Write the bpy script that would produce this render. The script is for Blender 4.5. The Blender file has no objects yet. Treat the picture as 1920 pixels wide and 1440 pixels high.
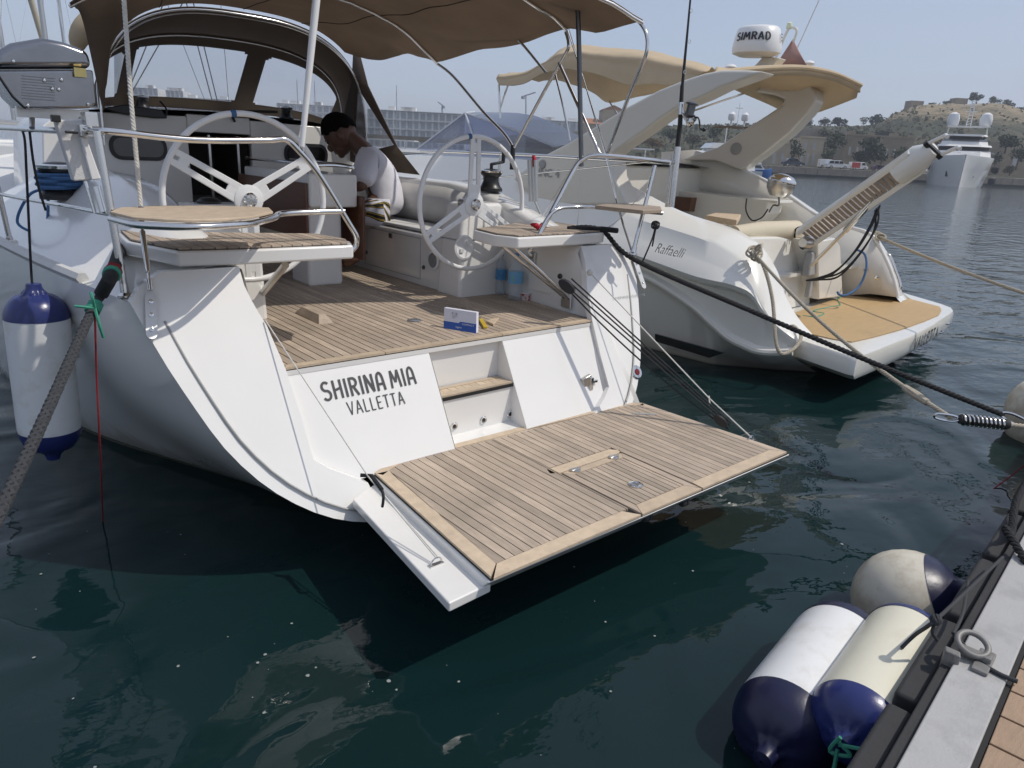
import bpy, bmesh, math, random
from mathutils import Vector, Matrix, noise
random.seed(7)
R_ = math.radians
scene = bpy.context.scene
COL = scene.collection

# ------------------------------------------------------------------ camera
# Measured camera: world X = across the berths, Y = away from the pontoon, Z = up, metres, water at z = 0.
EYE = Vector((0, 0, 2.1))
FPX = 1335.0
_B = Vector((-250 - 960, 224 - 720, FPX)).normalized()
_A = Vector((2578 - 960, 372 - 720, FPX)); _A = (_A - _B * _A.dot(_B)).normalized()
_U = _A.cross(_B)
if _U.y > 0: _U = -_U
cam_d = bpy.data.cameras.new('camera'); cam = bpy.data.objects.new('camera', cam_d); COL.objects.link(cam)
cam_d.sensor_fit = 'HORIZONTAL'; cam_d.sensor_width = 36; cam_d.lens = FPX / 1920 * 36
cam_d.clip_start = .05; cam_d.clip_end = 6000
CR = Vector((_A.x, _B.x, _U.x)); CD = Vector((_A.y, _B.y, _U.y)); CF = Vector((_A.z, _B.z, _U.z))
m = Matrix.Identity(4)
for i in range(3):
    m[i][0] = CR[i]; m[i][1] = -CD[i]; m[i][2] = -CF[i]; m[i][3] = EYE[i]
cam.matrix_world = m
scene.camera = cam

# ------------------------------------------------------------------ light
SUN_DIR = Vector((-.42, .42, -.80)).normalized()
w = bpy.data.worlds.new('World'); scene.world = w; w.use_nodes = True
nt = w.node_tree; nt.nodes.clear()
wo = nt.nodes.new('ShaderNodeOutputWorld'); bg = nt.nodes.new('ShaderNodeBackground')
sk = nt.nodes.new('ShaderNodeTexSky'); sk.sky_type = 'NISHITA'; sk.sun_disc = False
sk.sun_elevation = math.asin(-SUN_DIR.z); sk.sun_rotation = math.atan2(-SUN_DIR.x, -SUN_DIR.y)
sk.air_density = 1.0; sk.dust_density = 1.2; sk.ozone_density = 1.5
# thin high cloud veil mixed evenly over the whole sky
tc = nt.nodes.new('ShaderNodeTexCoord'); mp = nt.nodes.new('ShaderNodeMapping'); mp.inputs['Scale'].default_value = (1.2, 1.2, 4.5)
nz = nt.nodes.new('ShaderNodeTexNoise'); nz.inputs['Scale'].default_value = 1.6; nz.inputs['Detail'].default_value = 6
rp = nt.nodes.new('ShaderNodeMapRange'); rp.inputs[1].default_value = .35; rp.inputs[2].default_value = .75; rp.inputs[3].default_value = .56; rp.inputs[4].default_value = .92
mx = nt.nodes.new('ShaderNodeMix'); mx.data_type = 'RGBA'
mx.inputs[7].default_value = (3.75, 4.15, 5.2, 1)
nt.links.new(tc.outputs['Generated'], mp.inputs['Vector']); nt.links.new(mp.outputs[0], nz.inputs['Vector'])
nt.links.new(nz.outputs['Fac'], rp.inputs[0]); nt.links.new(rp.outputs[0], mx.inputs[0])
nt.links.new(sk.outputs[0], mx.inputs[6]); nt.links.new(mx.outputs[2], bg.inputs[0])
bg.inputs[1].default_value = .130
nt.links.new(bg.outputs[0], wo.inputs[0])
sd = bpy.data.lights.new('sun', 'SUN'); sd.energy = 2.75; sd.angle = R_(.6); sd.color = (1, .945, .86)
sun = bpy.data.objects.new('sun', sd); COL.objects.link(sun)
sun.rotation_euler = SUN_DIR.to_track_quat('-Z', 'Y').to_euler(); sun.location = (10, -10, 30)
vs = scene.view_settings; vs.view_transform = 'Standard'; vs.look = 'None'; vs.exposure = 0; vs.gamma = 1
try: vs.use_curve_mapping = False
except Exception: pass

# ------------------------------------------------------------------ surveying helpers: a point seen in the photograph, on a known real plane
def ray(px, py): return CR * (px - 960) + CD * (py - 720) + CF * FPX
def PP(px, py, n, d):                      # plane n.p = d
    r = ray(px, py); n = Vector(n)
    return EYE + r * ((d - n.dot(EYE)) / n.dot(r))
def PZ(px, py, z): return PP(px, py, (0, 0, 1), z)
def PY(px, py, y): return PP(px, py, (0, 1, 0), y)
def PX(px, py, x): return PP(px, py, (1, 0, 0), x)
def PD(px, py, d): return EYE + ray(px, py) * (d / FPX)       # at distance d along the view axis
def PT(px, py, a=2.78, b=.55): return PP(px, py, (0, 1, -b), a)
V = Vector

# ------------------------------------------------------------------ materials
MATS = {}
def mat(name, col, rough=.5, metal=0., var=.06, vscale=6., bump=0., bscale=40., coat=0., spec=.5, objvar=0., stretch=None, trans=0., dirt=None):
    m = bpy.data.materials.new(name); m.use_nodes = True; t = m.node_tree; N = t.nodes; L = t.links
    b = N['Principled BSDF']
    b.inputs['Roughness'].default_value = rough; b.inputs['Metallic'].default_value = metal
    b.inputs['Specular IOR Level'].default_value = spec
    if coat: b.inputs['Coat Weight'].default_value = coat; b.inputs['Coat Roughness'].default_value = .08
    tc = N.new('ShaderNodeTexCoord'); src = tc.outputs['Object']
    if stretch:
        mp = N.new('ShaderNodeMapping'); mp.inputs['Scale'].default_value = stretch; L.new(src, mp.inputs['Vector']); src = mp.outputs[0]
    nz = N.new('ShaderNodeTexNoise'); nz.inputs['Scale'].default_value = vscale; nz.inputs['Detail'].default_value = 5; nz.inputs['Roughness'].default_value = .6
    L.new(src, nz.inputs['Vector'])
    mr = N.new('ShaderNodeMapRange'); mr.inputs[1].default_value = .25; mr.inputs[2].default_value = .75
    mr.inputs[3].default_value = 1 - var; mr.inputs[4].default_value = 1 + var
    L.new(nz.outputs['Fac'], mr.inputs[0]); val = mr.outputs[0]
    if objvar:
        oi = N.new('ShaderNodeObjectInfo'); m2 = N.new('ShaderNodeMapRange'); m2.inputs[3].default_value = 1 - objvar; m2.inputs[4].default_value = 1 + objvar
        L.new(oi.outputs['Random'], m2.inputs[0]); mu = N.new('ShaderNodeMath'); mu.operation = 'MULTIPLY'
        L.new(val, mu.inputs[0]); L.new(m2.outputs[0], mu.inputs[1]); val = mu.outputs[0]
    vm = N.new('ShaderNodeVectorMath'); vm.operation = 'SCALE'; vm.inputs[0].default_value = col[:3]; L.new(val, vm.inputs['Scale'])
    out = vm.outputs[0]
    if dirt:
        dc, lo, hi, ds = dirt
        n3 = N.new('ShaderNodeTexNoise'); n3.inputs['Scale'].default_value = ds; n3.inputs['Detail'].default_value = 7; n3.inputs['Roughness'].default_value = .65
        L.new(tc.outputs['Object'], n3.inputs['Vector'])
        r3 = N.new('ShaderNodeMapRange'); r3.inputs[1].default_value = lo; r3.inputs[2].default_value = hi; L.new(n3.outputs['Fac'], r3.inputs[0])
        mm = N.new('ShaderNodeMix'); mm.data_type = 'RGBA'; L.new(r3.outputs[0], mm.inputs[0]); L.new(out, mm.inputs[6]); mm.inputs[7].default_value = (*dc, 1)
        out = mm.outputs[2]
    L.new(out, b.inputs['Base Color'])
    rr = N.new('ShaderNodeMapRange'); rr.inputs[3].default_value = max(.02, rough * .85); rr.inputs[4].default_value = min(1, rough * 1.2)
    L.new(nz.outputs['Fac'], rr.inputs[0]); L.new(rr.outputs[0], b.inputs['Roughness'])
    if bump:
        n2 = N.new('ShaderNodeTexNoise'); n2.inputs['Scale'].default_value = bscale; n2.inputs['Detail'].default_value = 4; L.new(src, n2.inputs['Vector'])
        bp = N.new('ShaderNodeBump'); bp.inputs['Strength'].default_value = min(1, bump); bp.inputs['Distance'].default_value = .01
        L.new(n2.outputs['Fac'], bp.inputs['Height']); L.new(bp.outputs[0], b.inputs['Normal'])
    if trans:
        tr = N.new('ShaderNodeBsdfTranslucent'); L.new(out, tr.inputs[0]); ms = N.new('ShaderNodeMixShader'); ms.inputs[0].default_value = trans
        L.new(b.outputs[0], ms.inputs[1]); L.new(tr.outputs[0], ms.inputs[2]); L.new(ms.outputs[0], N['Material Output'].inputs[0])
    MATS[name] = m
    return m
def vinyl(name, tint, clear=.8, rough=.08, haze=.12):
    m = bpy.data.materials.new(name); m.use_nodes = True; t = m.node_tree; N = t.nodes; L = t.links; N.clear()
    o = N.new('ShaderNodeOutputMaterial'); tr = N.new('ShaderNodeBsdfTransparent'); tr.inputs[0].default_value = (*tint, 1)
    gl = N.new('ShaderNodeBsdfGlossy'); gl.inputs['Roughness'].default_value = rough; df = N.new('ShaderNodeBsdfDiffuse'); df.inputs[0].default_value = (.7, .72, .76, 1)
    fr = N.new('ShaderNodeLayerWeight'); fr.inputs[0].default_value = .5; pw_ = N.new('ShaderNodeMath'); pw_.operation = 'POWER'; pw_.inputs[1].default_value = 4; L.new(fr.outputs['Facing'], pw_.inputs[0])
    ma_ = N.new('ShaderNodeMath'); ma_.operation = 'MULTIPLY_ADD'; ma_.inputs[1].default_value = .55; ma_.inputs[2].default_value = .045; L.new(pw_.outputs[0], ma_.inputs[0])
    nz = N.new('ShaderNodeTexNoise'); nz.inputs['Scale'].default_value = 5; bp = N.new('ShaderNodeBump'); bp.inputs['Strength'].default_value = .08; bp.inputs['Distance'].default_value = .02
    L.new(nz.outputs['Fac'], bp.inputs['Height']); L.new(bp.outputs[0], gl.inputs['Normal'])
    m1 = N.new('ShaderNodeMixShader'); m1.inputs[0].default_value = haze; L.new(tr.outputs[0], m1.inputs[1]); L.new(df.outputs[0], m1.inputs[2])
    m2 = N.new('ShaderNodeMixShader'); L.new(ma_.outputs[0], m2.inputs[0]); L.new(m1.outputs[0], m2.inputs[1]); L.new(gl.outputs[0], m2.inputs[2]); L.new(m2.outputs[0], o.inputs[0])
    MATS[name] = m
    return m
mat('gelcoat', (.79, .775, .74), .22, var=.025, vscale=2.2, coat=.5, dirt=((.62, .60, .55), .66, .95, 1.7))
mat('gelcoat_cream', (.78, .758, .69), .22, var=.03, vscale=2., coat=.5, dirt=((.58, .55, .47), .66, .95, 1.4))
mat('nonskid', (.64, .635, .62), .6, var=.05, vscale=9, bump=.3, bscale=160)
mat('teak', (.46, .37, .285), .62, var=.24, vscale=7, stretch=(14, 1.0, 14), objvar=.20, bump=.35, bscale=30, dirt=((.30, .245, .19), .46, .80, 2.2))
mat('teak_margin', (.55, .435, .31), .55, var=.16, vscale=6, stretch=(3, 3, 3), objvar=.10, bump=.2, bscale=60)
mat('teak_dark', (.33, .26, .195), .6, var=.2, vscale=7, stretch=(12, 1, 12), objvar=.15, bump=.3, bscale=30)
mat('mahogany', (.115, .045, .022), .3, var=.25, vscale=5, stretch=(10, 1.2, 10), coat=.3)
mat('caulk', (.012, .011, .010), .7)
mat('steel', (.72, .71, .69), .13, 1., var=.04, vscale=20)
mat('steel_grill', (.30, .30, .31), .16, 1., var=.15, vscale=5, bump=.12, bscale=8)  # base colour darkened to stand in for dark surroundings mirrored in polished steel
mat('steel_brushed', (.62, .61, .59), .3, 1., var=.07, vscale=30)
mat('alu', (.55, .55, .54), .42, 1., var=.06, vscale=12)
mat('dark_metal', (.16, .16, .16), .35, .9, var=.1)
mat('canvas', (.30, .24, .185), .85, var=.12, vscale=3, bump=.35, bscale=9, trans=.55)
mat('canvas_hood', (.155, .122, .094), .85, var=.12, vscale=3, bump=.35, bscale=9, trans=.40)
mat('canvas_trim', (.05, .04, .032), .8, var=.1)
mat('canvas_beige', (.60, .485, .33), .8, var=.08, vscale=3, bump=.3, bscale=8, trans=.22)
mat('black_plastic', (.018, .018, .019), .38, var=.2)
mat('black_rubber', (.03, .03, .031), .75, var=.25, bump=.2)
mat('glass_dark', (.008, .008, .010), .06, var=.1, coat=1.)
mat('white_plastic', (.78, .78, .77), .3, var=.03)
mat('grey_plastic', (.35, .35, .34), .45, var=.08)
mat('rope_grey', (.036, .038, .042), .8, var=.3, vscale=60, bump=.2, bscale=200)
mat('rope_black', (.02, .02, .022), .8, var=.35, vscale=60, bump=.6, bscale=300)
mat('rope_cream', (.52, .46, .36), .85, var=.25, vscale=50, bump=.6, bscale=300)
mat('rope_blue', (.05, .13, .28), .75, var=.25, vscale=60, bump=.4, bscale=300)
mat('rope_red', (.22, .015, .02), .8, var=.3, vscale=60)
mat('rope_green', (.045, .27, .18), .75, var=.25, vscale=60)
mat('rope_white', (.62, .60, .55), .8, var=.15, vscale=60)
mat('fender_white', (.76, .76, .75), .3, var=.04, vscale=4, dirt=((.52, .47, .38), .50, .85, 5.))
mat('fender_cream', (.70, .67, .54), .35, var=.05, vscale=4, dirt=((.48, .42, .30), .5, .9, 4.))
mat('fender_dirty', (.62, .58, .48), .45, var=.1, vscale=3, dirt=((.30, .21, .11), .44, .78, 5.))
mat('fender_blue', (.020, .030, .135), .28, var=.15, vscale=8, bump=.15, bscale=20)
mat('fender_navy', (.010, .012, .045), .35, var=.2, vscale=8, bump=.15, bscale=20)
mat('letter', (.035, .035, .037), .45, var=.1)
mat('letter_grey', (.30, .30, .30), .5, var=.05)
mat('skin', (.125, .062, .038), .5, var=.08, vscale=15)
mat('hair', (.004, .0035, .003), 1., var=.4, vscale=70, bump=1., bscale=110, spec=.08)
mat('tee', (.66, .65, .69), .85, var=.05, vscale=5, bump=.5, bscale=11)
vinyl('vinyl_clear', (.93, .94, .96), haze=.10)
vinyl('vinyl_blue', (.42, .46, .60), haze=.18)
vinyl('vinyl_side', (.86, .87, .88), haze=.25)
vinyl('bottle_plastic', (.90, .94, .97), rough=.05, haze=.22)
M = MATS

# ------------------------------------------------------------------ mesh collecting
OFF = {}
class MB:
    def __init__(s): s.v = []; s.f = []
    def add(s, vs, fs):
        k = len(s.v); s.v += [V(p) for p in vs]; s.f += [tuple(i + k for i in f) for f in fs]; return s
    def box(s, c, size, ax=None):                       # centre, full size, optional 3 axes
        ax = ax or (V((1, 0, 0)), V((0, 1, 0)), V((0, 0, 1))); c = V(c); h = [V(a) * (q / 2) for a, q in zip(ax, size)]
        vs = [c + h[0] * i + h[1] * j + h[2] * k for k in (-1, 1) for j in (-1, 1) for i in (-1, 1)]
        return s.add(vs, [(0, 2, 3, 1), (4, 5, 7, 6), (0, 1, 5, 4), (2, 6, 7, 3), (0, 4, 6, 2), (1, 3, 7, 5)])
    def prism(s, poly, ext):                            # poly extruded along ext
        poly = [V(p) for p in poly]; e = V(ext); n = len(poly)
        return s.add(poly + [p + e for p in poly], [tuple(reversed(range(n))), tuple(range(n, 2 * n))] + [(i, (i + 1) % n, n + (i + 1) % n, n + i) for i in range(n)])
    def tube(s, pts, r, n=10, cap=True, closed=False):
        pts = [V(p) for p in pts]; k = len(pts); rs = r if isinstance(r, (list, tuple)) else [r] * k
        rings = []; up = None
        for i, p in enumerate(pts):
            if closed: d = (pts[(i + 1) % k] - pts[i - 1])
            else: d = pts[min(i + 1, k - 1)] - pts[max(i - 1, 0)]
            d = d.normalized() if d.length > 1e-9 else V((0, 0, 1))
            if up is None:
                up = V((0, 0, 1)) if abs(d.z) < .9 else V((1, 0, 0))
            a = d.cross(up); a = a.normalized() if a.length > 1e-6 else d.orthogonal().normalized()
            up = a.cross(d).normalized(); b = up
            rings.append([p + (a * math.cos(2 * math.pi * j / n) + b * math.sin(2 * math.pi * j / n)) * rs[i] for j in range(n)])
        vs = [q for rg in rings for q in rg]; fs = []
        for i in range(k if closed else k - 1):
            i2 = (i + 1) % k
            for j in range(n):
                j2 = (j + 1) % n; fs.append((i * n + j, i * n + j2, i2 * n + j2, i2 * n + j))
        if cap and not closed: fs += [tuple(reversed(range(n))), tuple(range((k - 1) * n, k * n))]
        return s.add(vs, fs)
    def lathe(s, prof, o=(0, 0, 0), ax=(0, 0, 1), n=20):      # prof: (radius, height)
        o = V(o); ax = V(ax).normalized(); a = ax.orthogonal().normalized(); b = ax.cross(a); vs = []; fs = []; k = len(prof)
        for r, h in prof:
            vs += [o + ax * h + (a * math.cos(2 * math.pi * j / n) + b * math.sin(2 * math.pi * j / n)) * max(r, 1e-4) for j in range(n)]
        for i in range(k - 1):
            for j in range(n):
                j2 = (j + 1) % n; fs.append((i * n + j, i * n + j2, (i + 1) * n + j2, (i + 1) * n + j))
        fs += [tuple(reversed(range(n))), tuple(range((k - 1) * n, k * n))]
        return s.add(vs, fs)
    def grid(s, rows, close=False):
        k = len(rows[0]); vs = [p for r in rows for p in r]; fs = []
        for i in range(len(rows) - 1):
            for j in range(k if close else k - 1):
                j2 = (j + 1) % k; fs.append((i * k + j, i * k + j2, (i + 1) * k + j2, (i + 1) * k + j))
        return s.add(vs, fs)
    def poly(s, pts): return s.add(pts, [tuple(range(len(pts)))])
    def ball(s, c, r, n=12, k=8, ax=None):
        c = V(c); r = V(r) if hasattr(r, '__len__') else V((r, r, r)); ax = ax or (V((1, 0, 0)), V((0, 1, 0)), V((0, 0, 1))); rows = []
        for i in range(k + 1):
            t = math.pi * i / k; t = min(max(t, .02), math.pi - .02)
            rows.append([c + ax[0] * (r.x * math.sin(t) * math.cos(2 * math.pi * j / n)) + ax[1] * (r.y * math.sin(t) * math.sin(2 * math.pi * j / n)) + ax[2] * (r.z * math.cos(t)) for j in range(n)])
        return s.grid(rows, True)
    def build(s, name, m, parent=None, smooth=40, bevel=0., solid=0., seg=2, kind=None, fix=True):
        off = OFF.get(parent.name, V()) if parent else V()
        me = bpy.data.meshes.new(name); me.from_pydata([tuple(p - off) for p in s.v], [], s.f); me.update()
        if fix:
            bm = bmesh.new(); bm.from_mesh(me); bmesh.ops.recalc_face_normals(bm, faces=bm.faces); bm.to_mesh(me); bm.free()
        o = bpy.data.objects.new(name, me); COL.objects.link(o)
        me.materials.append(M[m] if isinstance(m, str) else m)
        if smooth:
            me.shade_smooth(); me.set_sharp_from_angle(angle=R_(smooth))
        if solid:
            md = o.modifiers.new('thickness', 'SOLIDIFY'); md.thickness = solid; md.offset = 0
        if bevel:
            md = o.modifiers.new('bevel', 'BEVEL'); md.width = bevel; md.segments = seg; md.limit_method = 'ANGLE'; md.angle_limit = R_(35); md.harden_normals = True
        if parent: o.parent = parent; OFF[o.name] = off
        if kind: o['kind'] = kind
        return o
def thing(name, label, cat, loc=(0, 0, 0), group=None):
    o = bpy.data.objects.new(name, None); COL.objects.link(o); o.location = loc; o.empty_display_size = .2
    o['label'] = label; o['category'] = cat
    if group: o['group'] = group
    OFF[o.name] = V(loc)
    return o
def tag(o, label, cat, group=None):
    o['label'] = label; o['category'] = cat
    if group: o['group'] = group
    return o
def one(mb, name, m, label, cat, group=None, **k):
    return tag(mb.build(name, m, None, **k), label, cat, group)
def copy_tree(o, parent=None):
    c = o.copy(); COL.objects.link(c); c.parent = parent
    for ch in list(o.children): copy_tree(ch, c)
    return c
def cr(pts, n=8, closed=False):                         # Catmull-Rom through points
    pts = [V(p) for p in pts]; k = len(pts); out = []
    rng = range(k) if closed else range(k - 1)
    for i in rng:
        if closed: p0, p1, p2, p3 = pts[i - 1], pts[i], pts[(i + 1) % k], pts[(i + 2) % k]
        else: p0, p1, p2, p3 = pts[max(i - 1, 0)], pts[i], pts[i + 1], pts[min(i + 2, k - 1)]
        for j in range(n):
            t = j / n; out.append(.5 * ((2 * p1) + (p2 - p0) * t + (2 * p0 - 5 * p1 + 4 * p2 - p3) * t * t + (3 * p1 - p0 - 3 * p2 + p3) * t ** 3))
    if not closed: out.append(pts[-1])
    return out
def sag(a, b, drop, n=24):
    a = V(a); b = V(b); return [a.lerp(b, i / n) - V((0, 0, drop * 4 * (i / n) * (1 - i / n))) for i in range(n + 1)]
def resample(pts, step):
    out = [V(pts[0])]; acc = 0
    for a, b in zip(pts, pts[1:]):
        d = (b - a).length; t = step - acc
        while t <= d: out.append(a.lerp(b, t / d)); t += step
        acc = (acc + d) % step
    out.append(V(pts[-1])); return out
def strands(path, R, n, pitch, r, plait=False, seg=6, per=10):   # laid or plaited rope as helical strands
    p = resample([V(q) for q in path], pitch / per); mb = MB(); up = V((.3, .2, 1)).normalized(); fr = []
    for i, q in enumerate(p):
        d = (p[min(i + 1, len(p) - 1)] - p[max(i - 1, 0)]).normalized(); a = d.cross(up).normalized(); fr.append((q, a, a.cross(d)))
    for sgn in ((1, -1) if plait else (1,)):
        for k in range(n):
            pts = []
            for i, (q, a, b) in enumerate(fr):
                th = sgn * 2 * math.pi * (i / per) + 2 * math.pi * k / n + (math.pi / n if sgn < 0 else 0)
                rr = R * (1 + (.18 * math.sin(n * th * 1.0) if plait else 0))
                pts.append(q + (a * math.cos(th) + b * math.sin(th)) * rr)
            mb.tube(pts, r, seg)
    return mb
def clip(poly, n, d):                                   # keep n.p <= d, 2D
    out = []
    for i in range(len(poly)):
        a, b = poly[i], poly[(i + 1) % len(poly)]; da = n[0] * a[0] + n[1] * a[1] - d; db = n[0] * b[0] + n[1] * b[1] - d
        if da <= 0: out.append(a)
        if da * db < 0: t = da / (da - db); out.append((a[0] + (b[0] - a[0]) * t, a[1] + (b[1] - a[1]) * t))
    return out
def text(s_, name, m, parent, o, ux, uy, size=1., bold=0., depth=.002, spacing=1.):
    cu = bpy.data.curves.new('t', 'FONT'); cu.body = s_; cu.size = 1; cu.offset = bold; cu.extrude = 0; cu.space_character = spacing
    ob = bpy.data.objects.new('t', cu); COL.objects.link(ob); dg = bpy.context.evaluated_depsgraph_get(); dg.update()
    me = bpy.data.meshes.new_from_object(ob.evaluated_get(dg)); bpy.data.objects.remove(ob)
    xs = [v.co.x for v in me.vertices]; ys = [v.co.y for v in me.vertices]; x0, x1, y0, y1 = min(xs), max(xs), min(ys), max(ys)
    o = V(o); ux = V(ux); uy = V(uy); nrm = ux.cross(uy).normalized(); mb = MB()
    vs = [o + ux * ((v.co.x - x0) / (x1 - x0)) + uy * ((v.co.y - y0) / (y1 - y0)) + nrm * depth for v in me.vertices]
    mb.add(vs, [tuple(p.vertices) for p in me.polygons]); bpy.data.meshes.remove(me)
    return mb.build(name, m, parent, smooth=0, fix=False)

def _arc(cx_, cy_, rx, ry, a0, a1, n=12): return [(cx_ + rx * math.cos(R_(a0 + (a1 - a0) * i / n)), cy_ + ry * math.sin(R_(a0 + (a1 - a0) * i / n))) for i in range(n + 1)]
GLYPH = {  # width, strokes
    'S': (.62, [_arc(.31, .74, .25, .22, 35, 270, 12) + _arc(.31, .28, .27, .24, 90, -150, 12)[1:]]), 'H': (.66, [[(.08, 0), (.08, 1)], [(.58, 0), (.58, 1)], [(.08, .46), (.58, .56)]]), 'I': (.18, [[(.09, 0), (.09, 1)]]),
    'R': (.62, [[(.08, 0), (.08, 1)], [(.08, .94)] + _arc(.30, .72, .24, .22, 90, -90, 10) + [(.08, .50)], [(.28, .50), (.58, 0)]]), 'N': (.68, [[(.08, 0), (.08, 1), (.60, .02), (.60, 1)]]),
    'A': (.66, [[(.06, 0)] + _arc(.33, .62, .22, .36, 180, 0, 12) + [(.60, 0)], [(.12, .36), (.54, .36)]]), 'a': (.66, [[(.04, 0), (.33, 1), (.62, 0)], [(.15, .34), (.51, .34)]]), 'M': (.86, [[(.06, 0), (.16, .98), (.43, .30), (.70, .98), (.80, 0)]]),
    'V': (.62, [[(.03, 1), (.31, 0), (.59, 1)]]), 'L': (.50, [[(.08, 1), (.08, .04), (.46, .04)]]), 'E': (.54, [[(.50, .96), (.08, .96), (.08, .04), (.50, .04)], [(.08, .51), (.44, .51)]]), 'T': (.58, [[(.29, 0), (.29, .96)], [(.02, .96), (.56, .96)]]),
    'D': (.64, [[(.08, .04), (.08, .96)] + _arc(.26, .50, .32, .46, 90, -90, 12) + [(.08, .04)]]), ' ': (.32, [])}
def lettering(txt, name, m, parent, o, ux, uy, stroke=.15, depth=.003, gap=.14):      # drawn lettering: ribbons along strokes
    o = V(o); ux = V(ux); uy = V(uy); nrm = ux.cross(uy).normalized(); tot = sum(GLYPH[c][0] + gap for c in txt) - gap; x = 0.; mb = MB(); asp = ux.length / tot / uy.length
    for c in txt:
        parts_ = []
        for st_ in GLYPH[c][1]:                              # sharp corners end one brush stroke and start the next
            cur = [st_[0]]
            for i in range(1, len(st_)):
                cur.append(st_[i])
                if i < len(st_) - 1:
                    a_ = V((st_[i][0] - st_[i - 1][0], st_[i][1] - st_[i - 1][1], 0)).normalized(); b_ = V((st_[i + 1][0] - st_[i][0], st_[i + 1][1] - st_[i][1], 0)).normalized()
                    if a_.dot(b_) < .6: parts_.append(cur); cur = [st_[i]]
            parts_.append(cur)
        for st_ in parts_:
            pts = [V(((x + p[0]) * asp, p[1], 0)) for p in st_]; L_, Rr = [], []
            for i, p in enumerate(pts):
                d0 = (p - pts[i - 1]).normalized() if i else None; d1 = (pts[i + 1] - p).normalized() if i < len(pts) - 1 else None
                d = (d0 or d1) if (d0 is None or d1 is None) else (d0 + d1).normalized(); n_ = V((-d.y, d.x, 0)); k = 1. if (d0 is None or d1 is None) else min(1.25, 1 / max(.35, n_.dot(V((-d1.y, d1.x, 0)))))
                L_.append(p + n_ * stroke * .5 * k); Rr.append(p - n_ * stroke * .5 * k)
            q = [o + ux * (a.x / asp / tot) + uy * a.y + nrm * depth for a in L_], [o + ux * (a.x / asp / tot) + uy * a.y + nrm * depth for a in Rr]
            mb.grid(q)
            depth += .00012
        x += GLYPH[c][0] + gap
    return mb.build(name, m, parent, smooth=0, fix=False)
# ------------------------------------------------------------------ the setting: water
def water_mat():
    m = bpy.data.materials.new('sea_water'); m.use_nodes = True; t = m.node_tree; N = t.nodes; L = t.links; b = N['Principled BSDF']
    b.inputs['Base Color'].default_value = (.005, .019, .020, 1); b.inputs['Roughness'].default_value = .02; b.inputs['IOR'].default_value = 1.333
    b.inputs['Specular IOR Level'].default_value = .5
    tc = N.new('ShaderNodeTexCoord')
    def noi(sc, stretch, rot, det=2, dist=0.):
        mp = N.new('ShaderNodeMapping'); mp.inputs['Scale'].default_value = stretch; mp.inputs['Rotation'].default_value = (0, 0, R_(rot)); L.new(tc.outputs['Object'], mp.inputs['Vector'])
        n = N.new('ShaderNodeTexNoise'); n.inputs['Scale'].default_value = sc; n.inputs['Detail'].default_value = det; n.inputs['Roughness'].default_value = .45; n.inputs['Distortion'].default_value = dist
        L.new(mp.outputs[0], n.inputs['Vector']); return n.outputs['Fac']
    a = noi(.75, (1, 1.5, 1), 25, 1.5, 1.1); c = noi(3.0, (1, 1.6, 1), 40, 2, .3); e = noi(11., (1, 1.5, 1), 30, 2)
    def mad(x, k, y=None):
        q = N.new('ShaderNodeMath'); q.operation = 'MULTIPLY_ADD'; L.new(x, q.inputs[0]); q.inputs[1].default_value = k
        if y is None: q.inputs[2].default_value = 0
        else: L.new(y, q.inputs[2])
        return q.outputs[0]
    # the berths shelter the nearest water: chop grows with open fetch (towards +X, away from the hulls)
    sx = N.new('ShaderNodeSeparateXYZ'); L.new(tc.outputs['Object'], sx.inputs[0])
    fe = N.new('ShaderNodeMapRange'); fe.inputs[1].default_value = 3; fe.inputs[2].default_value = 14; fe.inputs[3].default_value = .16; fe.inputs[4].default_value = 1.
    L.new(sx.outputs['X'], fe.inputs[0])
    h = mad(a, .075); s2 = mad(c, .022); s3 = mad(e, .006); q = N.new('ShaderNodeMath'); q.operation = 'ADD'; L.new(s2, q.inputs[0]); L.new(s3, q.inputs[1])
    q2 = N.new('ShaderNodeMath'); q2.operation = 'MULTIPLY_ADD'; L.new(q.outputs[0], q2.inputs[0]); L.new(fe.outputs[0], q2.inputs[1]); L.new(h, q2.inputs[2])
    bp = N.new('ShaderNodeBump'); bp.inputs['Strength'].default_value = 1; bp.inputs['Distance'].default_value = 1.0; L.new(q2.outputs[0], bp.inputs['Height']); L.new(bp.outputs[0], b.inputs['Normal'])
    return m
mb = MB(); S = 1500
mb.poly([(-1050, -1050, 0), (1550, -1050, 0), (1550, 1550, 0), (-1050, 1550, 0)])
wt = mb.build('water', water_mat(), None, smooth=0); wt['kind'] = 'structure'
# specks of foam and pollen floating on the sheltered water
rnd = random.Random(3); mb = MB()
for i in range(60):
    px, py = rnd.uniform(30, 1700), rnd.uniform(900, 1440); p = PZ(px, py, .004); r = rnd.choice((.002, .003, .003, .004, .006, .009)) * rnd.uniform(.7, 1.2); k = 7
    mb.poly([p + V((math.cos(6.283 * j / k), math.sin(6.283 * j / k), 0)) * r * rnd.uniform(.7, 1.2) for j in range(k)])
mat('foam', (.26, .28, .27), .8)
mb.build('foam_specks', 'foam', None, smooth=0, kind='stuff')

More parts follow.
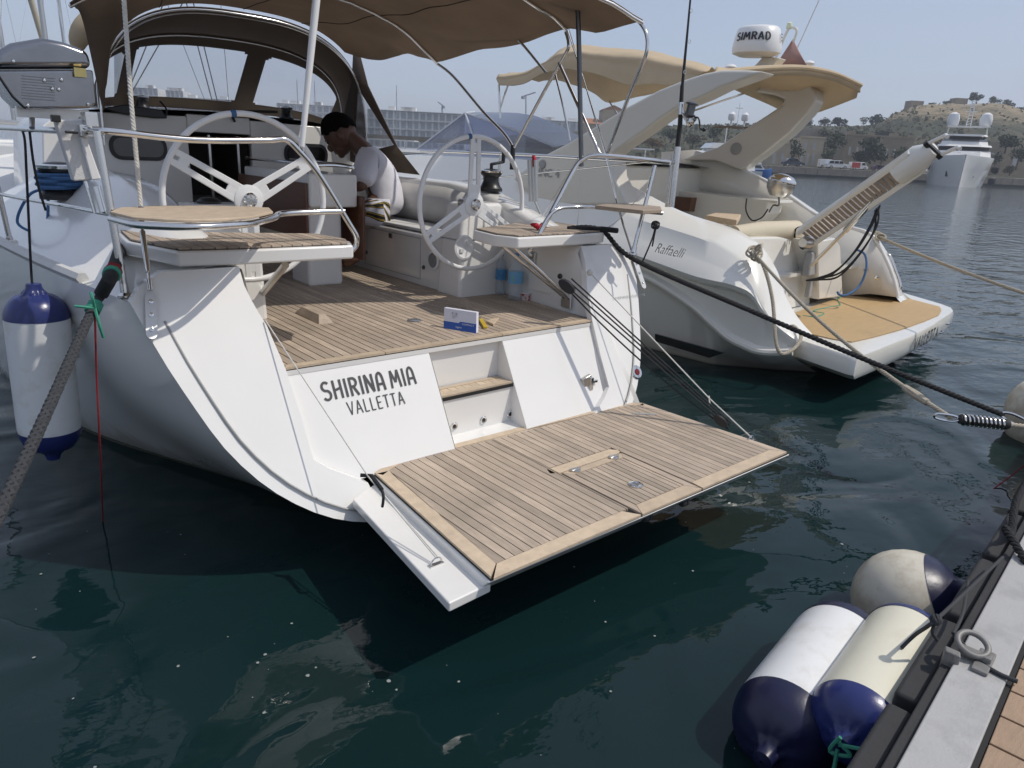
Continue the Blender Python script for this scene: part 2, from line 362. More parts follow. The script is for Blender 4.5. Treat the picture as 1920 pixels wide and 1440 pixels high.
# ------------------------------------------------------------------ pontoon
E1 = V((.9945, .1045, 0)); E2 = V((-.1045, .9945, 0)); UP = V((0, 0, 1)); PO = V((0, .247, .5))
def pon(s_, t_, z=0.): return PO + E1 * s_ + E2 * t_ + UP * z
mat('pontoon_edge', (.40, .395, .385), .62, var=.07, vscale=3, bump=.15, bscale=90, dirt=((.24, .235, .22), .48, .85, 5))
mat('pontoon_plank', (.35, .235, .15), .55, var=.15, vscale=5, stretch=(3, 14, 3), objvar=.08, bump=.3, bscale=40)
mat('concrete_dark', (.12, .12, .115), .85, var=.2)
P = thing('floating_pontoon', 'grey edged floating pontoon with brown deck boards and dark rubber bumper', 'pontoon', pon(3, -1.2, 0))
def pbox(s0, s1, t0, t1, z0, z1):
    return MB().box(pon((s0 + s1) / 2, (t0 + t1) / 2, (z0 + z1) / 2), (s1 - s0, t1 - t0, z1 - z0), (E1, E2, UP))
pbox(-9, 34, -2.6, -.03, -.62, -.05).build('float_body', 'concrete_dark', P)
pbox(-9, 34, -.152, 0, -.2, 0).build('edge_beam', 'pontoon_edge', P, bevel=.006)
pbox(-9, 34, -.168, -.153, -.15, -.012).build('edge_groove', 'caulk', P)
pbox(-9, 34, .001, .035, -.35, -.02).build('bumper_rail', 'black_rubber', P, bevel=.006)
pw = .16; a0 = 2.245
for i in range(-6, 24):
    pbox(a0 + i * pw, a0 + (i + 1) * pw - .008, -2.4, -.17, -.03, -.004).build('plank', 'pontoon_plank', P, bevel=.003, seg=1)
q = MB()
for i in list(range(-70, -6)) + list(range(24, 195)):
    q.box(pon(a0 + (i + .5) * pw - .004, -1.285, -.017), (pw - .008, 2.23, .026), (E1, E2, UP))
q.build('far_planks', 'pontoon_plank', P, kind='stuff')
s_ = 1.02
while s_ < 9:
    pbox(s_, s_ + .60, .036, .115, -.20, -.055).build('bumper_block', 'black_rubber', P, bevel=.018, seg=3); s_ += .66
# mooring ring on the edge
mat('ring_steel', (.22, .215, .205), .55, .3, var=.2, vscale=20, dirt=((.14, .09, .06), .55, .8, 30))
rg = thing('mooring_ring', 'grey steel mooring ring standing on the pontoon edge with a rope through it', 'mooring ring', pon(2.66, -.05, 0))
c = pon(2.66, -.03, .045); ax = (E1 * .55 + E2 * -.83).normalized(); a2 = V((0, 0, 1)) * .35 + (E1 * .83 + E2 * .55) * .94; a2.normalize()
MB().tube([c + (ax * math.cos(t * math.pi / 12) + a2 * math.sin(t * math.pi / 12)) * .048 for t in range(24)], .0105, 10, closed=True).build('ring', 'ring_steel', rg)
MB().box(pon(2.64, -.075, .008), (.15, .05, .014), (E1, E2, UP)).box(pon(2.64, -.045, .02), (.03, .10, .03), (E1, E2, UP)).build('base_plate', 'ring_steel', rg, bevel=.004)
MB().box(pon(2.58, .012, -.03), (.035, .05, .13), ((E1 * .8 + E2 * .2).normalized(), E2, UP)).build('bracket', 'ring_steel', rg, bevel=.006)

# ------------------------------------------------------------------ fenders
def fender(name, label, a, b, r, m_body, m_cap, cap=.16, group=None, neck=.055, taper=1.0, pleat=True):
    a = V(a); b = V(b); L = (b - a).length; ax = (b - a).normalized(); t = thing(name, label, 'fender', (a + b) / 2, group)
    n = 48; u = ax.orthogonal().normalized(); w_ = ax.cross(u)
    def sweep(prof):
        rows = []
        for rr, h, pl in prof:
            rows.append([a + ax * h + (u * math.cos(6.28318 * j / n) + w_ * math.sin(6.28318 * j / n)) * max(.001, rr * (1 + pl * (.5 * math.cos(6.28318 * j * 9 / n) + .35 * math.cos(6.28318 * j * 5 / n + 1)))) for j in range(n)])
        return rows
    d = cap * 1.0
    body = [(r * .985, d - .004, 0), (r * .995, d + .01, 0), (r, d + .03, 0), (r, L * .5, 0), (r, L - d - .03, 0), (r * .995, L - d - .01, 0), (r * .985, L - d + .004, 0)]
    MB().grid(sweep(body), True).build('body', m_body, t, smooth=60)
    pk = .16 if pleat else 0.
    for s_ in (0, 1):
        pr = []
        for k in range(9):
            f = k / 8; ang = f * math.pi / 2
            pr.append((max(neck, r * (1.0 * math.cos(ang * .93) ** .8)), d - d * (math.sin(ang) ** 1.1) * .92, pk * max(0, f - .45) / .55))
        pr[0] = (r * 1.004, d + .002, 0)
        pr += [(neck * .8, -d * .02, pk * .8), (neck * .7, -d * .10, 0), (neck * .62, -d * .26, 0), (.004, -d * .30, 0)]
        pr = [(rr, h if s_ == 0 else L - h, p) for rr, h, p in pr]
        MB().grid(sweep(pr), True).build('end_cap', m_cap, t, smooth=55)
    return t
def lay(s_, t_, z): return pon(s_, t_, z - .5)
CFA, CFB = PZ(1583, 1392, .25), PZ(1712, 1178, .27)
fender('fender', 'cream cylinder fender with blue pleated end lying against the pontoon bumper', CFA, CFB, .160, 'fender_cream', 'fender_blue', .12)
fender('fender', 'bright white cylinder fender with dark navy ends, outermost beside the pontoon', PZ(1438, 1412, .10), PZ(1598, 1178, .13), .197, 'fender_white', 'fender_navy', .17)
rb = thing('fender', 'weathered yellowed ball fender with navy neck floating beyond the two cylinders', 'fender', PZ(1702, 1130, .12)); rbc = PZ(1700, 1128, .12); rax = (CR * .80 + UP * .30 - CF * .5).normalized()
prof = [(.002, -.25)] + [(.25 * math.sin(math.pi * k / 16), -.25 * math.cos(math.pi * k / 16)) for k in range(1, 12)]
MB().lathe(prof, rbc, rax, 40).build('body', 'fender_dirty', rb, smooth=60)
pc = [(.25 * math.sin(math.pi * k / 16) * 1.012, -.25 * math.cos(math.pi * k / 16) * 1.012) for k in range(11, 15)] + [(.075, .258), (.06, .29), (.055, .34), (.02, .35)]
MB().lathe(pc, rbc, rax, 40).build('end_cap', 'fender_navy', rb, smooth=60)
fender('fender', 'round white mooring buoy fender cut by the right frame edge', PZ(1948, 850, -.12), PZ(1948, 850, -.12) + V((.05, .05, .66)), .31, 'fender_dirty', 'fender_dirty', .29)
# ------------------------------------------------------------------ sailing yacht
XC = 2.52
SY = thing('sailing_yacht', 'white sailing yacht with lowered teak stern platform and twin steering wheels', 'sailboat', (XC, 3.2, 0))
def hull_mat(name, base, stripe, zlo, zhi):
    m = mat(name, base, .2, var=.02, vscale=1.5, coat=.6, dirt=((base[0] * .82, base[1] * .81, base[2] * .78), .62, .95, 1.1)); N = m.node_tree.nodes; L = m.node_tree.links; b = N['Principled BSDF']
    src = b.inputs['Base Color'].links[0].from_socket
    tc = N.new('ShaderNodeTexCoord'); sx = N.new('ShaderNodeSeparateXYZ'); L.new(tc.outputs['Object'], sx.inputs[0])
    mr = N.new('ShaderNodeMapRange'); mr.inputs[1].default_value = zlo; mr.inputs[2].default_value = zhi; L.new(sx.outputs['Z'], mr.inputs[0])
    mm = N.new('ShaderNodeMix'); mm.data_type = 'RGBA'; mm.inputs[6].default_value = (*stripe, 1); L.new(mr.outputs[0], mm.inputs[0]); L.new(src, mm.inputs[7]); L.new(mm.outputs[2], b.inputs['Base Color'])
    nz = N.new('ShaderNodeTexNoise'); nz.inputs['Scale'].default_value = 3.5; nz.inputs['Detail'].default_value = 6; mp = N.new('ShaderNodeMapping'); mp.inputs['Scale'].default_value = (1, 1, .35); L.new(tc.outputs['Object'], mp.inputs[0]); L.new(mp.outputs[0], nz.inputs['Vector'])
    ad = N.new('ShaderNodeMath'); ad.operation = 'MULTIPLY_ADD'; L.new(nz.outputs['Fac'], ad.inputs[0]); ad.inputs[1].default_value = -.55; L.new(sx.outputs['Z'], ad.inputs[2])
    m3 = N.new('ShaderNodeMapRange'); m3.inputs[1].default_value = -.22; m3.inputs[2].default_value = -.06; m3.inputs[3].default_value = .55; m3.inputs[4].default_value = 0; L.new(ad.outputs[0], m3.inputs[0])
    m4 = N.new('ShaderNodeMix'); m4.data_type = 'RGBA'; L.new(m3.outputs[0], m4.inputs[0]); L.new(mm.outputs[2], m4.inputs[6]); m4.inputs[7].default_value = (.34, .31, .22, 1); L.new(m4.outputs[2], b.inputs['Base Color'])
    return m
hull_mat('hull_paint', (.79, .775, .74), (.035, .045, .045), .045, .055)
NR = 24
def section(ws, zs, zk, n, y):
    out = []
    for i in range(NR + 1):
        th = math.pi / 2 * (i / NR); out.append((ws * max(0, math.cos(th)) ** (2 / n), zs - (zs - zk) * math.sin(th) ** 1.15, y))
    return out
tr = cr([(1.75, 1.37, 0), (1.69, 1.18, 0), (1.62, .99, 0), (1.48, .69, 0), (1.27, .45, 0), (.97, .28, 0), (.5, .19, 0), (0, .16, 0)], 8)
cum = [0]
for a, b in zip(tr, tr[1:]): cum.append(cum[-1] + (b - a).length)
def along(pts, cum, f):
    d = f * cum[-1]
    for i in range(len(pts) - 1):
        if cum[i + 1] >= d: return pts[i].lerp(pts[i + 1], (d - cum[i]) / max(1e-9, cum[i + 1] - cum[i]))
    return pts[-1]
TRN = [along(tr, cum, i / NR) for i in range(NR + 1)]
secs = [[(p.x, p.y, 2.77 + .55 * p.y) for p in TRN]]
st = [(4.2, 1.87, 1.385, -.33, 2.0), (4.9, 1.96, 1.39, -.45, 2.6), (5.8, 2.05, 1.40, -.62, 4.0), (7.1, 2.14, 1.42, -.75, 6.5), (9, 2.15, 1.46, -.75, 6.), (11, 1.95, 1.52, -.6, 3.2), (13, 1.42, 1.60, -.45, 2.5), (14.6, .66, 1.67, -.1, 2.1), (15.6, .04, 1.72, .5, 2)]
for y, ws, zs, zk, n in st: secs.append(section(ws, zs, zk, n, y))
# interpolate along the length
rows = []
for j in range(NR + 1):
    rows.append(cr([V((s_[j][0], s_[j][2], s_[j][1])) for s_ in secs], 5))
nst = len(rows[0]); g = []
for k in range(nst):
    port = [V((XC - rows[j][k].x, rows[j][k].y, rows[j][k].z)) for j in range(NR + 1)]
    stb = [V((XC + rows[j][k].x, rows[j][k].y, rows[j][k].z)) for j in range(NR - 1, -1, -1)]
    g.append(port + stb)
hull = MB().grid(g).build('hull', 'hull_paint', SY, smooth=50, fix=False)
hull.data.flip_normals()
def sheer(y):                                          # half beam and height of the sheer at y
    k = min(range(nst), key=lambda k: abs(rows[0][k].y - y)); a = rows[0][max(0, k - 1)]; b = rows[0][min(nst - 1, k + 1)]
    t = (y - a.y) / (b.y - a.y); p = a.lerp(b, t); return p.x, p.z
# ---- transom: two quarter wings, name panel with recessed steps
def yW(z): return 2.765 + .55 * z
def yN(z): return 2.80 + .55 * z
wing_in = [(448, 500), (458, 535), (470, 560), (486, 588), (500, 610), (535, 690), (565, 780), (588, 862), (620, 880), (690, 905)]
win = [PT(x, y, 2.765) for x, y in wing_in]
q = [V((XC - p.x, 2.765 + .55 * p.y, p.y)) for p in TRN[:17]]
top = [V((.93, yW(1.49), 1.49)), V((.83, yW(1.44), 1.44))]
wp = MB(); poly = q + list(reversed(win)) + top
poly = [p.copy() for p in poly]
wp.prism(poly, (0, .05, 0)).build('stern_quarter', 'gelcoat', SY, smooth=30)
MB().prism([V((2 * XC - p.x, p.y, p.z)) for p in poly], (0, .05, 0)).build('stern_quarter', 'gelcoat', SY, smooth=30)
# rounded bead and grey seal following the edge of each quarter
for sg in (1, -1):
    ln = [V((XC - sg * (p.x - .085 + .04 * (1 - p.y)), yW(p.y + .015) - .004, p.y + .015 + .03 * (1 - p.y))) for p in TRN[1:19]]
    MB().tube(ln, .0065, 6).build('edge_seal', 'grey_plastic', SY)
ZF = 1.0
NL, NRt = 1.41, 3.64; KL, KR = 2.275, 2.83
def NP(x, z): return V((x, yN(z), z))
nm = MB()
nm.prism([NP(1.33, .985), NP(KL, .985), NP(KL, .44), NP(1.38, .44)], (0, .05, 0))
nm.build('name_panel', 'gelcoat', SY, bevel=.003); nm = MB()
nm.prism([NP(KR, .985), NP(3.70, .985), NP(3.66, .44), NP(KR, .44)], (0, .05, 0))
nm.build('name_panel', 'gelcoat', SY, bevel=.003)
zs1 = .725; y1 = yN(zs1)
nc = MB()
nc.poly([(KL, 3.365, .985), (KR, 3.365, .985), (KR, 3.365, zs1), (KL, 3.365, zs1)])                       # upper back wall
nc.poly([(KL, y1 + .012, zs1), (KR, y1 + .012, zs1), (KR, y1 + .012, .47), (KL, y1 + .012, .47)])           # lower back wall
nc.poly([(KL, y1 + .012, .47), (KR, y1 + .012, .47), (KR, 3.0, .45), (KL, 3.0, .45)])                       # foot well floor
for x in (KL + .004, KR - .004):
    nc.poly([(x, 3.365, .985), NP(x, .985), NP(x, zs1), (x, 3.365, zs1)]); nc.poly([(x, y1 + .012, zs1), NP(x, zs1), NP(x, .45), (x, y1 + .012, .45)])
nc.build('step_recess', 'gelcoat', SY, smooth=0, fix=False)
stp = MB().box(((KL + KR) / 2, (y1 + 3.365) / 2, zs1 - .012), (KR - KL, 3.365 - y1 - .004, .02)).build('boarding_step', 'caulk', SY, smooth=0)
dx = KR - KL - .02
MB().box(((KL + KR) / 2, y1 + .036, zs1 + .002), (dx, .055, .014)).build('plank', 'teak_margin', stp)
MB().box(((KL + KR) / 2, 3.365 - .03, zs1 + .002), (dx, .035, .014)).build('plank', 'teak_margin', stp)
for i in range(10): MB().box((KL + .012 + (i + .5) * dx / 10, (y1 + .066 + 3.315) / 2, zs1 + .001), (dx / 10 - .004, 3.315 - y1 - .068, .013)).build('plank', 'teak_margin', stp)
for px, py in ((851, 799), (906, 787), (956, 776)):
    p = PY(px, py, y1 + .012)
    o = MB().lathe([(.014, 0), (.024, 0), (.026, .004), (.022, .009), (.014, .006)], p, (0, -1, 0), 18).build('drain_fitting', 'steel', SY)
    MB().lathe([(.0125, .004), (.0125, .0075)], p, (0, -1, 0), 14).build('drain_hole', 'black_plastic', o)
# starboard wing: inner cheek (faces port) joining wing and panel
ch = MB()
c1 = [NP(3.64, .985), NP(3.60, .75), NP(3.57, .45)]; c2 = [V((3.78, yW(.985) - .0, .985)), V((3.83, yW(.70), .70)), V((3.87, yW(.44), .44))]
ch.grid([c1, c2]); ch.build('inner_cheek', 'gelcoat', SY, solid=.01); 
lt = PT(1193, 698, 2.765); ax = V((0, -1, .55)).normalized()
o = MB().lathe([(.0, .0), (.05, 0), (.052, .006), (.044, .012), (.028, .010)], lt, ax, 24).build('stern_light', 'steel', SY); MB().lathe([(.026, .008), (.022, .014), (.006, .016)], lt, ax, 18).build('lens', mat('red_lens', (.16, .01, .01), .2), o)
lt = PT(1100, 716, 2.80)
o = MB().box(lt, (.085, .03, .085), (V((.95, 0, .3)).normalized(), V((0, 1, 0)), V((-.3, 0, .95)).normalized())).build('shower_box', 'steel_brushed', SY, bevel=.006)
MB().box(lt + V((.02, -.02, -.01)), (.03, .03, .09)).box(lt + V((.05, -.02, 0)), (.06, .02, .02)).build('lever', 'steel', o, bevel=.004)
# ---- lettering on the name panel
def on_panel(px, py): return PT(px, py, 2.80)
a = on_panel(608, 753); b = on_panel(783, 726); h = on_panel(606, 728) - a
n_up = V((0, .55, 1)).normalized(); h = n_up * .102
_w = [sum(GLYPH[c][0] + .19 for c in w_) - .19 for w_ in ('SHIRINA', 'MIA')]; _t = sum(_w) + .45; _u = V(((b - a).x, 0, 0))
lettering('SHIRINA', 'yacht_name', 'letter', SY, a, _u * (_w[0] / _t), h, stroke=.13, depth=.003, gap=.19); lettering('MIA', 'yacht_name', 'letter', SY, a + _u * ((_w[0] + .45) / _t), _u * (_w[1] / _t), h, stroke=.13, depth=.003, gap=.19)
a = on_panel(655, 779); b = on_panel(761, 761)
lettering('VaLLETTa', 'port_name', 'letter', SY, a, V(((b - a).x, 0, 0)), n_up * .072, stroke=.085, depth=.003, gap=.18)
a = PT(1150, 562, 2.765); b = PT(1208, 556, 2.765)
text('IMPRESSION', 'model_lettering', 'letter_grey', SY, a + V((0, -.004, 0)), V(((b - a).x, 0, 0)), n_up * .018, bold=-.01, depth=.004)
# ---- planking helper: strips along Y clipped to a convex polygon
def planks(poly, x0, x1, pitch, z, m, parent, th=.012, gap=.006, n='plank'):
    x = x0
    while x < x1 - .01:
        pl = clip(clip(poly, (1, 0), min(x1, x + pitch) - gap / 2), (-1, 0), -(x + gap / 2))
        if len(pl) >= 3:
            a = abs(sum(pl[i][0] * pl[(i + 1) % len(pl)][1] - pl[(i + 1) % len(pl)][0] * pl[i][1] for i in range(len(pl)))) / 2
            if a > .0006: MB().prism([(p[0], p[1], z) for p in pl], (0, 0, th)).build(n, m, parent, smooth=0)
        x += pitch
# ---- lowered stern platform
ZP = .45
SP = MB()
edge = [(700, 893), (722, 876), (745, 865), (790, 852), (1000, 797), (1150, 762), (1180, 757), (1206, 757), (1482, 852), (918, 1093)]
pe = [PZ(x, y, ZP - .006) for x, y in edge]
low = [p + V((0, .10 if i in (8, 9) else 0, -.105)) for i, p in enumerate(pe)]
n = len(pe); SP.add(pe + low, [tuple(range(n)), tuple(reversed(range(n, 2 * n)))] + [(i, (i + 1) % n, n + (i + 1) % n, n + i) for i in range(n)])
fl = [PZ(661, 936, .40), PZ(722, 893, .40), PZ(921, 1093, .40), PZ(842, 1131, .40)]
SP.prism([p + V((0, 0, -.045)) for p in fl], (0, 0, .045))
plat = SP.build('swim_platform', 'gelcoat', SY, bevel=.008, seg=3)
# seam base
tk = [PZ(x, y, ZP) for x, y in [(702, 891), (724, 875), (746, 864), (790, 852.5), (1000, 797.5), (1150, 762.5), (1180, 758), (1204, 758.5), (1477, 851), (920, 1088)]]
MB().prism([p + V((0, 0, -.004)) for p in tk], (0, 0, .005)).build('seam_bed', 'caulk', plat, smooth=0)
def inset_line(a, b, d):                                # half plane kept on the left of a->b, moved in by d
    t = (b - a); nrm = V((t.y, -t.x, 0)).normalized(); return (nrm.x, nrm.y), nrm.dot(a) - d
AFT0, AFT1 = PZ(918, 1090, ZP), PZ(1480, 852, ZP)
yA = (AFT0.y + AFT1.y) / 2; yH = (tk[4].y + tk[5].y) / 2; mar = .085
xl0, xl1 = tk[9].x, tk[0].x; xr0, xr1 = tk[8].x, tk[7].x     # aft / hinge ends of the side edges
# local layout in metres
hx0, hx1 = PZ(1195, 965, ZP).x, PZ(1307, 915, ZP).x; hy1 = PZ(1105, 873, ZP).y
q0, q1 = (xl0, yA), (xl1, tk[0].y)
inner = [(p.x, p.y) for p in tk]
inner = clip(inner, (0, -1), -(yA + mar)); 
for a, b in ((tk[0], tk[1]), (tk[1], tk[2]), (tk[2], tk[3]), (tk[3], tk[5]), (tk[5], tk[6]), (tk[6], tk[7])):
    nn, d = inset_line(b, a, .055); inner = clip(inner, (nn[0], nn[1]), d) if (nn[0] * 2.6 + nn[1] * 2.4 - d) < 0 else clip(inner, (-nn[0], -nn[1]), -(d + .11))
for a, b, w_ in ((tk[0], tk[9], .075), (tk[7], tk[8], .05)):
    nn, d = inset_line(b, a, w_)
    inner = clip(inner, nn, d) if (nn[0] * 2.6 + nn[1] * 2.4 - d) < 0 else clip(inner, (-nn[0], -nn[1]), -(d + 2 * w_))
# margins: aft (three pieces), sides, forward
zt = ZP + .001
def piece(pts, m='teak_margin', par=None, z=None): return MB().prism([(p[0], p[1], (z or zt)) for p in pts], (0, 0, .012)).build('margin_plank', m, par or plat, smooth=0)
gp = .0025
ixl = xl0 + .075 - .0; ixr = xr0 - .06
piece([(xl0 + .006, yA + .004), (hx0 - gp - .002, yA + .004), (hx0 - .055, yA + mar - gp), (ixl + .012, yA + mar - gp)])
piece([(hx1 + gp + .002, yA + .004), (xr0 - .006, yA + .004), (ixr, yA + mar - gp), (hx1 + .012, yA + mar - gp)])
fwd = [(p.x, p.y) for p in tk[0:8]]
il = [p for p in inner if p[1] > yH - .30]; il.sort(key=lambda p: p[0])
il[0:0] = []
fw_in = sorted(il, key=lambda p: p[0])
fo = [(p.x, p.y) for p in tk[0:8]]
for i in range(len(fo) - 1):                             # forward margin follows the rounded hinge corners
    a, b = fo[i], fo[i + 1]
    def off(pt, j):
        t0 = V((fo[j][0] - fo[max(0, j - 1)][0], fo[j][1] - fo[max(0, j - 1)][1], 0)) if j > 0 else V((0, 0, 0)); t1 = V((fo[min(j + 1, 7)][0] - fo[j][0], fo[min(j + 1, 7)][1] - fo[j][1], 0))
        t = (t0.normalized() + t1.normalized()).normalized(); return (pt[0] + t.y * .052, pt[1] - t.x * .052)
    piece([a, b, off(b, i + 1), off(a, i)])
piece([(tk[9].x + .004, tk[9].y + .006), (ixl + .008, yA + mar), (tk[0].x + .078, tk[0].y - .02), (tk[0].x + .004, tk[0].y - .012)])
piece([(tk[8].x - .004, tk[8].y + .006), (ixr + .004, yA + mar), (tk[7].x - .05, tk[7].y - .02), (tk[7].x - .003, tk[7].y - .006)], 'teak')
pw = .052
planks(inner, inner and min(p[0] for p in inner), hx0 - .004, pw, zt, 'teak', plat)
planks(clip(inner, (0, -1), -(hy1 + .085)), hx0 - .004, hx1 + .004, pw, zt, 'teak', plat)
planks(inner, hx1 + .004, max(p[0] for p in inner), pw, zt, 'teak', plat)
# ladder hatch
piece([(hx0 - .05, hy1 + .03), (hx0 - .03, hy1 + .078), (hx1 - .03, hy1 + .078), (hx1 + .02, hy1 + .03), (hx1 - .02, hy1 + .006), (hx0 + .0, hy1 + .006)])
piece([(hx0 + .008, hy1 - .002), (hx1 - .008, hy1 - .002), (hx1 - .05, hy1 - .05), (hx0 + .05, hy1 - .05)])
piece([(hx0 + .008, yA + .004), (hx1 - .008, yA + .004), (hx1 - .055, yA + mar), (hx0 + .055, yA + mar)])
piece([(hx0 + .008, yA + .012), (hx0 + .052, yA + mar), (hx0 + .052, hy1 - .052), (hx0 + .008, hy1 - .006)], 'teak')
piece([(hx1 - .008, yA + .012), (hx1 - .052, yA + mar), (hx1 - .052, hy1 - .052), (hx1 - .008, hy1 - .006)], 'teak')
planks([(hx0 + .057, yA + mar + .004), (hx1 - .057, yA + mar + .004), (hx1 - .057, hy1 - .055), (hx0 + .057, hy1 - .055)], hx0 + .057, hx1 - .057, .04, zt, 'teak', plat)
for px, py in ((1079, 881), (1151, 857)):
    p = PZ(px, py, zt + .014); MB().lathe([(.030, 0), (.030, .003), (.022, .006), (.002, .007)], p, (0, 0, 1), 18).box(p + V((0, 0, .006)), (.075, .012, .008)).build('hinge', 'steel_brushed', plat)
p = PZ(1192, 909, zt + .014); MB().lathe([(.0, 0), (.040, 0), (.040, .004), (.030, .006), (.026, .003), (.002, .003)], p, (0, 0, 1), 24).box(p + V((0, 0, .006)), (.012, .04, .006)).build('hatch_pull', 'steel', plat)
p = PZ(1208, 776, zt + .014); MB().box(p, (.16, .022, .004), (V((.75, -.66, 0)), V((.66, .75, 0)), UP)).build('builder_plate', 'grey_plastic', plat)
for px, py in ((1211, 968), (1281, 940)):
    p = PZ(px, py, ZP - .06); MB().lathe([(.018, -.03), (.024, -.02), (.024, -.004), (.014, 0), (.024, .004), (.024, .02), (.018, .03)], p + V((0, -.005, 0)), (1, 0, 0), 14).build('ladder_roller', 'black_rubber', plat)
# D rings with shackles on the platform edge
def dring(p, par, s_=1.):
    c = V(p); MB().tube([c + V((math.cos(t) * .028 * s_, math.sin(t) * .0, .028 * s_ * math.sin(t) + .004)) for t in [math.pi * i / 10 for i in range(11)]], .0035 * s_, 8).box(c, (.07 * s_, .02, .006)).build('pad_eye', 'steel', par)
DRG = PZ(818, 1058, .403); dring(DRG, plat)
DRG2 = PZ(1408, 826, .455); dring(DRG2, plat)
# ---- cockpit sole
XL, XR = 1.38, 3.74; BL, BR = XC - .79, XC + .78; YB = 4.5; yF = yN(ZF) - .02
MB().prism([(1.30, yF + .0, ZF - .03), (3.72, yF, ZF - .03), (3.80, YB + .2, ZF - .03), (BR + .05, YB + .2, ZF - .03), (BR + .05, 7.1, ZF - .03), (BL - .05, 7.1, ZF - .03), (BL - .05, YB + .2, ZF - .03), (1.25, YB + .2, ZF - .03)], (0, 0, .025)).build('sole_base', 'gelcoat', SY, smooth=0)
cs = MB().prism([(1.38, yF + .004, ZF - .0045), (3.66, yF + .004, ZF - .0045), (3.78, YB + .18, ZF - .0045), (BR + .04, YB + .18, ZF - .0045), (BR + .04, 7.05, ZF - .0045), (BL - .04, 7.05, ZF - .0045), (BL - .04, YB + .18, ZF - .0045), (1.27, YB + .18, ZF - .0045)], (0, 0, .005)).build('cockpit_sole', 'caulk', SY, smooth=0)
aftp = [(1.40, yF + .058), (3.65, yF + .058), (3.77, YB + .17), (1.28, YB + .17)]
full = [(BL - .03, yF + .058), (BR + .03, yF + .058), (BR + .03, 7.03), (BL - .03, 7.03)]
zc = ZF + .001
for x0, x1, xm in ((1.40, 1.98, 1.69), (1.985, 2.83, 2.4), (2.835, 3.65, 3.2)):
    MB().prism([(x0, yF + .002, zc), (x1, yF + .002, zc), (x1 + .0, yF + .054, zc), (x0 + (.03 if x0 < 1.5 else 0), yF + .054, zc)], (0, 0, .012)).build('margin_plank', 'teak_margin', cs, smooth=0)
pit = .0525
planks(aftp, BL - .03 - 9 * pit, BL - .03, pit, zc, 'teak', cs, gap=.0075)
planks(full, BL - .03, BR + .03, pit, zc, 'teak', cs, gap=.0075)
planks(aftp, BR + .03, BR + .03 + 9 * pit, pit, zc, 'teak', cs, gap=.0075)
p = PZ(777, 601, zc + .013); MB().lathe([(.0, 0), (.048, 0), (.048, .003), (.040, .006), (.002, .007)], p, (0, 0, 1), 24).build('emergency_tiller_cap', 'steel_brushed', cs)
for pts in ([(555, 582), (580, 580), (622, 604), (600, 611)],):
    pass
def chock(a, b, w_, h_):                                # foot brace wedge lying along a->b
    a = V(a); b = V(b); d = (b - a).normalized(); s_ = V((d.y, -d.x, 0)) * w_
    A = [a - s_ * .5, a + s_ * .5, a + s_ * .22 + UP * h_ + d * .06, a - s_ * .22 + UP * h_ + d * .06]; B = [b - s_ * .5, b + s_ * .5, b + s_ * .22 + UP * h_ - d * .06, b - s_ * .22 + UP * h_ - d * .06]
    MB().grid([A, B], True).poly(list(reversed(A))).poly(B).build('foot_brace', 'teak', SY, bevel=.004)
chock(PZ(566, 585, zc + .012), PZ(612, 607, zc + .012), .10, .05)
chock(PZ(842, 568, zc + .012), PZ(884, 578, zc + .012), .10, .05)
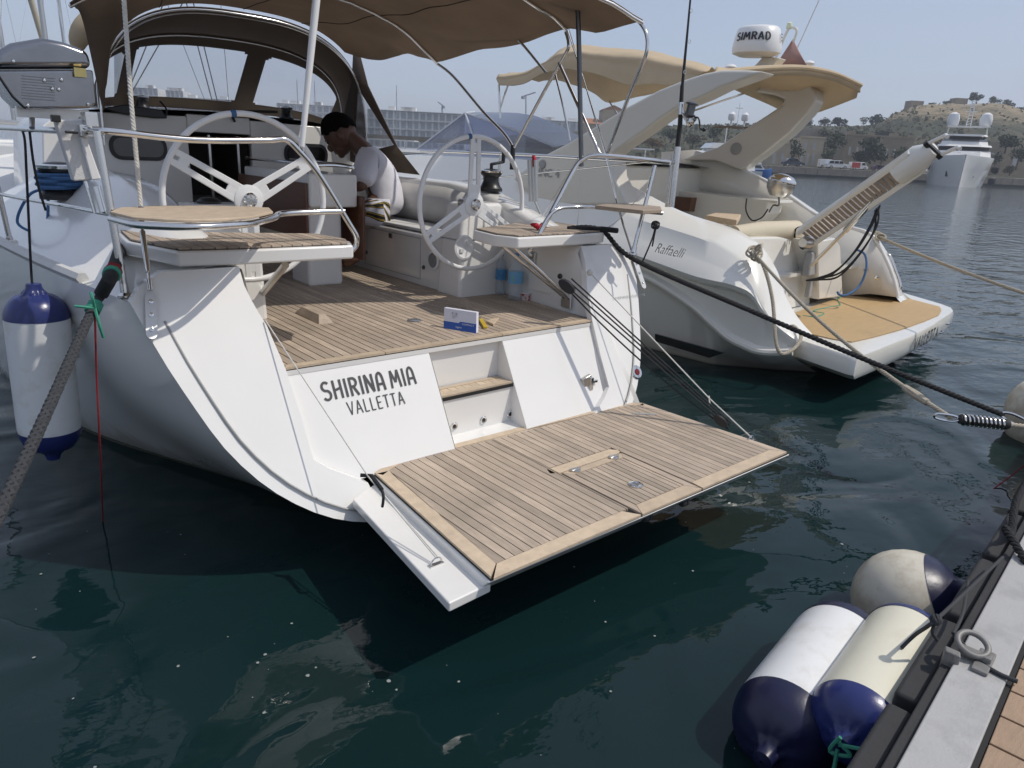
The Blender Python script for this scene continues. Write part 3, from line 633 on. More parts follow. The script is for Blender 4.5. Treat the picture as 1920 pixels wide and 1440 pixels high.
# ---- coamings, benches, helm seats
def zco(y): return 1.50 + .34 * min(1, max(0, (y - 3.75) / 1.2)) ** .8
for sg in (-1, 1):
    R0 = []; ys = [3.42, 3.75, 3.9, 4.1, 4.3, 4.5, 4.8, 5.2, 5.7, 6.2, 6.8, 7.3]
    for y in ys:
        ws, zs = sheer(max(3.5, y)); z = zco(y); ins = 1.20
        ws = min(ws, 2.2); R0.append([V((XC + sg * (ws - .004), y, zs - .002)), V((XC + sg * (ws - .05), y, zs + .012)), V((XC + sg * (ws - .16), y, zs + .03)), V((XC + sg * 1.50, y, z - .10)), V((XC + sg * 1.44, y, z - .03)), V((XC + sg * 1.38, y, z)), V((XC + sg * (ins + .05), y, z)), V((XC + sg * (ins + .012), y, z - .02)), V((XC + sg * ins, y, z - .06)), V((XC + sg * (ins - .0), y, 1.0))])
    R0[0] = [V((p.x, yW(p.z) + (.004 if j < 8 else .03), p.z)) for j, p in enumerate(R0[0])]
    MB().grid(R0).build('coaming', 'gelcoat', SY, smooth=55)
    # bench: seat top and front, aft end
    xi, xo = XC + sg * .79, XC + sg * 1.21
    MB().prism([(xi, YB + .08, ZF - .02), (xo, YB + .08, ZF - .02), (xo, 7.1, ZF - .02), (xi, 7.1, ZF - .02)], (0, 0, .455)).build('cockpit_bench', 'gelcoat', SY, bevel=.03, seg=4)
    MB().box((XC + sg * 1.0, 5.9, 1.455), (.36, 2.3, .03)).build('bench_pad', 'nonskid', SY, bevel=.012, seg=3)
    MB().grid([[V((XC + sg * 1.205, y, 1.47)), V((XC + sg * 1.16, y, 1.60)), V((XC + sg * 1.20, y, zco(y) - .05))] for y in (4.75, 5.2, 5.7, 6.2, 6.7, 7.0)]).build('backrest', 'nonskid', SY, solid=.03)
    # helm pedestal
    hx = XC + sg * 1.02; pd = MB()
    for (z0, z1, wa, wb, ya, yb) in ((ZF - .01, 1.45, .52, .50, 4.40, 4.42), (1.45, 1.72, .50, .38, 4.42, 4.47)):
        pd.add([(hx - wa / 2, ya, z0), (hx + wa / 2, ya, z0), (hx + wa / 2, 4.72, z0), (hx - wa / 2, 4.72, z0), (hx - wb / 2, yb, z1), (hx + wb / 2, yb, z1), (hx + wb / 2, 4.68, z1), (hx - wb / 2, 4.68, z1)], [(0, 1, 5, 4), (1, 2, 6, 5), (2, 3, 7, 6), (3, 0, 4, 7), (4, 5, 6, 7)])
    pd.build('helm_pedestal', 'gelcoat', SY, bevel=.03, seg=4)
    MB().lathe([(.065, 0), (.07, .004), (.07, .012), (.05, .03), (.002, .036)], (hx, 4.58, 1.72), (0, 0, 1), 24).build('compass', 'black_plastic', SY)
    # folding helm seat
    so = [(.95, 4.50), (.90, 4.05), (1.02, 3.62), (1.30, 3.575), (1.92, 3.56), (1.99, 3.72), (1.94, 4.02), (1.30, 4.28)]
    if sg > 0: so = [(2 * XC - x, y) for x, y in reversed(so)]
    slab = MB().prism([(x, y, 1.502) for x, y in so], (0, 0, .075)).build('helm_seat', 'gelcoat', SY, bevel=.014, seg=3)
    c0 = V((sum(p[0] for p in so) / 8, sum(p[1] for p in so) / 8, 0)); ins = [(c0.x + (x - c0.x) * .955, c0.y + (y - c0.y) * .93) for x, y in so]
    MB().prism([(x, y, 1.5775) for x, y in ins], (0, 0, .004)).build('seam_bed', 'caulk', slab, smooth=0)
    xs = [p[0] for p in ins]
    x = min(xs)
    hull2 = ins
    planks(hull2, min(xs), max(xs), .055, 1.579, 'teak', slab, th=.01)
    for (px_, py_) in ():
        pass
# details on the starboard side of the cockpit
hp = XC + .86
p = PY(870, 464, 4.415); MB().lathe([(.0, 0), (.092, 0), (.094, .006), (.078, .010), (.074, .007), (.002, .008)], p, (0, -1, .06), 28).box(p + V((.025, -.012, .035)), (.03, .012, .03)).box(p + V((-.03, -.012, -.02)), (.03, .012, .03)).build('inspection_port', 'white_plastic', SY)
sw = PY(908, 437, 4.415); MB().box(sw, (.06, .02, .075)).build('switch', 'black_plastic', SY, bevel=.006)
vx = BR - .004
p = PX(813, 488, XC + .79 - .006); vg = MB().lathe([(.0, 0), (.078, 0), (.078, .006), (.066, .010), (.002, .010)], p, (-1, 0, 0), 28).build('vent_grille', 'white_plastic', SY)
for k in range(-6, 7):
    w_ = math.sqrt(max(0, .058 ** 2 - (k * .009) ** 2)); MB().box(p + V((-.0115, 0, k * .009)), (.003, 2 * w_, .0045)).build('slot', 'black_plastic', vg)
# locker door on the bench front
dl = [PX(683, 432, XC + .79 - .004), PX(788, 462, XC + .79 - .004), PX(787, 505, XC + .79 - .004), PX(684, 472, XC + .79 - .004)]
y0, y1_ = dl[1].y, dl[0].y
for (a, b) in (((y0, 1.395), (y1_, 1.395)), ((y0, 1.395), (y0, 1.06)), ((y1_, 1.395), (y1_, 1.06)), ((y0, 1.06), (y1_, 1.06))):
    MB().tube([(XC + .79 - .002, a[0], a[1]), (XC + .79 - .002, b[0], b[1])], .003, 6).build('locker_seam', 'grey_plastic', SY)
p = PX(732, 442, XC + .785); MB().box(p, (.012, .05, .04)).build('locker_latch', 'dark_metal', SY, bevel=.004)
for px, py in ((688, 473), (795, 501)): MB().lathe([(.016, 0), (.016, .012), (.008, .018), (.001, .018)], PX(px, py, XC + .788), (-1, 0, 0), 14).build('knob', 'dark_metal', SY)
# panel on the inner face of the starboard coaming
p0, p1 = PX(993, 515, XC + 1.195), PX(1030, 547, XC + 1.195)
MB().box(((p0 + p1) / 2), (.008, abs(p0.y - p1.y) + .02, .13)).build('locker_lid', 'gelcoat', SY, bevel=.006)
MB().box(PX(997, 485, XC + 1.19), (.02, .09, .10)).lathe([(.028, 0), (.03, .01), (.012, .02), (.001, .02)], PX(995, 478, XC + 1.18), (-1, 0, 0), 16).build('engine_panel', 'steel_brushed', SY, bevel=.005)
# ------------------------------------------------------------------ yacht: deck, coachroof, bulkhead
dk = []
for y in (6.9, 8, 9.5, 11, 12.5, 14, 15.2):
    ws, zs = sheer(y); dk.append([V((XC + f * ws, y, zs + .015 + .06 * (1 - f * f))) for f in (-.995, -.7, -.35, 0, .35, .7, .995)])
MB().grid(dk).build('deck', 'nonskid', SY)
cw = []
for y, w_, z in ((7.06, 1.42, 2.30), (8, 1.46, 2.33), (9.5, 1.36, 2.28), (11, 1.0, 2.1), (12.4, .55, 1.8), (12.9, .3, 1.6)):
    cw.append([V((XC - w_ * 1.06, y, 1.42)), V((XC - w_, y, z - .20)), V((XC - w_ * .9, y, z - .05)), V((XC - w_ * .6, y, z)), V((XC, y, z + .03)), V((XC + w_ * .6, y, z)), V((XC + w_ * .9, y, z - .05)), V((XC + w_, y, z - .20)), V((XC + w_ * 1.06, y, 1.42))])
MB().grid(cw).build('coachroof', 'gelcoat', SY, smooth=50)
YK = 7.04; bk = MB()
def kp(x, z): return V((x, YK, z))
x0, x1 = 2.17, 2.74
MB().prism([kp(.98, 1.4), kp(x0, 1.0), kp(x0, 2.27), kp(1.22, 2.25), kp(1.06, 2.12)], (0, .06, 0)).build('bulkhead', 'gelcoat', SY, bevel=.012)
MB().prism([kp(x1, 1.0), kp(4.06, 1.4), kp(3.98, 2.12), kp(3.82, 2.25), kp(x1, 2.27)], (0, .06, 0)).build('bulkhead', 'gelcoat', SY, bevel=.012)
MB().prism([kp(x0, 2.14), kp(x1, 2.14), kp(x1, 2.29), kp(x0, 2.29)], (0, .05, 0)).build('sliding_hatch', 'gelcoat', SY, bevel=.012)
ci = MB(); 
ci.box((2.455, 7.6, 1.6), (.56, 1.0, 1.3)); ci.f = [f for f in ci.f if f != (0, 1, 5, 4)]
ci.build('companionway', mat('cabin_dark', (.05, .04, .035), .6), SY, smooth=0)
MB().box((2.34, YK - .02, 1.72), (.02, .03, .8)).box((2.60, YK - .02, 1.72), (.02, .03, .8)).build('washboard_track', 'steel_brushed', SY)
def rrect(c, w_, h_, r, k=5):
    out = []
    for sx, sz, a0 in ((1, 1, 0), (-1, 1, 90), (-1, -1, 180), (1, -1, 270)):
        for i in range(k + 1):
            a = R_(a0 + 90 * i / k); out.append(V((c[0] + sx * (w_ / 2 - r) + r * math.cos(a), c[1], c[2] + sz * (h_ / 2 - r) + r * math.sin(a))))
    return out
for cx_ in (1.75, 3.29):
    fr = MB().prism(rrect((cx_, YK - .012, 1.985), .46, .21, .09), (0, .012, 0)).build('bulkhead_window', 'black_plastic', SY)
    MB().prism(rrect((cx_, YK - .018, 1.985), .40, .15, .065), (0, .006, 0)).build('pane', 'glass_dark', fr)
def winch(c, s_=1., handle=None, m='black_plastic', par=None, nm='winch'):
    c = V(c); o = MB().lathe([(.085 * s_, 0), (.085 * s_, .02 * s_), (.07 * s_, .035 * s_), (.055 * s_, .07 * s_), (.058 * s_, .10 * s_), (.075 * s_, .115 * s_), (.08 * s_, .13 * s_), (.05 * s_, .15 * s_), (.02 * s_, .155 * s_)], c, (0, 0, 1), 24).build(nm, m, par or SY)
    MB().lathe([(.081 * s_, .128 * s_), (.083 * s_, .14 * s_), (.06 * s_, .146 * s_)], c, (0, 0, 1), 24).build('top_ring', 'steel', o)
    if handle:
        h = V(handle); MB().tube([c + UP * .15 * s_, c + UP * .19 * s_], .014, 10).tube([c + UP * .185 * s_, c + UP * .185 * s_ + h], .012, 8).tube([c + UP * .18 * s_ + h, c + UP * .26 * s_ + h], .016, 10).build('winch_handle', 'black_plastic', o)
    return o
winch(PZ(268, 206, 2.33), .9); winch(PZ(537, 224, 2.33), .9)
winch(V((XC + 1.31, 4.75, zco(4.75))), 1.15, (.14, .02, .02), 'black_plastic'); 
winch(V((.92, 5.75, 1.655)), 1.55)
# rope bag hanging on the bulkhead top
bag = [PY(x, y, YK - .03) for x, y in ((190, 203), (230, 196), (300, 206), (312, 222), (290, 222), (232, 215))]
MB().prism(bag, (0, -.04, 0)).build('rope_bag', 'black_plastic', SY, bevel=.01)
MB().tube(cr([PY(300, 190, YK - .02), PY(312, 205, YK - .06), PY(310, 222, YK - .06)], 5), .008, 8).tube(cr([PY(440, 228, YK - .02), PY(442, 210, YK - .06), PY(520, 210, YK - .06)], 5), .012, 8).build('grab_rail', 'black_plastic', SY)
# ---- cockpit table
TB = thing('cockpit_table', 'white cockpit table with folded dark wood leaves and steel grab rail', 'table', (2.65, 5.6, ZF))
MB().box((2.65, 5.85, 1.755), (.40, 1.30, .25)).build('table_top', 'gelcoat', TB, bevel=.02, seg=3)
MB().box((2.615, 5.47, 1.32), (.30, .34, .64)).build('pedestal', 'gelcoat', TB, bevel=.035, seg=4)
MB().box((2.435, 5.9, 1.60), (.022, 1.34, .42)).build('leaf', 'mahogany', TB, bevel=.004)
MB().box((2.865, 5.86, 1.47), (.022, 1.46, .50)).build('leaf', 'mahogany', TB, bevel=.004)
MB().tube(cr([(2.47, 5.25, 1.88), (2.47, 5.22, 1.93), (2.65, 5.20, 1.945), (2.83, 5.22, 1.93), (2.84, 5.5, 1.945), (2.84, 6.4, 1.945)], 5), .013, 8).tube([(2.46, 5.25, 1.945), (2.46, 6.45, 1.945)], .013, 8).build('grab_rail', 'steel', TB)
# ---- steering wheels
def wheel(c, spokes, label):
    c = V(c); r = .475
    o = MB().tube([c + V((math.cos(t) * r, 0, math.sin(t) * r)) for t in [2 * math.pi * i / 64 for i in range(64)]], .0175, 12, closed=True).build('steering_wheel', 'white_plastic', SY); o['label'] = label
    for a in spokes:
        d = V((math.cos(R_(a)), 0, math.sin(R_(a)))); n_ = V((-d.z, 0, d.x)); sp = MB()
        for s_ in (-1, 1):
            A = c + d * .03 + n_ * s_ * .040; B = c + d * (r - .005) + n_ * s_ * .028
            ay = (B - A).normalized(); sp.box((A + B) / 2, ((B - A).length, .016, .036), (ay, V((0, 1, 0)), ay.cross(V((0, 1, 0)))))
        sp.box(c + d * .40, (.06, .014, .08), (d, V((0, 1, 0)), n_)).box(c + d * .09, (.10, .014, .09), (d, V((0, 1, 0)), n_))
        sp.build('spoke', 'white_plastic', o, bevel=.005)
    MB().lathe([(.075, -.03), (.085, -.01), (.085, .012), (.06, .02)], c, (0, -1, 0), 24).build('hub', 'white_plastic', o)
    MB().lathe([(.04, .015), (.042, .035), (.034, .045), (.03, .04), (.002, .042)], c, (0, -1, 0), 24).build('hub_cap', 'steel', o)
    MB().tube([c, c + V((0, .16, 0))], .03, 12).build('shaft', 'steel_brushed', o)
    t = R_(90 if len(label) % 2 else 97); ct = c + V((math.cos(t), 0, math.sin(t))) * r
    MB().tube([c + V((math.cos(t + k) * r, 0, math.sin(t + k) * r)) for k in (-.03, 0, .03)], .0195, 12).build('tape_mark', 'rope_blue', o)
wheel(PY(466, 374, 4.30), (150, 30, 270), 'port steering wheel, white, blue tape on its rim')
wheel(PY(888, 383, 4.30), (90, 210, 330), 'starboard steering wheel, white, with three slotted spokes')
# ---- stern rails
def rail(pts, r=.0145, n=8, nm='rail', m='steel'): return MB().tube(cr(pts, n), r, 12).build(nm, m, SY)
Yr = 3.66
ca = PY(190, 246, Yr)
rail([(.45, 6.9, 2.07), (.52, 5.45, 2.09), (.66, 4.2, 2.095), (.76, 3.74, 2.10), ca + V((.06, 0, 0)), PY(360, 262, Yr - .02), PY(500, 263, Yr), PY(535, 262, Yr), PY(560, 282, Yr), PY(600, 330, Yr), PY(655, 420, Yr), PY(668, 443, Yr), PY(668, 460, Yr + .01), PY(657, 472, Yr + .01)], .0155)
lo = PY(205, 402, Yr)
rail([(.47, 6.9, 1.70), (.54, 5.45, 1.71), (.68, 4.2, 1.74), (lo.x - .0, lo.y, lo.z)], .011)

def post(a, b, r=.0135): 
    o = MB().tube([a, b], r, 12).build('stanchion', 'steel', SY); MB().lathe([(.035, 0), (.035, .008), (.02, .02), (.018, .06)], b, (V(a) - V(b)), 16).build('base', 'steel', o)
post(PY(182, 246, Yr), PY(236, 556, Yr - .03), .017); post(V((.52, 5.45, 2.09)), V((.56, 5.46, 1.39)), .015)
MB().box(V((.56, 5.46, 1.385)), (.07, .07, .09)).build('stanchion_socket', 'gelcoat', SY, bevel=.01)
st_pts = [PZ(x, y, 1.765) for x, y in ((206, 400), (250, 410), (310, 414), (360, 415), (420, 413), (470, 409), (512, 399), (505, 392), (440, 389), (360, 388), (280, 389), (225, 392))]
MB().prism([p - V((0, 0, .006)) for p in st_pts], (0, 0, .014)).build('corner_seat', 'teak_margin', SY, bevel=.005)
fr_ = [p + V((0, -.010, -.022)) for p in st_pts[0:7]]
rail(fr_ + [PY(535, 400, Yr - .02), PY(645, 396, Yr)], .016)
pr_ = [V((2 * XC - p.x, p.y, p.z)) for p in st_pts]
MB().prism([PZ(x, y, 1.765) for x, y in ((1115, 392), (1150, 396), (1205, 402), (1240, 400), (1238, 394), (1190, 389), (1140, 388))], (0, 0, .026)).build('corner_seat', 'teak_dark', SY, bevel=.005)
# seat struts
MB().tube([PY(535, 497, 3.95), PZ(474, 572, 1.05)], .022, 12).build('seat_strut', 'steel_brushed', SY)
b0 = PX(1062, 558, XC + 1.17)
o = MB().tube([V((3.13, 3.72, 1.50)), b0 + V((0, .02, 0))], .014, 10).tube([V((3.19, 3.68, 1.50)), b0 + V((0, -.03, 0))], .014, 10).build('seat_strut', 'steel', SY)
MB().box(b0 + V((.0, 0, -.02)), (.012, .10, .11)).build('base_plate', 'steel_brushed', o, bevel=.008)
# starboard rail: corner hoop, seat tube, stanchions
XS = 3.95
def sx(px, py, x=XS): return PX(px, py, x)
hub = sx(1088, 296, 3.75)
rail([sx(992, 470, 3.30), sx(1000, 460, 3.32), sx(1030, 405, 3.45), sx(1075, 320, 3.66), sx(1092, 300, 3.72), sx(1112, 292, 3.78), sx(1150, 293, 3.9), sx(1255, 304, 4.25)], .0155)
rail([sx(1000, 462, 3.32), sx(1036, 398, 3.47), sx(1090, 388, 3.72), sx(1150, 392, 3.9), sx(1242, 400, 4.25)], .013)
rail([sx(1256, 305, 4.25), V((4.38, 4.2, 2.09)), V((4.50, 5.45, 2.09)), V((4.56, 6.9, 2.07))], .0145)
post(sx(1228, 310, 4.2), sx(1186, 478, 4.05), .015)
post(V((4.50, 5.45, 2.09)), V((4.47, 5.46, 1.39)), .014)
MB().tube([sx(1250, 300, 4.25), V((4.56, 6.9, 1.71))], .006, 8).build('lifeline', 'steel', SY)
# ---- toe rail
for sg in (-1, 1):
    tl = []
    for y in (4.05, 4.6, 5.3, 6.2, 7.2, 8.5, 10, 12, 14, 15.2):
        ws, zs = sheer(y); tl.append(V((XC + sg * (ws - .012), y, zs + .02)))
    MB().tube(cr(tl, 4), .03, 6).build('toe_rail', 'nonskid', SY)
# mooring cleat and fairlead on the port quarter
cl = PZ(232, 452, 1.44)
MB().box(cl, (.16, .06, .012), (V((.93, -.3, -.2)).normalized(), V((.3, .95, 0)).normalized(), UP)).tube([cl + V((-.06, 0, .03)), cl + V((.06, -.02, .03))], .012, 8).box(cl + V((0, 0, .015)), (.03, .03, .03)).build('cleat', 'steel', SY, bevel=.004)
p = PZ(176, 442, 1.44); MB().lathe([(.02, 0), (.045, 0), (.045, .006), (.03, .010), (.002, .008)], p, (.1, -.1, 1), 20).build('deck_filler', 'steel_brushed', SY)
# ---- backstays and chain plates
def chainplate(top_px, bot_px, a=2.74):
    t = PT(*top_px, a); b = PT(*bot_px, a); d = (t - b).normalized(); n_ = V((0, -1, .55)).normalized(); s_ = d.cross(n_).normalized(); w_ = .024; pl = []
    for k in range(7): ang = math.pi * k / 6; pl.append(t + s_ * w_ * math.cos(ang) + d * w_ * math.sin(ang))
    for k in range(7): ang = math.pi + math.pi * k / 6; pl.append(b + s_ * w_ * math.cos(ang) + d * w_ * math.sin(ang))
    o = MB().prism(pl, n_ * .007).build('chain_plate', 'alu', SY)
    for f in (.12, .5, .85): MB().lathe([(.009, 0), (.010, .004), (.004, .005), (.001, .003)], b.lerp(t, f) + n_ * .007, n_, 12).build('bolt', 'steel', o)
    return t
t0 = chainplate((282, 556), (284, 627))
tp = PT(282, 545, 2.74); tb1 = PT(268, 425, 2.74) + V((0, .02, 0)); up_ = PY(228, -60, 3.9)
o = MB().tube([tp, tp.lerp(tb1, .18)], .012, 10).tube([tp.lerp(tb1, .15), tp.lerp(tb1, .3)], .007, 8).tube([tp.lerp(tb1, .28), tp.lerp(tb1, .92)], .013, 12).tube([tp.lerp(tb1, .9), tb1], .007, 8).build('turnbuckle', 'steel', SY)
MB().tube([tb1, PY(264, 388, 3.72)], .012, 10).build('stay_terminal', 'dark_metal', SY)
strands([PY(264, 388, 3.72), PY(246, 190, 3.78), up_], .0055, 3, .05, .0055).build('backstay', 'rope_white', SY)
t1 = chainplate((1190, 488), (1206, 536), 2.75)
MB().tube([t1, PT(1168, 420, 2.75), PX(1155, 372, 4.1)], .008, 8).build('turnbuckle', 'dark_metal', SY)
MB().tube([PX(1155, 372, 4.1), PX(1135, 290, 4.08), PX(1060, 30, 4.0), PX(1050, -60, 4.0)], .004, 8).build('backstay', 'steel', SY)
# ---- sprayhood
YA, YBk = 6.80, 7.75
def archA(t): a = math.pi * t; return V((XC + .12 - 1.20 * math.copysign(abs(math.cos(a)) ** .75, math.cos(a)), YA, 2.02 + 1.13 * math.sin(a) ** .62))
def archB(t): a = math.pi * t; return V((XC + .33 - 1.22 * math.copysign(abs(math.cos(a)) ** .80, math.cos(a)), YBk, 2.30 + .75 * math.sin(a) ** .62))
def baseC(t): a = math.pi * t; return V((XC + .33 - 1.27 * math.copysign(abs(math.cos(a)) ** .8, math.cos(a)), YBk + .10 + .62 * math.sin(a) ** .5, 2.28 + .10 * math.sin(a)))
n_ = 48
SH = MB(); SH.grid([[archA(i / n_).lerp(archB(i / n_), f) - V((0, 0, .03 * math.sin(math.pi * f))) for i in range(n_ + 1)] for f in (0, .2, .4, .6, .8, 1)])
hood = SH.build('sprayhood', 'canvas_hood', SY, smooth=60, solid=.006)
na, nb = 150, 40; rows_c = []; fw = MB(); fv = MB()
def inwin(t, f):
    if not (.15 < f < .86): return False
    for a, b in ((.085, .252), (.290, .542), (.586, .915)):
        if a < t < b:
            u_ = (t - a) / (b - a); v_ = (f - .15) / .71; ex, ey = min(u_, 1 - u_) * (b - a) * 3.2, min(v_, 1 - v_) * .55; r = .07
            if ex < r and ey < r and (r - ex) ** 2 + (r - ey) ** 2 > r * r: return False
            return True
    return False
G = [[archB(i / na).lerp(baseC(i / na), j / nb) for i in range(na + 1)] for j in range(nb + 1)]
for j in range(nb):
    for i in range(na):
        tgt = fv if inwin((i + .5) / na, (j + .5) / nb) else fw
        tgt.poly([G[j][i], G[j][i + 1], G[j + 1][i + 1], G[j + 1][i]])
def weld(o):
    bm = bmesh.new(); bm.from_mesh(o.data); bmesh.ops.remove_doubles(bm, verts=bm.verts, dist=.0008); bmesh.ops.recalc_face_normals(bm, faces=bm.faces); bm.to_mesh(o.data); bm.free(); o.data.shade_smooth(); return o
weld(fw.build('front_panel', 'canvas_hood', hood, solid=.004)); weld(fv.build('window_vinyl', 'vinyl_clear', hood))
for fn in (archA, archB): MB().tube([fn(i / 40) - V((0, .0, .02)) for i in range(41)], .009, 10).build('hoop', 'steel', hood)
MB().tube([archA(i / 40) + V((0, -.03, -.05)) for i in range(6, 35)], .005, 8).build('grab_hoop', 'steel', hood)
# side wings of the hood
wo_ = [(664, 60), (690, 160), (745, 275), (787, 328), (700, 318), (650, 300), (645, 215), (660, 150)]
wi_ = [(671, 165), (739, 272), (664, 290)]
for sg in (1,):
    f = (lambda p: p) if sg > 0 else (lambda p: V((2 * XC + .2 - p.x, p.y, p.z)))
    O = [f(PX(x, y, 3.78)) for x, y in wo_]; I = [f(PX(x, y, 3.78)) for x, y in wi_]
    bd = MB()
    bd.poly([O[0], O[1], I[0], O[6], O[7]]); bd.poly([O[1], O[2], I[1], I[0]]); bd.poly([O[2], O[3], O[4], I[1]]); bd.poly([O[4], O[5], I[2], I[1]]); bd.poly([O[5], O[6], I[0], I[2]])
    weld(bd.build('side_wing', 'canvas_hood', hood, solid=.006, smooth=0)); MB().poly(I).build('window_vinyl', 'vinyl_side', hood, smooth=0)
# rolled canvas and zipped cover along the port side of the hood
rc0 = resample(cr([PY(186, 22, 6.85), PY(163, 48, 6.9), PY(148, 72, 6.95), PY(146, 92, 7.0)], 6), .02); nrc = len(rc0)
MB().tube(rc0, [.035 + .05 * math.sin(math.pi * min(1, (k + 1) / nrc)) ** .7 for k in range(nrc)], 14).build('rolled_canvas', 'canvas_beige', hood)
# ---- bimini
def bim(s_, t):                                         # s -1..1 across, t 0 (forward) .. 1 (aft)
    ey = [(0, 6.74, 3.0), (.42, 5.70, 2.85), (.62, 4.9, 2.90), (.80, 4.08, 2.97), (.90, 3.78, 2.92), (1, 3.38, 2.97)]
    for (t0_, y0_, z0_), (t1_, y1_, z1_) in zip(ey, ey[1:]):
        if t <= t1_ + 1e-9: k = (t - t0_) / (t1_ - t0_); y = y0_ + (y1_ - y0_) * k; z = z0_ + (z1_ - z0_) * k; break
    w_ = 1.42 - .36 * max(0, 1 - t / .42); a = abs(s_) ** 2.3
    zm = 3.24 - .05 * math.sin(t * 2.4 * math.pi) ** 2
    wr = .012 * math.sin(9 * t + 6 * s_) * (1 - abs(s_)) + .012 * math.sin(23 * t - 11 * s_) * abs(s_) + .022 * noise.noise(V((s_ * 2.2 + t * 3, t * 9, 2))) + .012 * noise.noise(V((s_ * 9 - t * 8, t * 14, 7)))
    if t < .3:
        v_ = min(.999, abs((w_ * s_ - .12) / 1.2)); sn = math.sqrt(max(0, 1 - v_ ** 2.667)); za = 2.04 + 1.13 * sn ** .62; k_ = 1 - t / .3; k_ = k_ * k_ * (3 - 2 * k_)
        return V((XC + w_ * s_, y, (zm + (z - zm) * a + wr) * (1 - k_) + za * k_))
    return V((XC + w_ * s_, y + (.30 * (1 - s_ * s_) * max(0, (t - .8) / .2)), zm + (z - zm) * a + wr))
bm_ = MB().grid([[bim(-1 + 2 * i / 40, j / 48) for i in range(41)] for j in range(49)]).build('bimini', 'canvas', SY, smooth=60, solid=.005)
for t in (.42, .80, 1.0): MB().tube([bim(-1 + 2 * i / 40, t) - V((0, 0, .018)) for i in range(41)], .0125, 10).build('hoop', 'steel', bm_)
for s_ in (-.55, .1, .6): MB().tube([bim(s_, j / 40) - V((0, 0, .004)) for j in range(41)], .004, 6).build('seam', 'canvas_trim', bm_)
def btube(pts, r=.0125, nm='leg', x=3.94, m='steel'): return MB().tube(cr([PX(a, b, x) for a, b in pts], 6), r, 12).build(nm, m, bm_)
btube([(818, 118), (850, 143), (905, 208), (945, 250), (962, 276)]); btube([(1061, 60), (1066, 82), (1060, 102), (1020, 172), (964, 276)]); btube([(1198, 40), (1210, 58), (1214, 82), (1208, 112), (1180, 178), (1139, 286)])
btube([(1048, 118), (1085, 200), (1124, 288)], .0135); btube([(895, 33), (960, 64), (1024, 137)], .010, x=3.9); btube([(1040, 135), (1056, 200), (1069, 265)], .008)
btube([(1058, 40), (1085, 120), (1138, 290)], .004, 'strap', m='dark_metal')
MB().tube([PX(962, 272, 3.94), PX(960, 318, 3.94)], .02, 12).build('leg_socket', 'black_plastic', bm_)
# own rig ahead of the hood: mast and shrouds
for (xa, ya, xb, yb, yy) in ((248, 152, 284, 62, 9.3), (250, 168, 308, 66, 9.5), (398, 190, 368, 76, 9.8), (408, 192, 380, 77, 10.0), (380, 178, 342, 80, 11.), (428, 182, 420, 82, 11.)):
    a_, b_ = PY(xa, ya, yy), PY(xb, yb, yy); d_ = b_ - a_; MB().tube([a_ - d_ * .5, b_ + d_ * 2.2], .007 if yy < 10.5 else .004, 6).build('shroud', 'dark_metal', SY)
MB().tube([PY(232, 215, 10.3), PY(229, -220, 10.3)], .10, 14).build('mast', 'alu', SY)
# ---- upright poles
one(MB().tube([PX(1090, 312, 3.72), PX(1086, 100, 3.72), PX(1081, -60, 3.72)], .017, 12), 'flag_pole', 'dark_metal', 'slim dark steel pole rising from the starboard stern rail', 'pole')
pl = thing('white_pole', 'white tapered pole standing on the bend of the port stern rail', 'pole', PY(566, 283, Yr))
MB().tube([PY(566, 275, Yr), PY(580, 130, Yr), PY(593, 0, Yr), PY(599, -60, Yr)], [.014, .017, .020, .021], 14).build('tube', 'white_plastic', pl)
MB().tube(cr([PY(562, 272, Yr - .01), PY(561, 284, Yr - .01), PY(568, 286, Yr - .01), PY(570, 276, Yr - .01)], 4), .003, 6).build('hook', 'steel', pl)
# ------------------------------------------------------------------ motor cruiser in the next berth
MO = V((8.4, 2.9, 0))
def ML(a, b, z): return MO + E1 * a + E2 * b + UP * z
def mA(px, py, a): return PP(px, py, E1, a + MO.dot(E1))
def mB(px, py, b): return PP(px, py, E2, b + MO.dot(E2))
MY = thing('motor_cruiser', 'cream motor cruiser with radar arch, raised gangway and tan swim platform', 'motorboat', ML(.2, 3, 0))
hull_mat('cruiser_hull', (.78, .765, .71), (.20, .20, .19), .0, .03)
ST = [  # b, rail, bulge bottom, bulge top, coaming, width factor
    (.62, .36, .40, .43, .46, .96), (.80, .32, .50, .58, .62, .98), (.95, .31, .64, .76, .82, 1.0), (1.08, .33, .82, .97, 1.06, 1.0), (1.28, .38, .88, 1.15, 1.28, 1.0), (1.5, .50, .89, 1.26, 1.40, 1.0), (1.75, .64, .91, 1.34, 1.47, 1.0), (2.3, .84, 1.00, 1.43, 1.57, 1.0),
    (3.0, .97, 1.10, 1.52, 1.80, 1.0), (3.6, 1.03, 1.15, 1.58, 2.02, 1.0), (4.4, 1.10, 1.2, 1.62, 2.04, 1.0), (6.0, 1.22, 1.3, 1.68, 2.03, .98), (7.5, 1.32, 1.4, 1.70, 1.98, .93), (9., 1.42, 1.5, 1.72, 1.86, .80), (10.5, 1.5, 1.58, 1.74, 1.78, .56), (11.8, 1.58, 1.64, 1.76, 1.76, .26), (12.6, 1.66, 1.7, 1.78, 1.76, .03)]
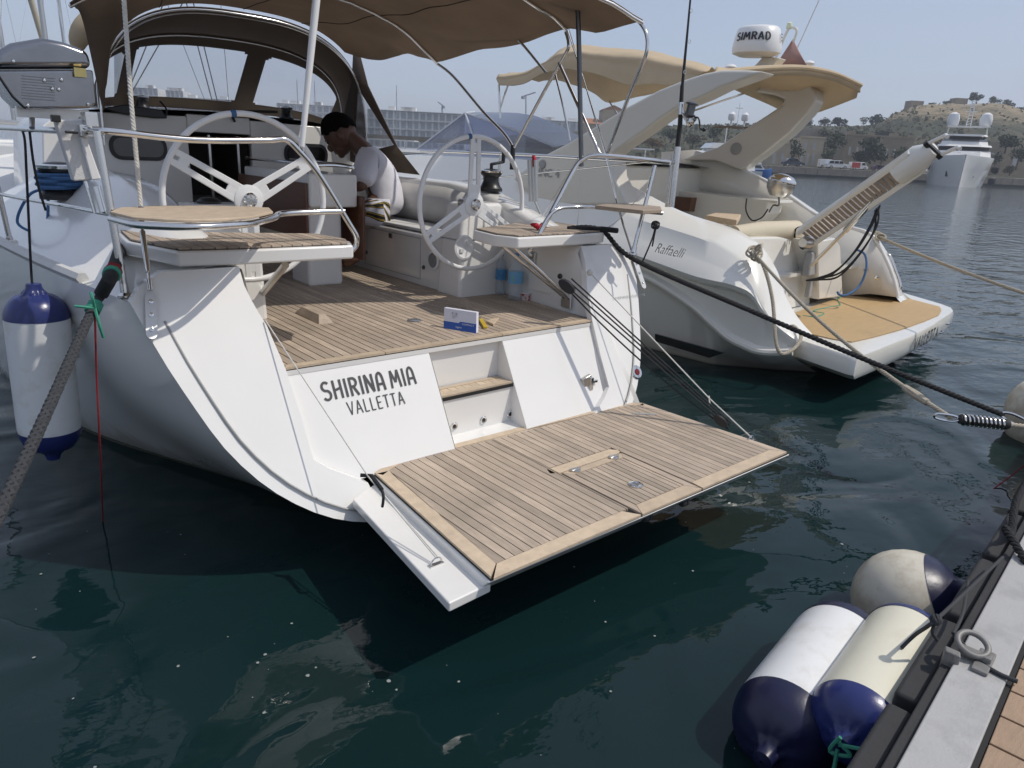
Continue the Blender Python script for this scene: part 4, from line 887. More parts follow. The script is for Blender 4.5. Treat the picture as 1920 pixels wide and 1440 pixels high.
def half(sg):
    rws = []
    for b, rl, zb, zt, zcm, wf in ST:
        c = .25; lo = min(1., max(0, (12.6 - b) / 7)); k = 1 - .55 * (1 - lo) ** 1.5
        k *= min(1, .66 + .34 * (b - .62) / .9)
        pr_ = [(0., -.55), (1.1 * k, -.42), (1.86 * k, 0.), (2.02, rl - .06), (2.05, rl - .03), (2.03, rl + .035), (2.0, rl + .05)]
        zm = (zb + zt) / 2; bl = .09 if b < 5 else .05; q_ = max(0, min(1, (b - .92) / .22))
        pr_ += [(2.0 - .015, zb - .035), (2.0 + (bl + .05) * q_, zb + .025), (2.0 + (bl + .07) * q_, zb + .07), (2.0 + bl * .75 * q_, zm), (2.0 + bl * .45 * q_, zm + .025), (1.96, zt - .01), (1.915, zt + .02), (1.80, zt + (zcm - zt) * .55), (1.68, zcm - .012), (1.62, zcm), (1.55, zcm)]
        rws.append([ML(c + sg * a * wf, b, z) for a, z in pr_])
    return rws
def dens(rws, n=4):
    cols = [cr([r[j] for r in rws], n) for j in range(len(rws[0]))]; return [[c[i] for c in cols] for i in range(len(cols[0]))]
MB().grid(dens(half(-1))).build('hull', 'cruiser_hull', MY, smooth=32)
# starboard side: same hull, plus its own inner bulwark seen from the camera
MB().grid(dens([[ML(.25 + (V(p) - ML(.25, 0, 0)).dot(-E1), 0, 0) * 0 + (p - E1 * 2 * (p - ML(.25, 0, 0)).dot(E1)) for p in r] for r in half(-1)])).build('hull', 'cruiser_hull', MY, smooth=55)
# rub rail
for sg in (-1, 1):
    rp_ = cr([ML(.25 + sg * 2.05 * wf, b, rl) for b, rl, zb, zt, zcm, wf in ST], 5)
    MB().tube(rp_, .038, 8).build('rub_rail', 'gelcoat_cream', MY)
# dark hull window strip
hw = [mA(x, y, -1.80) for x, y in ((1228, 626), (1358, 662), (1330, 671), (1228, 640))]
MB().prism(hw, E1 * .03).build('hull_window', 'glass_dark', MY)
# superstructure top over the foredeck
tp_ = []
for b, rl, zb, zt, zcm, wf in ST[9:]: tp_.append([ML(.25 + f * 1.56 * wf, b, zcm + .08 * (1 - f * f)) for f in (-1, -.6, 0, .6, 1)])
MB().grid(tp_).build('foredeck', 'gelcoat_cream', MY)
# ---- stern: platform
zpl = .46
po = [(1478, 652), (1540, 672), (1596, 690), (1608, 692), (1650, 676), (1705, 652), (1750, 627), (1780, 605), (1787, 594), (1783, 584), (1765, 574), (1690, 551), (1590, 548), (1478, 585)]
pv = [PZ(x, y - (22, 22, 22, 22, 22, 22, 21, 16, 11, 7, 4, 3, 3, 4)[i], zpl) for i, (x, y) in enumerate(po)]
cen = sum(pv, V()) / len(pv); n = len(pv); r1 = [p + (p - cen).normalized() * .035 + V((0, 0, -.04)) for p in pv]; r2 = [p + V((0, 0, -.13)) for p in r1]; r3 = [p.lerp(cen, .05) + V((0, 0, -.24)) for p in pv]
pm = MB().grid([pv, r1, r2, r3], True); pm.poly(pv); pm.poly(r3)
PLT = pm.build('swim_platform', 'gelcoat_cream', MY, smooth=50)
mt = [PZ(x, y, zpl + .004) for x, y in ((1481, 590), (1520, 577), (1590, 554), (1650, 553), (1690, 557), (1762, 576), (1765, 583), (1760, 591), (1735, 602), (1690, 618), (1640, 632), (1597, 642), (1560, 636), (1520, 627), (1484, 618))]
mat('tan_mat', (.47, .32, .155), .6, var=.12, vscale=4, stretch=(1, 8, 1), bump=.25, bscale=60, dirt=((.36, .26, .14), .6, .9, 3))
MB().prism(mt, (0, 0, .008)).build('deck_mat', 'tan_mat', PLT, smooth=0)
a_ = PZ(1712, 645, zpl - .15); b_ = PZ(1748, 624, zpl - .15); k1 = r1[5]; k2 = r1[7]
def face(f, dz): p = (r1[5].lerp(r1[6], f * 2) if f < .5 else r1[6].lerp(r1[7], f * 2 - 1)); return p + UP * dz
out = (face(.5, 0) - cen); out.z = 0; out.normalize()
lettering('VaLLETTa', 'port_name', 'letter', PLT, face(.03, -.12) + out * .03, (face(.49, -.12) - face(.03, -.12)), V((0, 0, .135)), stroke=.20, depth=.012, gap=.15)
for px, py in ((1775, 606), (1762, 622), (1638, 652)):
    p = PZ(px, py, zpl - .06); MB().tube([p + E1 * -.06, p + E1 * -.05 - E2 * .03, p + E1 * .05 - E2 * .03, p + E1 * .06], .009, 8).build('cleat', 'steel', PLT)
# transom wall, centre locker, cushions
tw = MB().prism([ML(-1.62, 1.42, .45), ML(.55, 1.36, .45), ML(.55, 1.52, 1.30), ML(-1.55, 1.60, 1.36)], E2 * .12).build('transom', 'gelcoat_cream', MY, bevel=.03, seg=3)
c0 = [mB(x, y, 1.22) for x, y in ((1533, 452), (1566, 446), (1576, 460), (1581, 556), (1536, 562))]
MB().prism(c0, E2 * .45).build('gangway_locker', 'gelcoat_cream', MY, bevel=.02, seg=3)
MB().box(mB(1519, 494, 1.30), (.22, .10, .30), (E1, E2, UP)).build('gangway_base', 'grey_plastic', MY, bevel=.03, seg=3)
MB().box(mB(1517, 541, 1.30), (.10, .06, .22), (E1, E2, UP)).build('shore_power_box', 'grey_plastic', MY, bevel=.015)
mat('cushion', (.60, .53, .40), .7, var=.05, bump=.2, bscale=20)
MB().tube([mA(1375, 440, -.9), mA(1430, 436, -.4), mA(1492, 432, .2)], [.10, .13, .12], 14).build('sunpad_bolster', 'cushion', MY)
MB().box(ML(-.5, 2.35, 1.22), (1.9, 1.2, .18), (E1, E2, UP)).build('sunpad', 'cushion', MY, bevel=.05, seg=3)
# cockpit floor and furniture
MB().prism([ML(-1.6, 1.5, .86), ML(1.75, 1.2, .86), ML(1.75, 5.2, .86), ML(-1.6, 5.2, .86)], (0, 0, .04)).build('cockpit_floor', 'gelcoat_cream', MY, smooth=0)
tb = [mA(x, y, -.1) for x, y in ((1325, 412), (1372, 408), (1420, 410), (1382, 422))]
tz = ML(0, 0, 1.36).z
MB().prism([PZ(x, y, 1.42) for x, y in ((1322, 414), (1340, 409), (1388, 412), (1380, 424))], (0, 0, .07)).build('table_top', 'teak_margin', MY, bevel=.01)
MB().box(mA(1360, 445, .3), (.1, .1, .5), (E1, E2, UP)).build('table_leg', 'steel', MY)
MB().prism([mA(x, y, .9) for x, y in ((1228, 365), (1297, 371), (1292, 397), (1250, 392))], E1 * .5).build('galley_front', 'mahogany', MY)
gal = MB().prism([mA(x, y, 1.05) for x, y in ((1236, 352), (1390, 372), (1440, 378), (1436, 400), (1400, 436), (1290, 402))], E1 * .5).build('galley_unit', 'gelcoat_cream', MY, bevel=.02)
MB().box(mA(1415, 374, 1.3) , (.5, .9, .04), (E1, E2, UP)).build('galley_top', 'gelcoat_cream', MY, bevel=.01)
MB().box(ML(.55, 4.3, 1.45), (2.3, 1.1, 1.15), (E1, E2, UP)).build('helm_console', 'gelcoat_cream', MY, bevel=.05, seg=3)
MB().box(ML(-.9, 3.5, 1.2), (.7, .5, .7), (E1, E2, UP)).build('helm_seat', 'cushion', MY, bevel=.06, seg=3)
# starboard inner bulwark and quarter fin
bw = [mA(x, y, 1.62) for x, y in ((1240, 285), (1300, 281), (1360, 300), (1395, 322), (1440, 344), (1490, 378), (1525, 402), (1575, 424), (1630, 441), (1655, 480), (1672, 520), (1681, 556))]
lo_ = [mA(x, y, 1.62) for x, y in ((1240, 380), (1300, 390), (1360, 400), (1395, 410), (1440, 430), (1490, 450), (1525, 500), (1575, 556), (1600, 553), (1630, 551), (1650, 553), (1681, 557))]
MB().grid([[p + E1 * .13 for p in bw], [p + E1 * .13 for p in lo_]]).build('bulwark', 'gelcoat_cream', MY, solid=.26, smooth=60)
MB().tube(cr([p + E1 * .03 + UP * .01 for p in bw[2:]], 4), .028, 10).build('bulwark_cap', 'gelcoat', MY)
MB().tube(cr([mA(x, y, 1.85) for x, y in ((1655, 478), (1668, 478), (1681, 510), (1689, 535), (1683, 552))], 5), .014, 10).build('grab_rail', 'steel', MY)
for px, py in ((1624, 506), (1644, 521)): MB().lathe([(.0, 0), (.03, 0), (.03, .006), (.012, .01), (.001, .01)], mA(px, py, 1.585), -E1, 14).build('socket', 'steel', MY)
# ---- radar arch
mat('arch_grey', (.63, .60, .535), .3, var=.03, vscale=2, coat=.3)
def legp(pts, a, w_, nm='arch_leg', m='arch_grey'):
    return MB().prism([mA(x, y, a) for x, y in pts], E1 * w_).build(nm, m, MY, bevel=.035, seg=4)
legp([(960, 335), (1010, 296), (1060, 270), (1110, 240), (1170, 203), (1235, 168), (1283, 149), (1320, 137), (1352, 131), (1400, 131), (1432, 134), (1400, 147), (1350, 165), (1312, 184), (1272, 200), (1235, 224), (1205, 247), (1160, 278), (1146, 290), (1150, 330), (1180, 385), (1020, 385)], -1.72, .30)
ly = legp([(1276, 300), (1300, 291), (1345, 276), (1390, 246), (1440, 214), (1467, 196), (1470, 186), (1450, 178), (1415, 172), (1440, 152), (1490, 150), (1518, 158), (1530, 174), (1530, 190), (1516, 212), (1480, 250), (1430, 290), (1388, 319), (1340, 301)], 1.48, .30)
MB().lathe([(.0, 0), (.085, 0), (.085, .012), (.07, .018), (.001, .018)], mA(1380, 279, 1.475), -E1, 24).build('speaker', 'grey_plastic', ly)
MB().lathe([(.0, 0), (.055, 0), (.05, .012), (.001, .014)], mA(1017, 308, -1.725), -E1, 20).build('emblem', 'letter_grey', MY)
p = mA(1010, 331, -1.725); text('INC 4', 'model_lettering', 'letter_grey', MY, p, E2 * -.33, UP * .10, bold=.01, depth=.006)
p = mA(1235, 463, -1.99); p2 = mA(1281, 478, -1.99)
text('Raffaelli', 'maker_lettering', 'letter', MY, mA(1234, 472, -1.985) - E1 * .05, mA(1284, 483, -1.985) - mA(1234, 472, -1.985), UP * .10 + E2 * -.05, bold=-.01, depth=.02)
# awning across the arch
A_ = [mA(x, y, a) for x, y, a in ((1340, 140, -1.5), (1385, 133, -1.0), (1430, 129, -.5), (1490, 127, .3), (1530, 131, .8), (1570, 141, 1.35), (1614, 161, 1.9))]
A2 = [p - UP * .085 for p in A_]
F_ = [mA(x, y, a) for x, y, a in ((1340, 152, -1.2), (1360, 160, .2), (1388, 172, 1.9), (1440, 194, 1.95), (1480, 212, 2.0), (1520, 214, 2.05), (1606, 183, 2.1))]
T_ = [p.lerp(q, .5) + UP * .10 for p, q in zip(A_, F_)]
aw = MB().grid([cr(F_, 4), cr(T_, 4), cr(A_, 4), cr(A2, 4)]).build('awning', 'canvas_beige', MY, smooth=60, solid=.02)
MB().tube(cr([p + UP * .005 for p in A_], 4), .03, 8).build('awning_edge', 'canvas_beige', aw)
# radar dome, mast loop, flag, antennas
rc = mA(1417, 106, 0.)
rd = MB().lathe([(.20, 0), (.275, .03), (.285, .08), (.265, .20), (.24, .29), (.21, .315), (.02, .325)], rc, (-.03, .0, 1), 40).build('radar_dome', 'white_plastic', MY)
vw = (EYE - rc); vw.z = 0; vw.normalize(); sd_ = V((-vw.y, vw.x, 0))
def curved(s_, nm, z0, h_, a0, a1, R0):
    o = lettering(s_, nm, 'letter', rd, V((0, 0, 0)), V((1, 0, 0)), V((0, 0, .33)), stroke=.155, depth=0, gap=.18)
    off = OFF[rd.name]
    for v in o.data.vertices:
        c = v.co + off; f, g_ = c.x, c.z / .33; a = a0 + (a1 - a0) * f; z = z0 + h_ * g_; rr = R0 - .02 * (z - .08) / .12 + .003
        v.co = rc + (vw * math.cos(a) + sd_ * math.sin(a)) * rr + UP * z - off
curved('SIMRaD', 'maker_name', .145, .085, R_(-58), R_(28), .294)
curved('E', 'logo', .155, .075, R_(62), R_(76), .294)
MB().prism([mA(x, y, .15) for x, y in ((1405, 133), (1430, 106), (1462, 108), (1440, 134))], E1 * .2).build('radar_bracket', 'gelcoat_cream', MY, bevel=.015)
fm = MB().tube(cr([mA(x, y, .55) for x, y in ((1448, 128), (1462, 90), (1478, 55), (1488, 52), (1494, 57), (1490, 72), (1487, 78))], 6), .016, 8).build('mast_loop', 'gelcoat_cream', MY)
MB().lathe([(.03, 0), (.034, .02), (.03, .06), (.01, .075)], mA(1479, 54, .55), (0, 0, 1), 14).build('nav_light', mat('nav_lens', (.75, .8, .55), .15), fm)
fl_ = [mA(x, y, .6) for x, y in ((1487, 74), (1497, 95), (1513, 124), (1453, 126), (1470, 100))]
MB().poly(fl_).build('furled_flag', mat('flag_dusty', (.36, .22, .20), .85, bump=.4, bscale=12), fm, solid=.03)
MB().tube([mA(1494, 92, .7), mA(1545, -20, .7)], .006, 8).build('antenna', 'white_plastic', MY)
for px, py in ((1370, 129), (1516, 122)): MB().lathe([(.07, 0), (.075, .02), (.05, .045), (.01, .055)], mA(px, py, .3 if px < 1400 else .9), (0, 0, 1), 18).build('gps_dome', 'white_plastic', MY)
# ---- forward bimini
PE = [mA(x, y, -1.35) for x, y in ((936, 158), (962, 160), (1000, 150), (1050, 131), (1110, 140), (1180, 159), (1240, 163), (1300, 150))]
PM = [mA(x, y, -1.15) for x, y in ((938, 142), (975, 139), (1015, 122), (1060, 96), (1130, 97), (1200, 102), (1262, 114), (1330, 133))]
PT_ = [mA(x, y, 0.1) for x, y in ((960, 140), (1000, 136), (1035, 118), (1070, 97), (1140, 98), (1210, 104), (1275, 116), (1340, 132))]
SE = [mA(x, y, 1.45) for x, y in ((1010, 152), (1040, 150), (1075, 158), (1110, 172), (1142, 192), (1200, 180), (1262, 168), (1330, 150))]
bg_ = [cr(PE, 8), cr([p.lerp(q, .5) - E1 * .06 for p, q in zip(PE, PM)], 8), cr(PM, 8), cr(PT_, 8), cr(SE, 8)]
bg_ = [cr([r[i] for r in bg_], 7) for i in range(len(bg_[0]))]
bg_ = [[p + (UP * .6 - E1 * .5) * (.05 * noise.noise(V((p.x * 1.3, p.y * 1.9, p.z * 2.5))) + .03 * noise.noise(V((p.x * 3.1, p.y * 4.3, p.z * 6.)))) for p in r] for r in bg_]
MB().grid(bg_).build('bimini', 'canvas_beige', MY, smooth=60, solid=.012)
for pts, a in (((1140, 190), (1090, 290), .9), ((1142, 150), (1060, 200), -.2), ((935, 160), (938, 222), -1.3), ((950, 160), (940, 215), -1.25), ((1022, 150), (1068, 265), -.6)) if False else (): pass
for x0_, y0_, x1_, y1_, a in ((1142, 190, 1165, 225, 1.4), (935, 158, 938, 222, -1.3), (952, 160, 935, 210, -1.2), (1395, 175, 1150, 260, 1.3)):
    MB().tube([mA(x0_, y0_, a), mA(x1_, y1_, a)], .014, 8).build('bimini_strut', 'steel', MY)
# ---- windscreen cover of tinted vinyl
W0 = [mA(x, y, -1.30) for x, y in ((782, 280), (900, 292), (1050, 298))]; W1 = [mA(x, y, -.9) for x, y in ((872, 212), (955, 240), (1040, 276))]; W2 = [mA(x, y, 1.0) for x, y in ((890, 210), (1000, 216), (1100, 262))]; W3 = [mA(x, y, 1.5) for x, y in ((820, 262), (1000, 262), (1100, 285))]
ws = MB().grid([cr(W0, 4), cr(W1, 4), cr(W2, 4), cr(W3, 4)]).build('windscreen_cover', 'vinyl_blue', MY, smooth=25)
MB().poly([W0[0], W1[0], W2[0], W3[0]]).build('front_pane', 'vinyl_blue', ws, smooth=0)
for a, b in ((W0[0], W1[0]), (W1[0], W1[1]), (W1[1], W1[2]), (W0[1], W1[0]), (W1[0], W2[0])): MB().tube([a, b], .016, 8).build('seam', mat('seam_grey', (.5, .52, .56), .5) if 'seam_grey' not in M else 'seam_grey', ws)
# ---- gangway folded up
GW = thing('gangway', 'white folding gangway with slatted tread raised over the tan platform', 'gangway', mA(1500, 450, 0.))
g0, g1 = mA(1508, 447, -.02), mA(1722, 300, -.25); gd = (g1 - g0).normalized(); gw_ = E1 * .55 - UP * .85; gs = (gw_ - gd * gw_.dot(gd)).normalized(); gn = gs.cross(gd).normalized()
if gn.dot(EYE - g0) < 0: gn = -gn
L_ = (g1 - g0).length
for s_ in (-1, 1):
    MB().box((g0 + g1) / 2 + gs * s_ * .115, (L_, .06, .09), (gd, gs, gn)).build('side_beam', 'gelcoat_cream', GW, bevel=.015, seg=3)
for k in range(26):
    MB().box(g0.lerp(g1, (k + 1.2) / 27.5) + gn * .02, (.035, .18, .02), (gd, gs, gn)).build('slat', 'teak_dark', GW)
e0, e1 = g1 - gd * .02, mA(1745, 297, -.3)
MB().tube([g1 - gd * .25 - gn * .02, g1 + gd * .02 - gn * .03, g1 + gd * .17 - gn * .01], [.13, .14, .07], 14).build('end_cover', 'gelcoat_cream', GW)
MB().box(g1 + gd * .16, (.05, .24, .06), (gd, gs, gn)).build('end_pad', 'black_plastic', GW, bevel=.01)
for s_ in (-1, 1): MB().tube([g1 + gd * .17 + gs * s_ * .09, g1 + gd * .36 + gs * s_ * .09 + gn * .08, g1 + gd * .38 + gs * s_ * .09 + gn * .14], .02, 8).build('roller_arm', 'white_plastic', GW)
MB().tube([mA(1519, 500, 0), mA(1590, 428, -.05)], .02, 10).tube([mA(1585, 433, -.05), mA(1655, 355, -.12)], .035, 10).build('lift_ram', 'steel', GW)
MB().lathe([(.05, -.16), (.075, -.1), (.08, 0), (.075, .1), (.05, .16)], mA(1515, 454, 0), E1, 16).build('hinge_barrel', 'steel_brushed', GW)
for k, (dx_, dy_) in enumerate(((0, 0), (8, 4), (-6, 6), (3, 12))):
    MB().tube(cr([mA(1650 - k * 3, 385 + k * 3, -.1), mA(1636 + dx_, 420 + dy_, -.15), mA(1605 + dx_, 470 + dy_, -.2), mA(1568 + dx_, 507 + dy_, -.2), mA(1535, 521 + dy_ * .3, -.1), mA(1512, 526, 0)], 6), .011, 8).build('hydraulic_hose', 'black_rubber', GW)
MB().tube(cr([mA(1490, 446, 0), mA(1492, 430, 0), mA(1506, 425, 0), mA(1512, 432, 0)], 6), .011, 8).tube(cr([mA(1504, 448, -.1), mA(1500, 462, -.1), mA(1506, 467, -.1), mA(1510, 460, -.1), mA(1504, 448, -.1)], 5), .008, 8).build('lashing', 'rope_black', GW)
# ---- kettle grill on the starboard rail
kg = thing('kettle_grill', 'round polished steel boat grill clamped on the cruiser cockpit side', 'grill', mA(1462, 374, .9))
kc = mA(1463, 352, .9); tilt = V((.15, -.1, 1))
MB().lathe([(.0, 0), (.16, .02), (.185, .06), (.18, .10), (.13, .15), (.05, .175), (.01, .18)], kc, tilt, 28).build('lid', 'steel', kg)
MB().lathe([(.185, .045), (.175, -.02), (.13, -.09), (.10, -.12), (.01, -.125)], kc, tilt, 28).build('bowl', 'steel_brushed', kg)
MB().tube(cr([kc + V((0, 0, -.12)), mA(1460, 385, .9), mA(1450, 385, .9), mA(1442, 398, .9)], 4), .012, 8).build('mount', 'dark_metal', kg)
one(MB().tube(cr([mA(1400, 372, .95), mA(1399, 395, .95), mA(1410, 413, .95), mA(1428, 408, .95), mA(1440, 392, .95)], 6), .010, 8), 'gas_hose', 'black_rubber', 'thin dark gas hose hanging under the steel kettle grill', 'hose')
one(MB().tube(cr([mA(1606, 468, .9), mA(1622, 478, .9), mA(1624, 505, .8), mA(1612, 535, .7), mA(1590, 552, .5), mA(1575, 553, .4), mA(1570, 547, .4)], 6), .014, 8), 'shore_power_cable', 'rope_blue', 'blue shore power cable curving down to the tan platform', 'cable')
one(MB().tube(cr([PZ(1505, 592, .47), PZ(1530, 594, .475), PZ(1545, 588, .47), PZ(1525, 583, .475), PZ(1560, 575, .47), PZ(1575, 572, .475), PZ(1570, 562, .47), PZ(1578, 556, .475)], 6), .008, 6), 'green_line', 'rope_green', 'thin green line lying loose on the tan platform mat', 'rope')
# ------------------------------------------------------------------ far shore
HR = V((CR.x, CR.y, 0)).normalized(); HF = V((CF.x, CF.y, 0)).normalized()
rnd = random.Random(11)
def scrub_mat():
    m = bpy.data.materials.new('scrub_ground'); m.use_nodes = True; t = m.node_tree; N = t.nodes; L = t.links; b = N['Principled BSDF']; b.inputs['Roughness'].default_value = .95
    tc = N.new('ShaderNodeTexCoord')
    def noi(s_, d=6):
        n = N.new('ShaderNodeTexNoise'); n.inputs['Scale'].default_value = s_; n.inputs['Detail'].default_value = d; n.inputs['Roughness'].default_value = .65; L.new(tc.outputs['Object'], n.inputs['Vector']); return n.outputs['Fac']
    def ramp(src, stops):
        r = N.new('ShaderNodeValToRGB'); L.new(src, r.inputs[0]); e = r.color_ramp.elements
        while len(e) < len(stops): e.new(.5)
        for el, (p, c) in zip(e, stops): el.position = p; el.color = (*c, 1)
        return r.outputs[0]
    low = ramp(noi(.11), [(.30, (.026, .036, .016)), (.50, (.055, .060, .028)), (.66, (.105, .090, .055)), (.82, (.18, .145, .095))])
    rock = ramp(noi(.35, 8), [(.3, (.10, .075, .045)), (.5, (.30, .235, .14)), (.7, (.42, .34, .21))])
    sx_ = N.new('ShaderNodeSeparateXYZ'); L.new(tc.outputs['Object'], sx_.inputs[0])
    ad = N.new('ShaderNodeMath'); ad.operation = 'MULTIPLY_ADD'; L.new(noi(.05, 3), ad.inputs[0]); ad.inputs[1].default_value = 26; L.new(sx_.outputs['Z'], ad.inputs[2])
    mr = N.new('ShaderNodeMapRange'); mr.inputs[1].default_value = 36; mr.inputs[2].default_value = 44; L.new(ad.outputs[0], mr.inputs[0])
    mx_ = N.new('ShaderNodeMix'); mx_.data_type = 'RGBA'; L.new(mr.outputs[0], mx_.inputs[0]); L.new(low, mx_.inputs[6]); L.new(rock, mx_.inputs[7]); L.new(mx_.outputs[2], b.inputs['Base Color'])
    bp = N.new('ShaderNodeBump'); bp.inputs['Distance'].default_value = 1.5; L.new(noi(.5, 8), bp.inputs['Height']); L.new(bp.outputs[0], b.inputs['Normal'])
    return m
def interp(tab, x):
    if x <= tab[0][0]: return tab[0][1]
    for (a, ya), (b, yb) in zip(tab, tab[1:]):
        if x <= b: return ya + (yb - ya) * (x - a) / (b - a)
    return tab[-1][1]
sil = [(880, 262), (1000, 250), (1100, 246), (1200, 240), (1300, 236), (1440, 233), (1520, 236), (1600, 238), (1635, 232), (1655, 217), (1690, 203), (1712, 198), (1760, 196), (1800, 196), (1860, 197), (1885, 203), (1905, 209), (1960, 208), (2100, 215)]
quay_d = 203.
rowsT = []
for k, (d, f) in enumerate(((212, 0), (228, .02), (248, .16), (270, .34), (295, .55), (320, .76), (345, .93), (365, 1.0), (400, .96), (470, .5))):
    r = []
    for i in range(0, 123):
        x = 880 + i * 10; g0 = PD(x, 300, d); hz = 2.45; p = V((g0.x, g0.y, hz)); top = PD(x, interp(sil, x), 365).z
        n1 = noise.noise(V((x * .021, d * .03, 0))) * 1.6 + noise.noise(V((x * .06, d * .09, 5))) * .7
        p.z = hz + (top - hz) * f + (n1 * (1 - abs(2 * f - 1) * .55) if f > 0 else 0); r.append(p)
    rowsT.append(r)
ter = MB().grid(rowsT).build('hillside', scrub_mat(), None, smooth=60); ter['kind'] = 'structure'
# quay wall and road along it
mat('quay_stone', (.27, .235, .19), .9, var=.3, vscale=1.2, bump=.5, bscale=2.5, dirt=((.13, .12, .09), .5, .8, .6))
mat('wet_stone', (.045, .047, .038), .7, var=.3, vscale=1)
mat('quay_road', (.30, .27, .225), .95, var=.12, vscale=.5)
qa, qb = PZ(1380, 324.2, 0), PZ(1960, 352.6, 0); qa = V((qa.x, qa.y, 0)); qd = None
qpts = []
for x, y in ((860, 297), (1150, 312), (1440, 327), (1600, 335), (1760, 343), (1920, 351), (2080, 359)):
    g0 = PD(x, y, quay_d); qpts.append(V((g0.x, g0.y, 0)))
QW = thing('stone_quay', 'long pale stone quay wall with a road behind it across the harbour', 'quay', qpts[2])
for a, b in zip(qpts, qpts[1:]):
    L2 = (b - a); n = 7
    for i in range(n):
        p0, p1 = a.lerp(b, i / n), a.lerp(b, (i + 1) / n - .004); nn = HF * 1.2
        MB().prism([p0 + UP * .55, p1 + UP * .55, p1 + nn + UP * .55, p0 + nn + UP * .55], UP * (1.85 + rnd.uniform(-.02, .02))).build('wall_block', 'quay_stone', QW, smooth=0)
MB().grid([[p - HF * .05 - UP * .6 for p in qpts], [p - HF * .12 + UP * .6 for p in qpts], [p + HF * 1.0 + UP * .62 for p in qpts]]).build('tide_band', 'wet_stone', QW, smooth=0)
MB().grid([[p + HF * .9 + UP * 2.38 for p in qpts], [p + HF * 12 + UP * 2.48 for p in qpts]]).build('road', 'quay_road', QW, smooth=0)
# ------------------------------------------------------------------ vegetation
def leaf_mat(name, c):
    return mat(name, c, .75, var=.35, vscale=.8, objvar=.2, trans=.25)
leaf_mat('leaf_dark', (.030, .045, .018)); leaf_mat('leaf_mid', (.060, .075, .028)); leaf_mat('leaf_olive', (.095, .090, .045)); leaf_mat('leaf_dry', (.17, .12, .06)); mat('bark', (.10, .075, .05), .9, var=.3)
def tree(name, label, px, py, rx, ry, d, m='leaf_mid', n=420, group='trees and bushes on the far shore', trunk=True):
    s_ = d / FPX; c = PD(px, py, d); rx *= s_; ry *= s_; base = V((c.x, c.y, c.z - ry * 1.15)); t = thing(name, label, 'tree', base, group); mb = MB()
    lobes = [(V((rnd.uniform(-.55, .55) * rx, rnd.uniform(-.5, .5) * rx, rnd.uniform(-.45, .55) * ry)), rnd.uniform(.35, .62)) for _ in range(7)]
    for i in range(n):
        l, q = rnd.choice(lobes); v = V((rnd.gauss(0, 1), rnd.gauss(0, 1), rnd.gauss(0, 1))).normalized() * rnd.uniform(.55, 1.05)
        p = c + l + V((v.x * rx * q, v.y * rx * q, v.z * ry * q)); sz = rx * rnd.uniform(.06, .14)
        a = V((rnd.gauss(0, 1), rnd.gauss(0, 1), rnd.gauss(0, 1))).normalized(); b = a.orthogonal().normalized(); e = a.cross(b)
        mb.poly([p + b * sz, p + e * sz * .8, p - b * sz * 1.1, p - e * sz * .7])
    mb.build('crown', m, t, smooth=0, fix=False)
    tk_ = MB(); tk_.tube([base - UP * ry * .25, base + UP * ry * .5, c + UP * ry * .1], [rx * .09, rx * .06, rx * .03], 7)
    for k in range(3):
        l = lobes[k][0]; tk_.tube([c - UP * ry * .5, c + l * .8], [rx * .045, rx * .015], 5)
    tk_.build('trunk', 'bark', t)
    return t
